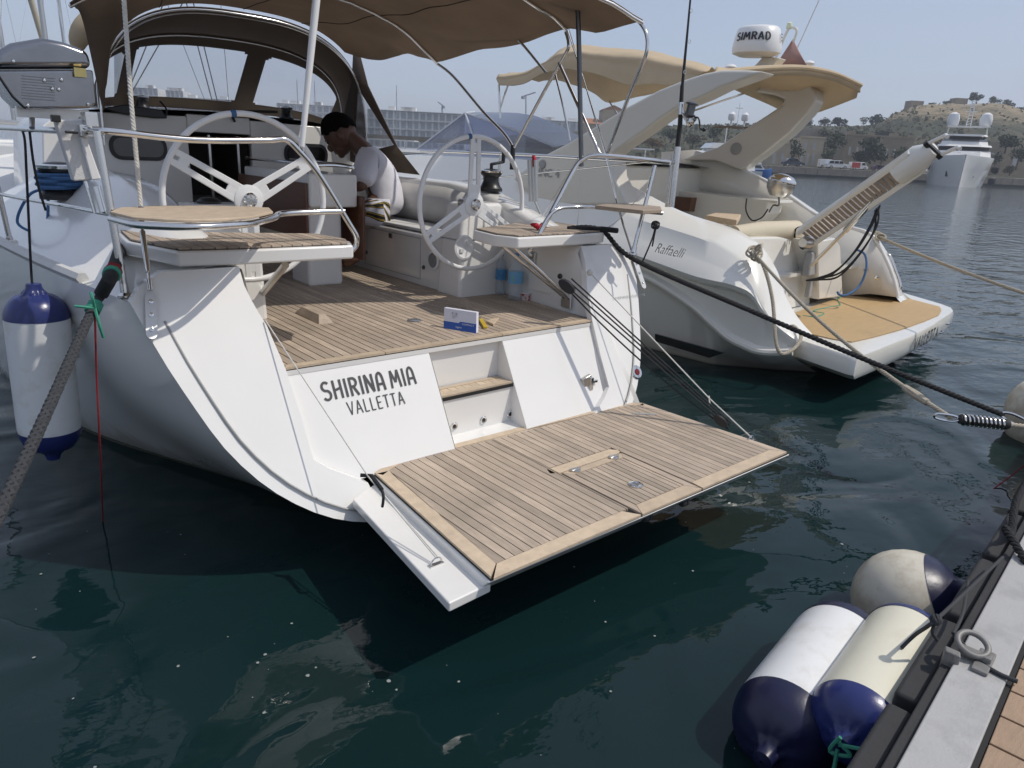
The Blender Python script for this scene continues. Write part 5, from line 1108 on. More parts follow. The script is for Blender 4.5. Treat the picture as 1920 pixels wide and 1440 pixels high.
TREES = [(1625, 282, 34, 24, 216, 'leaf_dark', 'broad dark green tree in front of the long sandstone ruin'), (1608, 292, 18, 14, 214, 'leaf_dark', 'low dark bush at the left foot of the broad dark tree'), (1655, 290, 16, 16, 214, 'leaf_dark', 'round dark tree at the right foot of the broad dark tree'),
    (1690, 291, 20, 15, 214, 'leaf_mid', 'rounded green tree between the ruin and the palms'), (1491, 278, 17, 20, 214, 'leaf_dark', 'dark upright tree above the dark parked car'), (1565, 268, 24, 22, 222, 'leaf_mid', 'tall green tree behind the white van'), (1555, 290, 16, 12, 215, 'leaf_mid', 'leafy bush just behind the white van'),
    (1600, 250, 22, 9, 270, 'leaf_mid', 'green thicket above the sandstone ruin'), (1545, 248, 18, 9, 260, 'leaf_olive', 'olive thicket left above the sandstone ruin'), (1575, 229, 17, 9, 345, 'leaf_dark', 'dark round tree on the ridge right of the arch visor'), (1547, 228, 13, 9, 345, 'leaf_olive', 'bare greyish tree on the ridge beside the arch visor'), (1518, 231, 10, 7, 345, 'leaf_dark', 'small dark tree on the ridge next to the arch leg'),
    (1620, 227, 8, 8, 350, 'leaf_olive', 'thin grey tree alone on the ridge'), (1645, 224, 18, 9, 345, 'leaf_dark', 'dark scrub at the left foot of the hill'), (1833, 184, 16, 9, 366, 'leaf_dark', 'dark pine clump on the hilltop beside the yacht mast'), (1776, 192, 9, 5, 366, 'leaf_dark', 'small dark bush on the bare hilltop'), (1747, 195, 8, 3, 366, 'leaf_olive', 'low olive bush right of the left hilltop hut'),
    (1864, 188, 12, 8, 366, 'leaf_mid', 'green tree on the hilltop right of the pine clump'), (1889, 194, 15, 9, 366, 'leaf_mid', 'broad green tree at the right end of the hilltop'), (1915, 205, 14, 7, 360, 'leaf_dark', 'dark tree on the hill at the right frame edge'), (1890, 262, 22, 18, 212, 'leaf_dark', 'dark green tree right of the large white yacht'), (1912, 290, 20, 20, 210, 'leaf_dark', 'dark tree low on the shore at the right frame edge'), (1868, 298, 12, 14, 210, 'leaf_dark', 'dark bush beside the hull of the large yacht'),
    (1895, 318, 16, 8, 209, 'leaf_olive', 'pale bush on the quay right of the large yacht'), (1700, 262, 16, 9, 262, 'leaf_olive', 'olive scrub behind the right end of the ruin'), (1660, 250, 24, 8, 285, 'leaf_olive', 'wide olive scrub halfway up the hill'), (1720, 240, 18, 8, 300, 'leaf_olive', 'olive scrub patch on the hillside above the palms'), (1470, 256, 14, 10, 260, 'leaf_mid', 'green tree above the tan house'),
    (1300, 262, 22, 12, 240, 'leaf_olive', 'olive tree between the legs of the radar arch'), (1260, 250, 22, 12, 262, 'leaf_mid', 'green tree left between the legs of the radar arch'), (1340, 250, 20, 14, 262, 'leaf_mid', 'green tree right between the legs of the radar arch'), (1225, 268, 20, 10, 240, 'leaf_dry', 'dry brown scrub seen below the radar arch')]
for px, py, rx, ry, d, m_, lab in TREES: tree('tree', lab, px, py, rx, ry, d, m_)
# two shaggy palms
for px, lab in ((1742, 'shaggy brown palm left of the large white yacht'), (1760, 'taller shaggy palm touching the left side of the large yacht')):
    d = 212; s_ = d / FPX; c = PD(px, 268, d); base = PD(px, 300, d); t = thing('palm_tree', lab, 'tree', base, 'trees and bushes on the far shore'); mb = MB()
    MB().tube([base - UP, c], [.5, .35], 8).build('trunk', 'bark', t)
    for k in range(46):
        a = rnd.uniform(0, 6.283); el = rnd.uniform(-.9, 1.0); dr = V((math.cos(a) * math.cos(el), math.sin(a) * math.cos(el), math.sin(el))); ln = 16 * s_ * rnd.uniform(.7, 1.1); sd_ = dr.cross(UP).normalized() * .28
        q1 = c + dr * ln * .55; q2 = c + dr * ln - UP * ln * .35; mb.poly([c - sd_ * .4, q1 - sd_, q2, q1 + sd_, c + sd_ * .4])
    mb.build('fronds', 'leaf_dry', t, smooth=0, fix=False)
# low cover of scrub over the slope
mb = MB()
for i in range(2600):
    x = rnd.uniform(1190, 1960); k = rnd.random() ** .8; d = 225 + k * 130; f = interp([(212, 0), (228, .02), (248, .16), (270, .34), (295, .55), (320, .76), (345, .93), (365, 1.0)], d)
    if f > .72 and x > 1700 and rnd.random() < .8: continue
    g0 = PD(x, 300, d); top = PD(x, interp(sil, x), 365).z; z = 2.45 + (top - 2.45) * f; p = V((g0.x, g0.y, z + rnd.uniform(.1, .7))); sz = rnd.uniform(.35, 1.2)
    a = V((rnd.gauss(0, 1), rnd.gauss(0, 1), rnd.gauss(0, .6))).normalized(); b = a.orthogonal().normalized(); e = a.cross(b); mb.poly([p + b * sz, p + e * sz * .7, p - b * sz, p - e * sz * .7])
mb.build('scrub', 'leaf_olive', None, smooth=0, kind='stuff', fix=False)
# ------------------------------------------------------------------ buildings
mat('sandstone', (.27, .22, .155), .9, var=.2, vscale=.5, bump=.3, bscale=1.5, dirt=((.22, .17, .11), .5, .8, .3))
mat('limestone', (.42, .35, .25), .9, var=.12, vscale=.4)
mat('apartment_white', (.72, .71, .68), .8, var=.05, vscale=.3)
mat('window_far', (.40, .41, .42), .2, var=.2)
mat('roof_tile', (.36, .17, .09), .85, var=.2)
mat('pale_city', (.52, .50, .46), .9, var=.08)
def house(name, label, px0, px1, pyt, d, m, depth=10, base_z=2.2, wins=(), roof=None, group=None, yaw=0.):
    a, b = PD(px0, pyt, d), PD(px1, pyt, d); zt_ = (a.z + b.z) / 2; r = V((b.x - a.x, b.y - a.y, 0)); Lw = r.length; r.normalize(); q = V((-r.y, r.x, 0))
    if q.dot(HF) < 0: q = -q
    base = V((a.x, a.y, base_z)); t = thing(name, label, 'building', base + r * Lw / 2, group)
    MB().box(base + r * Lw / 2 + q * depth / 2 + UP * (zt_ - base_z) / 2, (Lw, depth, zt_ - base_z), (r, q, UP)).build('wall', m, t, smooth=0)
    for u0, u1, v0, v1 in wins:
        H_ = zt_ - base_z; c = base + r * Lw * (u0 + u1) / 2 + UP * H_ * (v0 + v1) / 2
        w_ = MB().box(c - q * .02, (Lw * (u1 - u0), .10, H_ * (v1 - v0)), (r, q, UP)).build('window', 'window_far', t, smooth=0)
    if roof == 'gable':
        e = base + UP * (zt_ - base_z); h_ = Lw * .22
        MB().prism([e - r * .4, e + r * (Lw + .4), e + r * Lw / 2 + UP * h_], q * depth).build('roof', 'roof_tile', t, smooth=0)
    elif roof == 'hip':
        e = base + UP * (zt_ - base_z); MB().add([e - q * .4 - r * .4, e - q * .4 + r * (Lw + .4), e + q * depth + r * (Lw + .4), e + q * depth - r * .4, e + q * depth / 2 + r * Lw * .2 + UP * 2.4, e + q * depth / 2 + r * Lw * .8 + UP * 2.4], [(0, 1, 5, 4), (1, 2, 5), (2, 3, 4, 5), (3, 0, 4)]).build('roof', 'roof_tile', t, smooth=0)
    elif roof == 'parapet':
        e = base + UP * (zt_ - base_z)
        MB().box(e + r * Lw / 2 + UP * .25 - q * .05, (Lw + .5, .4, .5), (r, q, UP)).build('parapet', m, t, smooth=0)
    return t, base, r, q, Lw, zt_ - base_z
t, b0_, r, q, Lw, Hh = house('sandstone_ruin', 'long roofless sandstone ruin behind the trees on the shore', 1588, 1716, 257, 228, 'sandstone', 8, wins=[(.06 + k * .11, .09 + k * .11, .45, .68) for k in range(8)], roof='parapet')
for k, (u0, u1, hh) in enumerate(((0, .12, .9), (.3, .4, .5), (.62, .75, .8), (.9, 1, .6))): MB().box(b0_ + r * Lw * (u0 + u1) / 2 + UP * (Hh + .5 + hh / 2) - q * -.2, (Lw * (u1 - u0), .5, hh), (r, q, UP)).build('broken_wall', 'sandstone', t, smooth=0)
house('stone_house', 'tan stone house with tall openings behind the dark parked car', 1502, 1547, 259, 220, 'limestone', 8, wins=[(.1, .2, .1, .5), (.35, .45, .1, .5), (.6, .7, .1, .5), (.2, .3, .62, .85), (.55, .65, .62, .85)], roof='parapet')
house('stone_house', 'small tan house front seen under the right arch leg', 1447, 1482, 270, 218, 'limestone', 8, wins=[(.15, .3, .1, .6), (.6, .75, .1, .6)], roof='parapet')
house('retaining_wall', 'long grey terrace wall across the slope above the stone houses', 1500, 1600, 243, 262, 'quay_stone', 3)
house('hilltop_hut', 'left sandstone hut on the bare hilltop', 1709, 1733, 189, 366, 'sandstone', 6, base_z=28, wins=[(.2, .3, .3, .6), (.6, .75, .3, .6)])
house('hilltop_hut', 'right sandstone hut on the hilltop beside the pine clump', 1794, 1816, 184, 366, 'sandstone', 6, base_z=28, wins=[(.4, .55, .3, .6)])
house('shore_building', 'low stone shed on the shore at the right frame edge', 1885, 1960, 268, 222, 'sandstone', 8, wins=[(.3, .4, .3, .6)])
house('warehouse', 'yellow limestone building with gable beside the radar arch', 1131, 1170, 206, 300, 'limestone', 14, roof='gable', wins=[(.2, .35, .4, .7), (.6, .75, .4, .7)])
house('tiled_house', 'low house with red tiled roof left of the yellow gabled building', 1092, 1130, 232, 300, 'limestone', 14, roof='hip', wins=[(.2, .3, .2, .7), (.6, .7, .2, .7)])
# white apartment block with balconies
def flats(name, label, px0, px1, pyt, d, storeys, bays, base_z=2., m='apartment_white', group=None):
    t, b0_, r, q, Lw, Hh = house(name, label, px0, px1, pyt, d, m, 14, base_z, group=group); sh = Hh / storeys
    for s_ in range(storeys):
        MB().box(b0_ + r * Lw / 2 - q * .7 + UP * (sh * (s_ + 1) - .12), (Lw, 1.4, .24), (r, q, UP)).build('balcony_slab', m, t, smooth=0)
        for k in range(bays):
            c = b0_ + r * Lw * (k + .5) / bays + UP * sh * (s_ + .45); f = MB().box(c - q * .03, (Lw / bays * rnd.uniform(.5, .72), .14, sh * .62), (r, q, UP)).build('window', 'window_far', t, smooth=0)
    for k in range(bays + 1):
        MB().box(b0_ + r * Lw * k / bays - q * .7 + UP * Hh / 2, (.4, 1.38, Hh), (r, q, UP)).build('balcony_wall', m, t, smooth=0)
    for k in range(4): MB().box(b0_ + r * Lw * rnd.uniform(.1, .9) + q * 4 + UP * (Hh + 1.1), (rnd.uniform(3, 7), 4, 2.2), (r, q, UP)).build('roof_house', m, t, smooth=0)
    return t
flats('apartment_block', 'long white apartment block with balconies seen beside the sprayhood wing', 690, 872, 209, 420, 4, 15)
flats('apartment_block', 'pale hazy apartment block behind the yellow gabled building', 985, 1095, 226, 520, 3, 8)
flats('apartment_block', 'pale block seen through the right sprayhood window', 520, 630, 196, 520, 5, 9, group=None)
flats('apartment_block', 'pale block in the middle of the sprayhood window', 312, 344, 170, 560, 6, 4)
flats('apartment_block', 'pale stepped block at the left of the sprayhood window', 250, 296, 165, 560, 6, 5)
flats('apartment_block', 'low pale terrace filling the bottom of the sprayhood window', 345, 470, 186, 540, 4, 10)
mat('crane_steel', (.22, .24, .28), .6)
for px, pt, pb, d, jib in ((986, 178, 235, 560, 18), (829, 196, 222, 600, -8)):
    t = thing('tower_crane', 'thin grey tower crane ' + ('above the pale hazy block' if px > 900 else 'behind the white apartment block'), 'crane', PD(px, pb, d))
    MB().tube([PD(px, pb, d), PD(px, pt, d)], .7, 4).build('mast', 'crane_steel', t); MB().tube([PD(px - jib * .35, pt + 3, d), PD(px + jib, pt - 5, d)], .5, 4).build('jib', 'crane_steel', t)
    MB().box(PD(px - jib * .3, pt + 5, d), (2, 2, 2)).build('counterweight', 'crane_steel', t)
# pier with pontoons below the white flats
one(MB().box(PD(800, 262, 150), (70, 3, 1.0), (HR, HF, UP)), 'marina_pier', 'quay_stone', 'far marina pier below the white apartment block', 'pier')
# ------------------------------------------------------------------ vehicles on the quay
def car(name, label, cat, pxc, pyb, wpx, hpx, col, kind='suv', d=205.5, flip=1):
    s_ = d / FPX; L2 = wpx * s_; H2 = hpx * s_; base = PD(pxc, pyb, d); base.z = 2.47; t = thing(name, label, cat, base, 'vehicles parked along the quay'); W2 = L2 * .42
    if col not in M: mat(col, {'paint_white': (.72, .72, .71), 'paint_dark': (.045, .055, .07), 'paint_red': (.42, .05, .035), 'paint_plum': (.06, .025, .06)}[col], .25, coat=.8, var=.03)
    prof = {'suv': [(-.5, .18), (-.5, .55), (-.47, .62), (-.42, .95), (-.36, 1), (.05, 1), (.12, .97), (.24, .64), (.45, .56), (.5, .45), (.5, .18)], 'van': [(-.5, .15), (-.5, .95), (-.47, 1), (.22, 1), (.28, .96), (.38, .58), (.48, .48), (.5, .4), (.5, .15)], 'car': [(-.5, .22), (-.49, .55), (-.38, .66), (-.26, .98), (-.2, 1), (.05, 1), (.12, .96), (.26, .64), (.46, .52), (.5, .42), (.5, .22)]}[kind]
    pts = [base + HR * (x * L2 * flip) + UP * (y * H2) - HF * W2 / 2 for x, y in prof]
    MB().prism(pts, HF * W2).build('body', col, t, bevel=.06, seg=2)
    wy0, wy1 = .62, .92
    for x0_, x1_ in ({'suv': [(-.42, -.22), (-.2, 0), (.02, .16)], 'van': [(.10, .28)], 'car': [(-.27, -.06), (-.04, .15)]}[kind]):
        o_ = .06 if x1_ > .1 else 0
        MB().prism([base + HR * (x0_ * L2 * flip) + UP * wy0 * H2 - HF * (W2 / 2 + .02), base + HR * ((x1_ + o_) * L2 * flip) + UP * wy0 * H2 - HF * (W2 / 2 + .02), base + HR * ((x1_ - o_ * .3) * L2 * flip) + UP * wy1 * H2 - HF * (W2 / 2 + .02), base + HR * ((x0_ + .02) * L2 * flip) + UP * wy1 * H2 - HF * (W2 / 2 + .02)], HF * .03).build('window', 'glass_dark', t, smooth=0)
    for x in (-.31, .31):
        for sd_ in (-1, 1):
            c = base + HR * (x * L2) + UP * H2 * .19 + HF * sd_ * (W2 / 2 - .08); w_ = MB().lathe([(H2 * .12, -.12), (H2 * .19, -.11), (H2 * .20, 0), (H2 * .19, .11), (H2 * .12, .12)], c, HF, 16).build('wheel', 'black_rubber', t); MB().lathe([(.0, 0), (H2 * .11, 0), (.001, .03)], c - HF * .121, -HF, 12).build('rim', 'alu', w_)
    for x in (.5, -.5): MB().box(base + HR * (x * L2 * flip * .99) + UP * H2 * .42 - HF * W2 * .33, (.12, .35, .18), (HR, HF, UP)).build('headlight' if x > 0 else 'tail_light', 'white_plastic' if x > 0 else 'paint_red' if 'paint_red' in M else 'rope_red', t)
    return t
car('parked_car', 'dark blue hatchback parked on the quay under the dark tree', 'car', 1486, 310, 40, 15, 'paint_dark', 'car')
car('parked_van', 'white panel van parked half behind the white off-roader', 'van', 1548, 312, 28, 16, 'paint_white', 'van', d=208)
car('parked_car', 'white off-roader parked on the quay in front of the white van', 'car', 1568, 312.5, 42, 15, 'paint_white', 'suv', d=204.6)
v_ = car('parked_van', 'small white van with red rear half on the quay', 'van', 1609, 314, 32, 14, 'paint_white', 'van')
s_ = 205.5 / FPX; bb = PD(1609, 314, 205.5); bb.z = 2.47
MB().box(bb - HR * 7.5 * s_ + UP * 14 * s_ * .6, (16 * s_, 32 * s_ * .42 + .08, 14 * s_ * .7), (HR, HF, UP)).build('red_box', 'paint_red' if 'paint_red' in M else mat('paint_red', (.42, .05, .035), .3), v_, bevel=.05)
car('parked_car', 'low plum coloured car parked right of the red and white van', 'car', 1650, 316, 32, 11, 'paint_plum', 'car')
# ------------------------------------------------------------------ large white yacht, bow on
YD = 150.; ys = YD / FPX
YO = PZ(1797, 350.5, 0); fw_ = V((EYE.x - YO.x, EYE.y - YO.y, 0)).normalized(); fw_ = (fw_ * .995 + HR * .06).normalized(); rt = V((-fw_.y, fw_.x, 0))
if rt.dot(HR) < 0: rt = -rt
YT = thing('superyacht', 'large white motor yacht moored bow on below the hill', 'yacht', YO)
def yp(x, l, z): return YO + rt * x - fw_ * l + UP * z
hs = []
for l, wt_, ww_, zt_ in ((-1.2, .05, .02, 6.6), (0, 1.1, .15, 6.5), (2, 3.0, 1.1, 6.4), (5, 4.9, 2.8, 6.3), (9, 6.0, 4.4, 6.2), (15, 6.4, 5.4, 6.0), (30, 6.4, 5.6, 5.6), (42, 6.0, 5.4, 5.2)):
    hs.append([yp(x, l, z) for x, z in ((-wt_, zt_), (-wt_ * .97, zt_ - .9), (-(wt_ * .55 + ww_ * .45), zt_ * .55), (-ww_, .4), (-ww_ * .9, -.8), (ww_ * .9, -.8), (ww_, .4), (wt_ * .55 + ww_ * .45, zt_ * .55), (wt_ * .97, zt_ - .9), (wt_, zt_))])
MB().grid(hs).build('hull', 'gelcoat', YT, smooth=30)
MB().grid([[h[0], h[9]] for h in hs]).build('deck', 'gelcoat', YT, smooth=0)
def tier(l0, w0_, z0, l1, w1_, z1, ln=20, m='gelcoat', nm='superstructure'):
    pts0 = [yp(-w0_, l0 + 2.2, z0), yp(-w0_ * .6, l0, z0), yp(w0_ * .6, l0, z0), yp(w0_, l0 + 2.2, z0), yp(w0_, l0 + ln, z0), yp(-w0_, l0 + ln, z0)]
    pts1 = [yp(-w1_, l1 + 2.2, z1), yp(-w1_ * .6, l1, z1), yp(w1_ * .6, l1, z1), yp(w1_, l1 + 2.2, z1), yp(w1_, l1 + ln - 4, z1), yp(-w1_, l1 + ln - 4, z1)]
    mb = MB(); mb.grid([pts0, pts1], True); mb.poly(pts1); return mb.build(nm, m, YT, smooth=20)
tier(10, 5.6, 6.0, 11, 5.3, 7.6); tier(11.0, 5.2, 7.6, 12.2, 4.9, 8.6, m='glass_dark', nm='bridge_window'); tier(11.4, 5.4, 8.6, 12.0, 5.2, 9.0); tier(13, 4.7, 9.0, 13.4, 4.5, 9.8); tier(13.2, 4.4, 9.8, 14.2, 4.0, 10.8, m='glass_dark', nm='flybridge_screen'); tier(13.6, 4.3, 10.9, 13.9, 4.1, 11.3)
MB().box(yp(0, 15, 12.9), (8.4, 3, .25), (rt, fw_, UP)).build('hardtop', 'gelcoat', YT)
for x in (-3.7, 3.7): MB().tube([yp(x * 1.05, 15, 11.2), yp(x, 15, 12.8)], .15, 6).build('hardtop_post', 'gelcoat', YT)
for x in (-3.2, 3.2): MB().lathe([(.9, 0), (1.2, .4), (1.25, 1.6), (1.0, 2.5), (.4, 2.9), (.05, 2.95)], yp(x, 16, 13.1), UP, 18).build('satellite_dome', 'white_plastic', YT)
ms = MB()
for x in (-.45, .45): ms.tube([yp(x, 16, 13), yp(x * .6, 16, 18.5)], .10, 6)
for k in range(9): ms.tube([yp(-.42, 16, 13.4 + k * .6), yp(.42, 16, 13.7 + k * .6)], .06, 5)
for z, w_ in ((16.2, 1.2), (17.6, 1.6), (18.4, 1.0)): ms.tube([yp(-w_, 16, z), yp(w_, 16, z)], .07, 5)
ms.build('lattice_mast', 'white_plastic', YT)
for x in (-3.9, 3.3):                                    # anchors and hawse pockets
    MB().box(yp(x * .62, 3.4, 2.6), (.9, .5, 1.1), (rt, fw_, UP)).build('anchor_pocket', 'black_plastic', YT)
for x in (-6.6, 6.7, 6.9): 
    MB().lathe([(.2, -.8), (.75, -.5), (.8, 0), (.75, .5), (.2, .8)], yp(x, 10 if x != 6.9 else 14, 3.9 if x != 6.9 else 1.5), UP, 16).build('fender', 'black_rubber', YT)
MB().tube([yp(-1, .2, 6.9)] + [yp(h[0].dot(rt) * 0 - wt_ * .98, l, zt_ + .9) for (l, wt_, ww_, zt_), h in zip(((2, 3.0, 1, 6.4), (5, 4.9, 1, 6.3), (9, 6.0, 1, 6.2)), hs[2:5])], .05, 5).tube([yp(1, .2, 6.9)] + [yp(wt_ * .98, l, zt_ + .9) for l, wt_, zt_ in ((2, 3.0, 6.4), (5, 4.9, 6.3), (9, 6.0, 6.2))], .05, 5).build('bow_rail', 'steel', YT)
# ------------------------------------------------------------------ other moored boats
def cruiser_far(label, px, pyb, d, L2, Wd, Hh, group=None, col='gelcoat', domes=False, flip=1):
    o = PD(px, pyb, d); o.z = 0; t = thing('moored_cruiser', label, 'motorboat', o, group); w_ = HR * flip; f = HF
    def q_(x, y, z): return o + w_ * x + f * y + UP * z
    hsx = []
    for x, hw_, zt_ in ((-.5, .42, .30), (-.2, .5, .31), (.15, .48, .34), (.38, .28, .38), (.5, .02, .42)):
        hsx.append([q_(x * L2, -hw_ * Wd, zt_ * Hh), q_(x * L2, -hw_ * Wd * .8, 0), q_(x * L2, -hw_ * Wd * .5, -.4), q_(x * L2, hw_ * Wd * .5, -.4), q_(x * L2, hw_ * Wd * .8, 0), q_(x * L2, hw_ * Wd, zt_ * Hh)])
    MB().grid(hsx).grid([[h[0], h[5]] for h in hsx]).build('hull', col, t, smooth=35)
    MB().prism([q_(-.42 * L2, -.36 * Wd, .30 * Hh), q_(.25 * L2, -.36 * Wd, .32 * Hh), q_(.10 * L2, -.33 * Wd, .60 * Hh), q_(-.40 * L2, -.33 * Wd, .60 * Hh)], f * Wd * .7).build('cabin', 'gelcoat', t)
    MB().prism([q_(-.36 * L2, -.375 * Wd, .40 * Hh), q_(.17 * L2, -.375 * Wd, .40 * Hh), q_(.10 * L2, -.36 * Wd, .54 * Hh), q_(-.35 * L2, -.36 * Wd, .54 * Hh)], f * Wd * .73).build('window', 'glass_dark', t, smooth=0)
    MB().prism([q_(-.45 * L2, -.38 * Wd, .60 * Hh), q_(.14 * L2, -.38 * Wd, .60 * Hh), q_(.08 * L2, -.36 * Wd, .68 * Hh), q_(-.45 * L2, -.36 * Wd, .68 * Hh)], f * Wd * .75).build('flybridge', 'gelcoat', t)
    for x in (-.35, -.05): MB().tube([q_(x * L2, -.3 * Wd, .66 * Hh), q_(x * L2, -.3 * Wd, .9 * Hh)], .05, 6).build('post', 'steel', t)
    MB().box(q_(-.2 * L2, 0, .92 * Hh), (L2 * .45, Wd * .7, .10), (w_, f, UP)).build('hardtop', 'gelcoat' if not domes else 'canvas', t)
    if domes:
        for x in (-.28, -.13): MB().lathe([(.25, 0), (.32, .2), (.30, .5), (.1, .68)], q_(x * L2, 0, 1.02 * Hh), UP, 16).tube([q_(x * L2, 0, .9 * Hh), q_(x * L2, 0, 1.03 * Hh)], .08, 6).build('dome', 'white_plastic', t)
        MB().tube([q_(-.2 * L2, 0, .9 * Hh), q_(-.2 * L2, 0, 1.28 * Hh)], .03, 5).tube([q_(-.24 * L2, 0, 1.2 * Hh), q_(-.16 * L2, 0, 1.2 * Hh)], .03, 5).build('mast', 'steel', t)
    return t
cruiser_far('white flybridge yacht with two domes seen between the radar arch legs', 1340, 300, 62, 7.6, 4.0, 5.6, domes=True, flip=-1)
cruiser_far('white cabin cruiser with dark windows between the hood wing and starboard wheel', 775, 285, 62, 11, 4.0, 2.9)
cruiser_far('white cabin boat half hidden behind the left arch leg', 1215, 300, 58, 9, 3.4, 3.2)
cruiser_far('small white boat at the foot of the apartment block', 865, 275, 110, 9, 3.4, 3.2)
bb_ = cruiser_far('blue fishing boat moored below the quay beside the arch leg', 1415, 328, 150, 7, 2.6, 4.2, col=mat('boat_blue', (.03, .13, .40), .4, coat=.4))
# sailing boats whose masts rise on the left
def sail_far(label, px, d, lean=0., furl=False, h_=13):
    o = PD(px, 300, d); o.z = 0; t = thing('moored_sailboat', label, 'sailboat', o, 'sailboats moored beyond the sprayhood'); hsx = []
    for l, hw_ in ((-5, 1.3), (-2, 1.7), (1, 1.6), (4, .8), (5.5, .03)): hsx.append([o + HF * l - HR * hw_ + UP * 1.1, o + HF * l - HR * hw_ * .7 - UP * .2, o + HF * l + HR * hw_ * .7 - UP * .2, o + HF * l + HR * hw_ + UP * 1.1])
    MB().grid(hsx).grid([[h[0], h[3]] for h in hsx]).build('hull', 'gelcoat', t, smooth=35)
    MB().box(o + HF * .5 + UP * 1.35, (1.8, 4.5, .5), (HR, HF, UP)).build('cabin', 'gelcoat', t, bevel=.1)
    MB().tube([o + HF * 1 + UP * 1, o + HF * 1 + UP * h_ + HR * lean], .085, 10).build('mast', 'alu', t)
    if furl: MB().tube([o + HF * 5 + UP * 1.4, o + HF * 3.2 + UP * h_ * .6, o + HF * 1.2 + UP * h_ * .95], [.09, .13, .05], 10).build('furled_sail', 'rope_cream', t)
    MB().tube([o + HF * 1 + UP * 2.2, o - HF * 3.5 + UP * 2.3], .06, 8).build('boom', 'alu', t)
    for sd_ in (-1, 1): MB().tube([o + HR * sd_ * 1.6 + UP * 1.1, o + HF * 1 + UP * h_ * .93], .015, 5).build('shroud', 'steel', t)
    MB().tube([o - HF * 5 + UP * 1.1, o + HF * 1 + UP * h_], .012, 5).build('backstay', 'steel', t)
sail_far('moored sailboat whose grey mast stands left of the hood roll', 82, 24, furl=False); sail_far('moored sailboat with beige furled foresail at the left frame edge', 8, 30, furl=True); sail_far('moored sailboat whose mast stands just left of the hood', 128, 38)
for px, lab in ((560, 'distant sailboat behind the right sprayhood window, leftmost of the marina row'), (592, 'distant sailboat behind the right edge of the sprayhood window'), (655, 'distant sailboat hidden behind the dark hood side'), (742, 'distant sailboat with its mast against the white apartment block')): sail_far(lab, px, 160, h_=15)
# ------------------------------------------------------------------ mooring lines and rigging round the sailing yacht
cA = cl + V((.0, -.02, .04)); fe = PY(170, 590, 3.40)
pth = cr([cA + V((.06, .05, 0)), cA, PY(212, 508, 3.50), fe, V((-.05, 1.95, .98)), V((-.9, .35, .6))], 14)
ml = thing('mooring_line', 'thick grey plaited mooring line running from the port quarter down to the left', 'rope', cA)
strands(pth, .0108, 3, .095, .0092, plait=True, seg=6, per=14).build('plaited_rope', 'rope_grey', ml)
sl = [p for p in pth if PY(212, 500, 3.5).z + .03 > p.z > PY(190, 560, 3.45).z]
MB().tube(sl, .029, 12).build('chafe_sleeve', 'rope_black', ml)
def wrap(at, m, n=4, r=.036, nm='whipping', w_=.05):
    i = min(range(len(pth)), key=lambda k: (pth[k] - at).length); d = (pth[i + 1] - pth[i - 1]).normalized(); a = d.orthogonal().normalized(); b = d.cross(a)
    MB().tube([pth[i] + d * (w_ * (k / 48 - .5)) + (a * math.cos(k * .2618 * n / 2) + b * math.sin(k * .2618 * n / 2)) * r for k in range(49)], .0065, 6).build(nm, m, ml)
wrap(PY(207, 505, 3.5), 'rope_red', 8, .031); wrap(PY(203, 522, 3.48), 'rope_green', 5, .031, w_=.03); wrap(PY(178, 580, 3.42), 'rope_green', 6, .026)
kn = PY(178, 578, 3.38)
for dx_, dy_ in ((-38, -4), (16, 55), (-8, -30)): MB().tube(cr([kn, PY(178 + dx_ * .5, 578 + dy_ * .55, 3.36), PY(178 + dx_, 578 + dy_, 3.37)], 5), .0065, 6).build('tie_end', 'rope_green', ml)
one(MB().tube(cr([kn, PY(181, 700, 3.42), PY(188, 850, 3.5), PZ(193, 985, -.05)], 8), .0045, 6), 'red_line', 'rope_red', 'thin dark red line hanging from the port quarter into the water', 'rope')
# port fender hung from the rail
fender('fender', 'long white fender with blue ends hanging on the port hull side', PY(99, 848, 4.35), PY(64, 545, 4.35), .150, 'fender_white', 'fender_blue', .14)
one(MB().tube(cr([PX(38, 240, .60), PX(46, 260, .60), PY(50, 330, 4.4), PY(58, 500, 4.35), PY(62, 548, 4.35)], 6), .006, 6).tube(cr([PX(55, 242, .62), PY(62, 300, 4.4), PY(72, 350, 4.38), PY(86, 395, 4.36)], 6), .006, 6), 'fender_line', 'rope_black', 'thin black line holding the white fender below the port rail', 'rope', fix=True)
# port rope coil on the primary winch
wc = V((.92, 5.75, 1.665))
cq = MB().tube([wc + V((math.cos(t * .35) * (.105 + .005 * (t % 7)), math.sin(t * .35) * (.105 + .005 * (t % 7)), .055 + t * .0011)) for t in range(100)], .014, 6)
cq.tube(cr([wc + V((-.08, -.03, .06)), wc + V((-.2, -.1, .02)), wc + V((-.28, -.05, -.16)), wc + V((-.16, -.2, -.2)), wc + V((-.09, -.06, .0))], 8), .009, 6)
one(cq, 'winch_rope', 'rope_blue', 'blue rope wound round the port cockpit winch', 'rope')
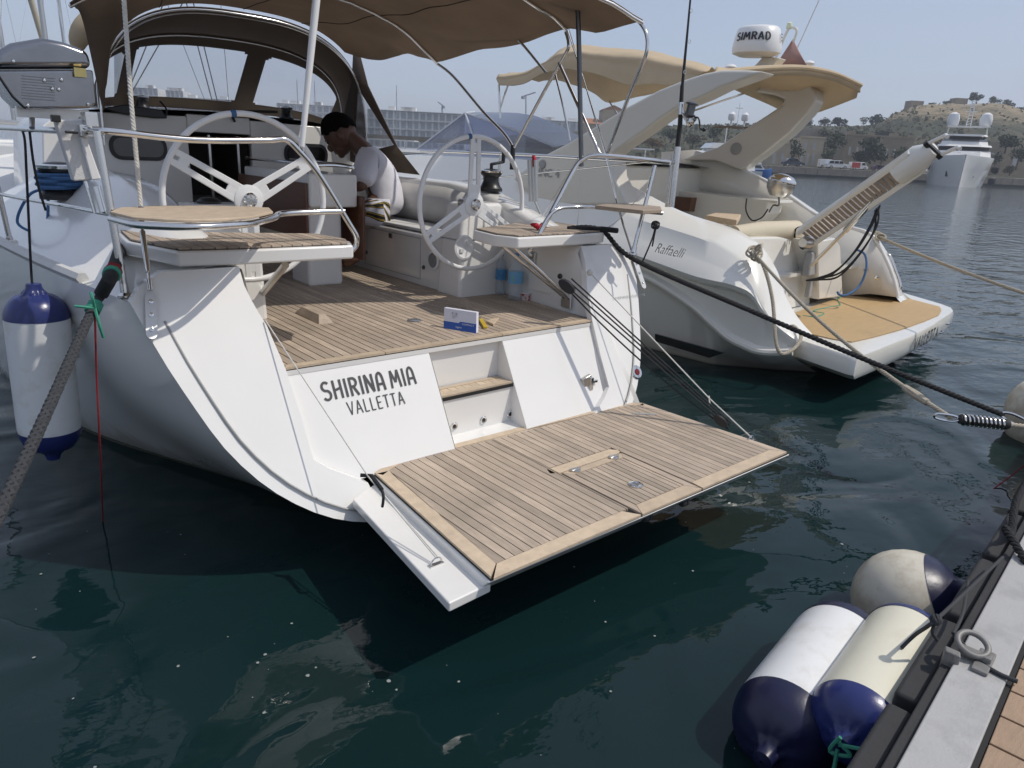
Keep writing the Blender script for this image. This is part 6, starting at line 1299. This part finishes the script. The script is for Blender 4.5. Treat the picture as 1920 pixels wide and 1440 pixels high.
# folded canvas beside the winch
# stainless barbecue on the rail
bq = thing('rail_barbecue', 'polished steel box barbecue mounted on the port stern rail', 'grill', PY(100, 235, 4.05))
YQ = 4.1
def bx(px, py, dy=0): return PY(px, py, YQ + dy)
low_ = [bx(-12, 132), bx(175, 131), bx(181, 195), bx(172, 203), bx(46, 205), bx(22, 182)]
MB().prism(low_, (0, .34, 0)).build('firebox', 'steel_grill', bq, bevel=.012, seg=3)
lid_ = [bx(-12, 129), bx(-8, 96), bx(20, 80), bx(80, 70), bx(120, 78), bx(166, 95), bx(174, 128)]
MB().prism(lid_, (0, .34, 0)).build('lid', 'steel_grill', bq, bevel=.03, seg=4)
MB().box(bx(150, 136, -.02), (.05, .015, .04)).tube([bx(138, 122, -.02), bx(152, 122, -.02)], .005, 6).build('latch', mat('brass', (.6, .48, .2), .25, 1.), bq)
for x_, y_ in ((25, 115), (83, 151), (115, 150), (98, 167), (110, 168), (52, 198), (165, 195)): MB().lathe([(.0, 0), (.009, .001), (.006, .006), (.001, .007)], bx(x_, y_, -.002), (0, -1, 0), 10).build('rivet', 'steel', bq)
for k in range(9): MB().box(bx(72, 145 + k * 5.2, -.001), (.13, .002, .003)).build('vent_slot', 'dark_metal', bq)
MB().box(bx(100, 213, .15), (.30, .05, .05)).tube([bx(60, 214, .15), bx(60, 240, .1)], .012, 8).tube([bx(150, 214, .15), bx(150, 240, .1)], .012, 8).build('rail_mount', 'steel_brushed', bq)
# outboard bracket
ob = thing('outboard_bracket', 'white outboard motor bracket board clamped to the port rail', 'bracket', PY(150, 300, 3.85))
MB().prism([PY(x, y, 3.84) for x, y in ((103, 226), (156, 222), (174, 338), (138, 340))], (0, .06, 0)).build('board', 'nonskid', ob, bevel=.008)
MB().prism([PY(x, y, 3.82) for x, y in ((150, 256), (163, 258), (190, 336), (172, 338))], (0, .10, 0)).build('side_rib', 'white_plastic', ob, bevel=.006)
MB().box(PY(168, 224, 3.83), (.05, .10, .06)).box(PY(160, 245, 3.82), (.05, .05, .05)).tube([PY(150, 238, 3.81), PY(186, 247, 3.76)], .009, 8).build('clamp', 'steel', ob, bevel=.004)
MB().box(PY(104, 222, 3.83), (.035, .04, .03)).build('clamp_pad', 'black_plastic', ob, bevel=.004); MB().box(PY(134, 248, 3.81), (.05, .02, .012)).build('clamp_screw', 'black_plastic', ob, bevel=.004)
rh = thing('rod_holder', 'short steel rod tube beside the port corner stanchion', 'rod holder', PY(190, 395, 3.72)); MB().tube([PY(181, 350, 3.72), PY(194, 398, 3.70)], .017, 12).build('tube', 'steel', rh); MB().tube([PY(160, 340, 3.74), PY(178, 400, 3.72)], .008, 8).build('stay', 'steel', rh)
# port side text on the hull
p = PX(147, 672, XC - 1.72); hx0_ = PP(148, 672, (1, 0, 0), .82)
sp = [s_ for s_ in secs]
a = PY(150, 672, 4.42); b = PY(166, 668, 4.18)
text('45', 'model_number', 'letter_grey', SY, a - V((.035, 0, 0)), (b - a), V((-.004, .01, .075)), bold=-.01, depth=.0)
# ---- platform lines
one(MB().tube([PT(497, 600, 2.75), PZ(690, 893, .60), DRG + V((0, 0, .03))], .0035, 6).tube([PZ(693, 897, .58), DRG + V((.01, .0, .03))], .0035, 6), 'platform_line', 'rope_white', 'thin line from the port wing to the ring on the platform edge', 'rope')
one(MB().tube([PZ(676, 891, .60), PZ(697, 892, .60), PZ(716, 918, .58)], .010, 8).tube(cr([PZ(716, 918, .58), PZ(719, 932, .56), PZ(717, 950, .50)], 4), .007, 6), 'lashing_knot', 'rope_black', 'black knotted lashing on the thin platform line', 'rope')
blk = PX(1063, 537, 3.36); dn = PZ(1366, 802, .47)
tk_ = thing('platform_tackle', 'black block and tackle lines from starboard wall to the platform edge', 'tackle', dn)
for k, o_ in enumerate(((0, 0), (.022, .03), (.04, .055), (.02, -.03))):
    q_ = V((o_[0], 0, o_[1])); MB().tube(sag(blk + q_ * .9, dn + q_ * .5 - V((0, 0, .0)), .0 if k < 3 else .05, 10), .0055, 6).build('tackle_line', 'rope_black', tk_)
for c, s_ in ((blk, 1.1), (dn + (blk - dn).normalized() * .07, .9)):
    d = (blk - dn).normalized(); sd_ = d.cross(UP).normalized(); n_ = sd_.cross(d)
    MB().prism([c + d * (.06 * s_ * math.cos(t)) + n_ * (.032 * s_ * math.sin(t)) - sd_ * .02 for t in [6.283 * k / 14 for k in range(14)]], sd_ * .04).build('block', 'black_plastic', tk_, bevel=.004)
MB().ball(PX(1050, 518, 3.62), .02).build('knob', 'black_plastic', tk_)
eye = PT(1106, 511, 2.82); eye = PX(1106, 511, 3.70)
one(MB().tube([eye, PZ(1329, 746, .60), DRG2 + V((0, 0, .02))], .0045, 6).lathe([(.0, 0), (.022, 0), (.022, .008), (.01, .02), (.001, .02)], eye, (-1, -.5, 0), 12).tube([PZ(1329, 742, .61), PZ(1331, 760, .55)], .006, 6), 'platform_stay', 'rope_white', 'thin pale stay from the starboard wall to the far platform corner', 'rope')
# ---- starboard mooring line
c1 = PZ(1128, 432, 1.59); c2 = PX(1190, 487, 4.2); e3 = V((5.46, 1.22, .60))
bp_ = cr([c1 + V((-.12, .2, 0)), c1, c2, c2.lerp(e3, .33) - V((0, 0, .015)), c2.lerp(e3, .66) - V((0, 0, .018)), e3], 10)
bl = thing('mooring_line', 'black three strand mooring line from the starboard quarter towards the pontoon', 'rope', c1)
strands(bp_, .0098, 3, .095, .0098, seg=7, per=10).build('laid_rope', 'rope_black', bl)
MB().tube([c1 + V((-.2, .16, .0)), c1 + V((0, 0, .01)), c1 + V((.12, -.05, .0))], .02, 8).build('chafe_sleeve', 'rope_black', bl)
MB().tube([p for p in bp_ if p.x < c2.x + .42 and p.x > c2.x - .02], .0185, 8).build('eye_splice', 'rope_black', bl)
hk = e3; d = (e3 - c2).normalized()
MB().tube(cr([hk - d * .02, hk + d * .05 + UP * .03, hk + d * .16 + UP * .02, hk + d * .18 - UP * .01, hk + d * .05 - UP * .03], 5, True), .009, 8, closed=True).build('carabiner', 'steel', bl)
# ---- cream mooring line of the cruiser with its rubber-sprung snubber
q0 = mA(1412, 472, -1.70); s0_ = V((5.06, 1.40, .60)); s1_ = V((5.34, 1.12, .585))
cm = thing('mooring_line', 'cream twisted mooring line from the cruiser quarter with a steel spring snubber', 'rope', q0)
strands(sag(q0, s0_, .10, 30), .0088, 3, .08, .0086, seg=7, per=9).build('laid_rope', 'rope_cream', cm)
MB().tube([q0.lerp(s0_, .84 + .02 * k) - V((0, 0, .10 * 4 * (.84 + .02 * k) * (.16 - .02 * k))) for k in range(5)], [.026, .03, .032, .028, .024], 8).build('splice', 'rope_cream', cm)
dd = (s1_ - s0_).normalized()
MB().tube(cr([s0_ - dd * .10 + UP * .02, s0_ + UP * .02, s0_ + dd * .05, s0_ - UP * .02, s0_ - dd * .10 - UP * .01], 5, True), .008, 8, closed=True).build('thimble', 'steel', cm)
MB().lathe([(.008, .04), (.03, .05), (.032, .10), (.028, .115), (.032, .13), (.032, .33), (.036, .34), (.03, .36), (.008, .37)], s0_, dd, 16).build('rubber_core', 'black_rubber', cm)
a_ = dd.orthogonal().normalized(); b_ = dd.cross(a_)
MB().tube([s0_ + dd * (.06 + .27 * k / 110) + (a_ * math.cos(k * .571) + b_ * math.sin(k * .571)) * .036 for k in range(111)], .006, 6).build('coil_spring', 'steel', cm)
strands([s0_ + dd * .36, s0_ + dd * .6, pon(6.6, -.05, .06)], .008, 3, .08, .008, seg=6).build('tail_rope', 'rope_cream', cm)
# rope end coil on the cruiser quarter and its hanging bight
rc_ = thing('rope_coil', 'frayed cream rope coil on the cruiser port quarter with a hanging bight', 'rope', q0)
cm_ = MB()
for k in range(7):
    ax1 = V((rnd.gauss(0, 1), rnd.gauss(0, 1), rnd.gauss(0, 1))).normalized(); ax2 = ax1.orthogonal().normalized(); c = q0 + V((rnd.uniform(-.03, .05), rnd.uniform(-.05, .02), rnd.uniform(-.06, .04)))
    cm_.tube([c + (ax1 * math.cos(t * .3927) * .075 + ax2 * math.sin(t * .3927) * .055) for t in range(16)], .012, 6, closed=True)
cm_.build('coil', 'rope_cream', rc_)
strands(cr([q0, mA(1432, 500, -1.72), mA(1448, 560, -1.80), mA(1455, 640, -1.98), mA(1466, 663, -1.98), mA(1490, 652, -1.8), mA(1502, 630, -1.6), mA(1490, 613, -1.5), mA(1480, 612, -1.5)], 8), .010, 3, .08, .010, seg=6).build('bight', 'rope_cream', rc_)
q1 = mA(1640, 440, 1.75); q2 = PD(1960, 563, 6.6)
rl_ = thing('mooring_line', 'cream mooring line from the cruiser starboard quarter leaving at the right', 'rope', q1)
strands(sag(q1, q2, .03, 20), .0095, 3, .08, .0092, seg=6).build('laid_rope', 'rope_cream', rl_)
k2 = MB()
for k in range(5):
    ax1 = V((rnd.gauss(0, 1), rnd.gauss(0, 1), rnd.gauss(0, 1))).normalized(); ax2 = ax1.orthogonal().normalized(); c = q1 + (q2 - q1).normalized() * .04 * k
    k2.tube([c + (ax1 * math.cos(t * .3927) * .06 + ax2 * math.sin(t * .3927) * .05) for t in range(16)], .012, 6, closed=True)
k2.build('cleat_turns', 'rope_cream', rl_)
# ---- small things in the cockpit
zs_ = zc + .013
def bottle(label, px, py, h_, r, m_lab, dz=0.):
    b = PZ(px, py, zs_); t = thing('water_bottle', label, 'bottle', b, 'plastic water bottles in the cockpit')
    MB().lathe([(r * .8, 0), (r, .01), (r, h_ * .26), (r * .95, h_ * .3), (r, h_ * .34), (r, h_ * .62), (r * .85, h_ * .74), (r * .42, h_ * .88), (r * .30, h_ * .92), (r * .30, h_ * .95)], b, UP, 24).build('bottle', 'bottle_plastic', t, smooth=50)
    MB().lathe([(r * 1.01, h_ * .36), (r * 1.015, h_ * .37), (r * 1.015, h_ * .60), (r * 1.01, h_ * .61)], b, UP, 24).build('label_band', m_lab, t)
    MB().lathe([(r * .36, h_ * .93), (r * .36, h_ * .99), (r * .3, h_), (.001, h_)], b, UP, 16).build('cap', 'bottle_cap', t)
mat('bottle_cap', (.08, .25, .62), .4); mat('label_blue', (.06, .24, .50), .45, var=.25, vscale=30); mat('label_sky', (.16, .42, .68), .45, var=.2, vscale=30, dirt=((.25, .5, .25), .55, .7, 18))
bottle('slim clear water bottle with dark blue label, nearer the wheel', 938, 551, .33, .042, 'label_blue'); bottle('wide clear water bottle with sky blue label beside the slim one', 965, 561, .36, .056, 'label_sky')
ct = PZ(985, 562, zs_); tb_ = thing('snack_tub', 'small red and white printed tub beside the water bottles', 'tub', ct); mat('tub_print', (.62, .58, .56), .4, dirt=((.45, .03, .04), .48, .56, 26))
MB().lathe([(.034, 0), (.040, .045), (.043, .05), (.043, .056), (.001, .058)], ct, UP, 20).build('tub', 'tub_print', tb_); MB().lathe([(.044, .053), (.044, .06), (.001, .062)], ct, UP, 20).build('lid', 'white_plastic', tb_)
# printed card box standing on the sole
bxq = [PZ(832, 615, zs_), PZ(893, 625, zs_)]; wv = bxq[1] - bxq[0]; hv = UP * .125 + V((.02, .03, 0)); nb_ = V((wv.y, -wv.x, 0)).normalized()
if nb_.y > 0: nb_ = -nb_
cb = thing('printed_box', 'small white and blue printed card box standing on the teak floor', 'box', bxq[0])
MB().prism([bxq[0], bxq[1], bxq[1] + hv, bxq[0] + hv], -nb_ * .03).build('carton', mat('card_white', (.68, .68, .74), .6, var=.03), cb, bevel=.002)
o = nb_ * .0015; mat('card_blue', (.025, .09, .36), .5, var=.1)
MB().poly([bxq[0] + o, bxq[1] + o, bxq[1] + hv * .44 + o, bxq[0] + wv * .52 + hv * .44 + o, bxq[0] + wv * .46 + hv * .36 + o, bxq[0] + hv * .36 + o]).build('blue_band', 'card_blue', cb, smooth=0, fix=False)
text('COMPACT', 'print', 'white_plastic', cb, bxq[0] + wv * .57 + hv * .30 + o * 2, wv * .37, hv * .08, bold=.0, depth=0); text('light', 'print', 'white_plastic', cb, bxq[0] + wv * .38 + hv * .10 + o * 2, wv * .18, hv * .10, depth=0); text('P 10', 'print', 'letter', cb, bxq[0] + wv * .26 + hv * .74 + o * 2, wv * .16, hv * .10, depth=0)
for k in range(3): MB().poly([bxq[0] + wv * .26 + hv * (.68 - k * .06) + o * 1.5, bxq[0] + wv * (.44 - .05 * k) + hv * (.68 - k * .06) + o * 1.5, bxq[0] + wv * (.44 - .05 * k) + hv * (.70 - k * .06) + o * 1.5, bxq[0] + wv * .26 + hv * (.70 - k * .06) + o * 1.5]).build('print_line', 'letter_grey', cb, smooth=0, fix=False)
yk = thing('utility_knife', 'yellow handled utility knife lying beside the printed box', 'knife', PZ(905, 612, zs_)); mat('yellow_plastic', (.62, .42, .02), .35)
p0, p1 = PZ(901, 599, zs_ + .008), PZ(910, 614, zs_ + .008); dd2 = (p1 - p0).normalized(); MB().box((p0 + p1) / 2, ((p1 - p0).length, .028, .016), (dd2, dd2.cross(UP), UP)).build('handle', 'yellow_plastic', yk, bevel=.004); MB().box(p0 - dd2 * .03, (.06, .015, .003), (dd2, dd2.cross(UP), UP)).build('blade', 'steel', yk)
wb = PZ(922, 606, zs_ + .01); one(MB().prism([PZ(x, y, zs_) for x, y in ((911, 605), (922, 601), (936, 599), (925, 611))], (0, 0, .014)), 'teak_offcut', 'teak_margin', 'small teak offcut lying right of the yellow knife', 'wood block', bevel=.003)
# red cloth on the starboard helm seat, red tag on the rail
rcx = PZ(1010, 428, 1.60); mb = MB()
for k in range(8): mb.ball(rcx + V((rnd.uniform(-.05, .05), rnd.uniform(-.04, .04), rnd.uniform(0, .025))), (rnd.uniform(.018, .03), rnd.uniform(.015, .03), rnd.uniform(.012, .02)), 8, 6)
one(mb, 'red_rag', mat('red_cloth', (.42, .015, .03), .8, bump=.4), 'crumpled bright red rag on the starboard helm seat', 'rag')
one(MB().tube([PX(1000, 292, 3.95), PX(1003, 302, 3.95), PX(1001, 312, 3.95)], [.012, .02, .008], 8), 'red_tag', 'red_cloth', 'small red tag tied to the starboard lifeline', 'tag')
fl2 = thing('folded_stanchion_gear', 'grey strapped boathook bundle standing at the starboard lifeline', 'boathook', PX(1000, 375, 3.95))
for k, dx_ in enumerate((-6, 0, 6)): MB().tube([PX(998 + dx_, 300, 3.97 - .02 * k), PX(1000 + dx_, 378, 3.97 - .02 * k)], .014, 8).build('pole', 'alu', fl2)
MB().tube([PX(1003, 378, 3.95), PX(1018, 412, 3.9)], .008, 6).build('strap', 'grey_plastic', fl2)
# thin control lines on the starboard side
for k, pts in enumerate(([(1088, 290), (1010, 420), (985, 500)], [(1090, 300), (1085, 400), (1070, 480)], [(1138, 290), (1165, 410)], [(1020, 420), (1090, 440), (1150, 420), (1205, 360)])):
    one(MB().tube(cr([PX(x, y, 3.9 + .05 * k) for x, y in pts], 6), .003, 5), 'thin_line', 'steel_brushed', ['thin wire slanting from the starboard rail to the bottles', 'thin wire dropping from the dark pole foot', 'thin wire below the aft bimini leg', 'slack thin wire over the starboard helm seat'][k], 'wire')
# dark lifebuoy-light ball and line at the starboard stanchion
ln_ = thing('line_bundle', 'dark knotted line bundle hanging on the starboard stanchion', 'rope', PX(1230, 425, 4.15)); mb = MB()
for k in range(6):
    ax1 = V((rnd.gauss(0, 1), rnd.gauss(0, 1), rnd.gauss(0, 1))).normalized(); ax2 = ax1.orthogonal().normalized(); c = PX(1229, 422, 4.15)
    mb.tube([c + (ax1 * math.cos(t * .3927) * .026 + ax2 * math.sin(t * .3927) * .03) for t in range(16)], .005, 6, closed=True)
mb.tube(cr([PX(1229, 425, 4.15), PX(1222, 450, 4.12), PX(1203, 495, 4.05)], 5), .006, 6).tube([PX(1230, 425, 4.15), PX(1223, 462, 4.15)], .006, 6); mb.build('line', 'rope_black', ln_)
# ------------------------------------------------------------------ fishing rod
fr = thing('fishing_rod', 'black fishing rod with silver reel standing in the starboard rail holder', 'fishing rod', PX(1264, 385, 4.32)); XF = 4.32
MB().tube([PX(1258, 388, XF), PX(1271, 275, XF)], .024, 14).tube([PX(1250, 388, XF + .03), PX(1262, 290, XF + .03)], .014, 10).build('holder', 'steel', fr)
MB().tube([PX(1267, 300, XF), PX(1275, 235, XF), PX(1279, 160, XF)], [.016, .017, .013], 12).build('grip', 'black_rubber', fr); MB().tube([PX(1279, 165, XF), PX(1288, 70, XF), PX(1297, -30, XF)], [.011, .008, .006], 10).build('blank', 'black_plastic', fr)
MB().tube([PX(1277, 192, XF), PX(1276, 215, XF)], .018, 10).build('reel_seat', 'steel', fr)
rlp = PX(1295, 205, XF - .0); MB().lathe([(.02, -.045), (.042, -.04), (.042, -.032), (.03, -.028), (.030, .028), (.044, .032), (.044, .04), (.02, .05)], rlp, (.1, -.1, 1), 20).build('spool', 'dark_metal', fr)
MB().tube(cr([PX(1282, 212, XF), PX(1288, 222, XF), PX(1297, 228, XF), PX(1303, 220, XF)], 4), .018, 10).ball(PX(1294, 228, XF), (.03, .03, .04)).build('reel_body', 'steel', fr)
MB().tube(cr([PX(1300, 220, XF), PX(1310, 222, XF), PX(1313, 240, XF), PX(1319, 243, XF)], 4), .006, 8).ball(PX(1320, 243, XF), .014).build('crank', 'black_plastic', fr)
for px, py in ((1281, 135), (1290, 78), (1293, 20)): c = PX(px + 3, py, XF); MB().tube([c + V((math.cos(t * .5236) * .012, 0, math.sin(t * .5236) * .012)) for t in range(12)], .002, 5, closed=True).build('line_guide', 'steel', fr)
# ------------------------------------------------------------------ pontoon side lines
pl_ = thing('fender_rope', 'dark rope knotted along the pontoon edge to the round fender', 'rope', PZ(1760, 1165, .56))
knp = PZ(1755, 1162, .60)
MB().tube(cr([PZ(1880, 1045, .52), PZ(1830, 1092, .56), knp, PZ(1716, 1190, .48), PZ(1690, 1215, .42)], 6), .007, 8).tube(cr([PZ(1815, 1090, .50), PZ(1805, 1150, .52), PZ(1787, 1188, .54)], 5), .006, 8).tube(cr([knp, PZ(1748, 1185, .55), PZ(1757, 1200, .5)], 5), .006, 8).tube(cr([PZ(1790, 1190, .54), PZ(1830, 1235, .512), PZ(1870, 1262, .508), PZ(1908, 1278, .512)], 6), .008, 8).build('rope', 'rope_grey', pl_)
mb = MB()
for k in range(6):
    ax1 = V((rnd.gauss(0, 1), rnd.gauss(0, 1), rnd.gauss(0, 1))).normalized(); ax2 = ax1.orthogonal().normalized(); mb.tube([knp + (ax1 * math.cos(t * .5236) * .016 + ax2 * math.sin(t * .5236) * .014) for t in range(12)], .006, 6, closed=True)
mb.build('knot', 'rope_grey', pl_)
gb = CFA + V((-.02, 0, 0)); one(MB().tube(cr([gb + V((-.03, 0, .05)), gb + V((-.035, .02, -.02)), gb + V((-.02, -.04, 0)), gb + V((-.03, .0, .03))], 5, True), .007, 6, closed=True).tube(cr([gb + V((-.03, 0, .02)), gb + V((.02, -.12, .05)), gb + V((.06, -.24, .10))], 5), .007, 6).tube(cr([gb + V((-.03, 0, 0)), gb + V((-.05, -.01, -.10)), gb + V((-.06, 0, -.22))], 5), .007, 6), 'green_fender_rope', 'rope_green', 'bright green rope tied to the blue end of the cream fender', 'rope')
one(strands(cr([pon(3.55, -.06, .01), pon(3.75, .06, .05), pon(3.9, .05, -.02), pon(4.4, .10, .02), pon(5.4, .05, .04)], 8), .010, 3, .08, .009, seg=6), 'edge_rope', 'rope_black', 'black rope lashed along the far end of the pontoon edge', 'rope')
one(MB().tube(cr([PZ(1930, 865, .20), PZ(1895, 893, .06), PZ(1858, 920, -.01)], 5), .005, 6), 'buoy_line', 'rope_red', 'thin dark red line entering the water near the right edge', 'rope')
# ------------------------------------------------------------------ person at the cockpit table
def skin(vs, es, rs, sub=2):
    me = bpy.data.meshes.new('s'); me.from_pydata([tuple(v) for v in vs], es, []); me.update(); o = bpy.data.objects.new('s', me); COL.objects.link(o)
    md = o.modifiers.new('k', 'SKIN'); md.use_smooth_shade = True; o.modifiers.new('s', 'SUBSURF').levels = sub
    for i, d in enumerate(me.skin_vertices[0].data): d.radius = (rs[i], rs[i]); d.use_root = (i == 0)
    dg = bpy.context.evaluated_depsgraph_get(); dg.update(); m2 = bpy.data.meshes.new_from_object(o.evaluated_get(dg)); bpy.data.objects.remove(o); mb = MB()
    mb.add([v.co.copy() for v in m2.vertices], [tuple(p.vertices) for p in m2.polygons]); bpy.data.meshes.remove(m2); return mb
DP = 6.5
def pd(px, py, dd=0.): return PD(px, py, DP + dd)
PS = thing('person', 'person in pale grey tee and striped shorts bent over the cockpit table', 'person', pd(712, 410))
Vv = [pd(716, 388), pd(718, 356), pd(704, 312), pd(682, 282), pd(668, 268), pd(650, 250), pd(640, 262), pd(636, 277),
      pd(694, 300, -.17), pd(678, 352, -.24), pd(634, 342, -.10), pd(616, 338, -.06), pd(690, 298, .2), pd(664, 350, .26), pd(626, 341, .10), pd(608, 338, .06),
      pd(710, 398, -.12), pd(640, 408, -.14), pd(668, 486, -.12), pd(640, 492, -.12), pd(706, 396, .13), pd(636, 406, .15), pd(664, 482, .14), pd(636, 488, .14)]
Ev = [(0, 1), (1, 2), (2, 3), (3, 4), (4, 5), (5, 6), (6, 7), (2, 8), (8, 9), (9, 10), (10, 11), (2, 12), (12, 13), (13, 14), (14, 15), (0, 16), (16, 17), (17, 18), (18, 19), (0, 20), (20, 21), (21, 22), (22, 23)]
Rv = [.13, .12, .13, .09, .085, .09, .07, .04, .065, .05, .042, .04, .065, .05, .042, .04, .115, .085, .055, .045, .115, .085, .055, .045]
for w_, sgn in ((11, -1), (15, 1)):                      # fingers and thumb
    base = Vv[w_]; fwd = (Vv[w_] - Vv[w_ - 1]).normalized(); sdv = fwd.cross(UP).normalized()
    for k, ln in enumerate((.075, .085, .08, .065)):
        i0 = len(Vv); p = base + sdv * (.028 - .019 * k) + fwd * .02; Vv += [p, p + fwd * ln * .55 - UP * .005, p + fwd * ln - UP * .03]; Rv += [.011, .010, .009]; Ev += [(w_, i0), (i0, i0 + 1), (i0 + 1, i0 + 2)]
    i0 = len(Vv); p = base + sdv * .035 * -sgn - fwd * .01; Vv += [p, p + fwd * .04 + sdv * .02 * -sgn]; Rv += [.012, .010]; Ev += [(w_, i0), (i0, i0 + 1)]
bd = skin(Vv, Ev, Rv)
fx = (pd(620, 262) - pd(650, 262)).normalized(); fz = UP; fdn = (fx * .78 - UP * .62).normalized(); fu = (UP * .78 + fx * .62).normalized()   # face looks down and left
hc = pd(637, 250); sdx = fdn.cross(fu).normalized(); HA = (fdn, sdx, fu)
bd.ball(hc, (.148, .122, .172), 28, 20, HA)                                             # skull
bd.ball(hc + fdn * .062 - fu * .092, (.085, .085, .085), 20, 14, HA)                     # jaw
bd.ball(hc + fdn * .105 - fu * .150, (.036, .042, .030), 14, 10, HA)                     # chin
bd.ball(hc + fdn * .150 - fu * .045, (.032, .022, .036), 12, 8, HA)                      # nose
bd.ball(hc + fdn * .132 - fu * .018, (.020, .016, .040), 10, 8, HA)
for q_ in (-.094, -.112): bd.ball(hc + fdn * .133 + fu * q_, (.020, .038, .011), 12, 8, HA)   # lips
for s_ in (-1, 1): bd.ball(hc + sdx * .122 * s_ - fu * .035 - fdn * .01, (.034, .016, .046), 12, 8, HA); bd.ball(hc + sdx * .05 * s_ + fdn * .125 + fu * .018, (.02, .035, .012), 10, 8, HA)
body = bd.build('body', 'skin', PS, smooth=180)
for s_ in (-1, 1): MB().ball(hc + fdn * .128 + sdx * .052 * s_ - fu * .004, (.016, .022, .014), 8, 6, HA).build('eye', 'black_plastic', PS)
hr = MB(); rows_ = []
for i in range(15):
    r_ = []
    for j in range(36):
        ph = 2 * math.pi * j / 36; front = math.cos(ph); th = .02 + math.pi * i / 14 * (.45 - .13 * max(0, front) ** 2 + .10 * max(0, -front) + .025 * math.sin(j * 1.7)) ; rr = 1 + .03 * noise.noise(V((j * .9, i * .9, 1)))
        r_.append(hc + fu * (.186 * math.cos(th)) * rr + (fdn * .160 * math.cos(ph) + sdx * .131 * math.sin(ph)) * math.sin(th) * rr - fdn * .004)
    rows_.append(r_)
hr.grid(rows_, True).build('hair', 'hair', PS, smooth=180, solid=.010)
sv = [pd(729, 406), pd(724, 374), pd(719, 345), pd(704, 312), pd(687, 287), pd(694, 300, -.17), pd(684, 330, -.215), pd(679, 348, -.24), pd(690, 298, .2), pd(676, 328, .235), pd(668, 346, .26)]
skin(sv, [(0, 1), (1, 2), (2, 3), (3, 4), (3, 5), (5, 6), (6, 7), (3, 8), (8, 9), (9, 10)], [.158, .172, .178, .19, .115, .11, .10, .095, .11, .10, .095]).build('tee_shirt', 'tee', PS, smooth=180)
def stripes():
    m = mat('striped_cloth', (.60, .60, .66), .85, var=.03); N = m.node_tree.nodes; L = m.node_tree.links; b = N['Principled BSDF']; src = b.inputs['Base Color'].links[0].from_socket
    tc = N.new('ShaderNodeTexCoord'); w_ = N.new('ShaderNodeTexWave'); w_.wave_type = 'BANDS'; w_.bands_direction = 'DIAGONAL'; w_.inputs['Scale'].default_value = 6.5; w_.inputs['Distortion'].default_value = 1.2; L.new(tc.outputs['Object'], w_.inputs[0])
    r = N.new('ShaderNodeValToRGB'); r.color_ramp.interpolation = 'CONSTANT'; e = r.color_ramp.elements; e[0].position = 0; e[0].color = (.62, .62, .68, 1); e[1].position = .5; e[1].color = (.012, .012, .014, 1)
    x = e.new(.68); x.color = (.42, .30, .04, 1); x = e.new(.86); x.color = (.012, .012, .014, 1); L.new(w_.outputs[0], r.inputs[0]); L.new(r.outputs[0], b.inputs['Base Color'])
stripes()
hv_ = [pd(712, 396), pd(705, 400, -.12), pd(662, 404, -.135), pd(702, 398, .13), pd(660, 402, .145)]
skin(hv_, [(0, 1), (1, 2), (0, 3), (3, 4)], [.13, .125, .105, .125, .105]).build('shorts', 'striped_cloth', PS, smooth=180)

# ------------------------------------------------------------------ harbour haze
hz = MB().box((250, 250, 31), (2700, 2700, 64))
hzm = bpy.data.materials.new('haze'); hzm.use_nodes = True; N = hzm.node_tree.nodes; N.clear(); ho = N.new('ShaderNodeOutputMaterial'); pv_ = N.new('ShaderNodeVolumePrincipled')
pv_.inputs['Color'].default_value = (.82, .88, 1, 1); pv_.inputs['Density'].default_value = .0005; pv_.inputs['Anisotropy'].default_value = .35
hzm.node_tree.links.new(pv_.outputs[0], ho.inputs['Volume'])
hb = hz.build('haze', hzm, None, smooth=0, kind='stuff')
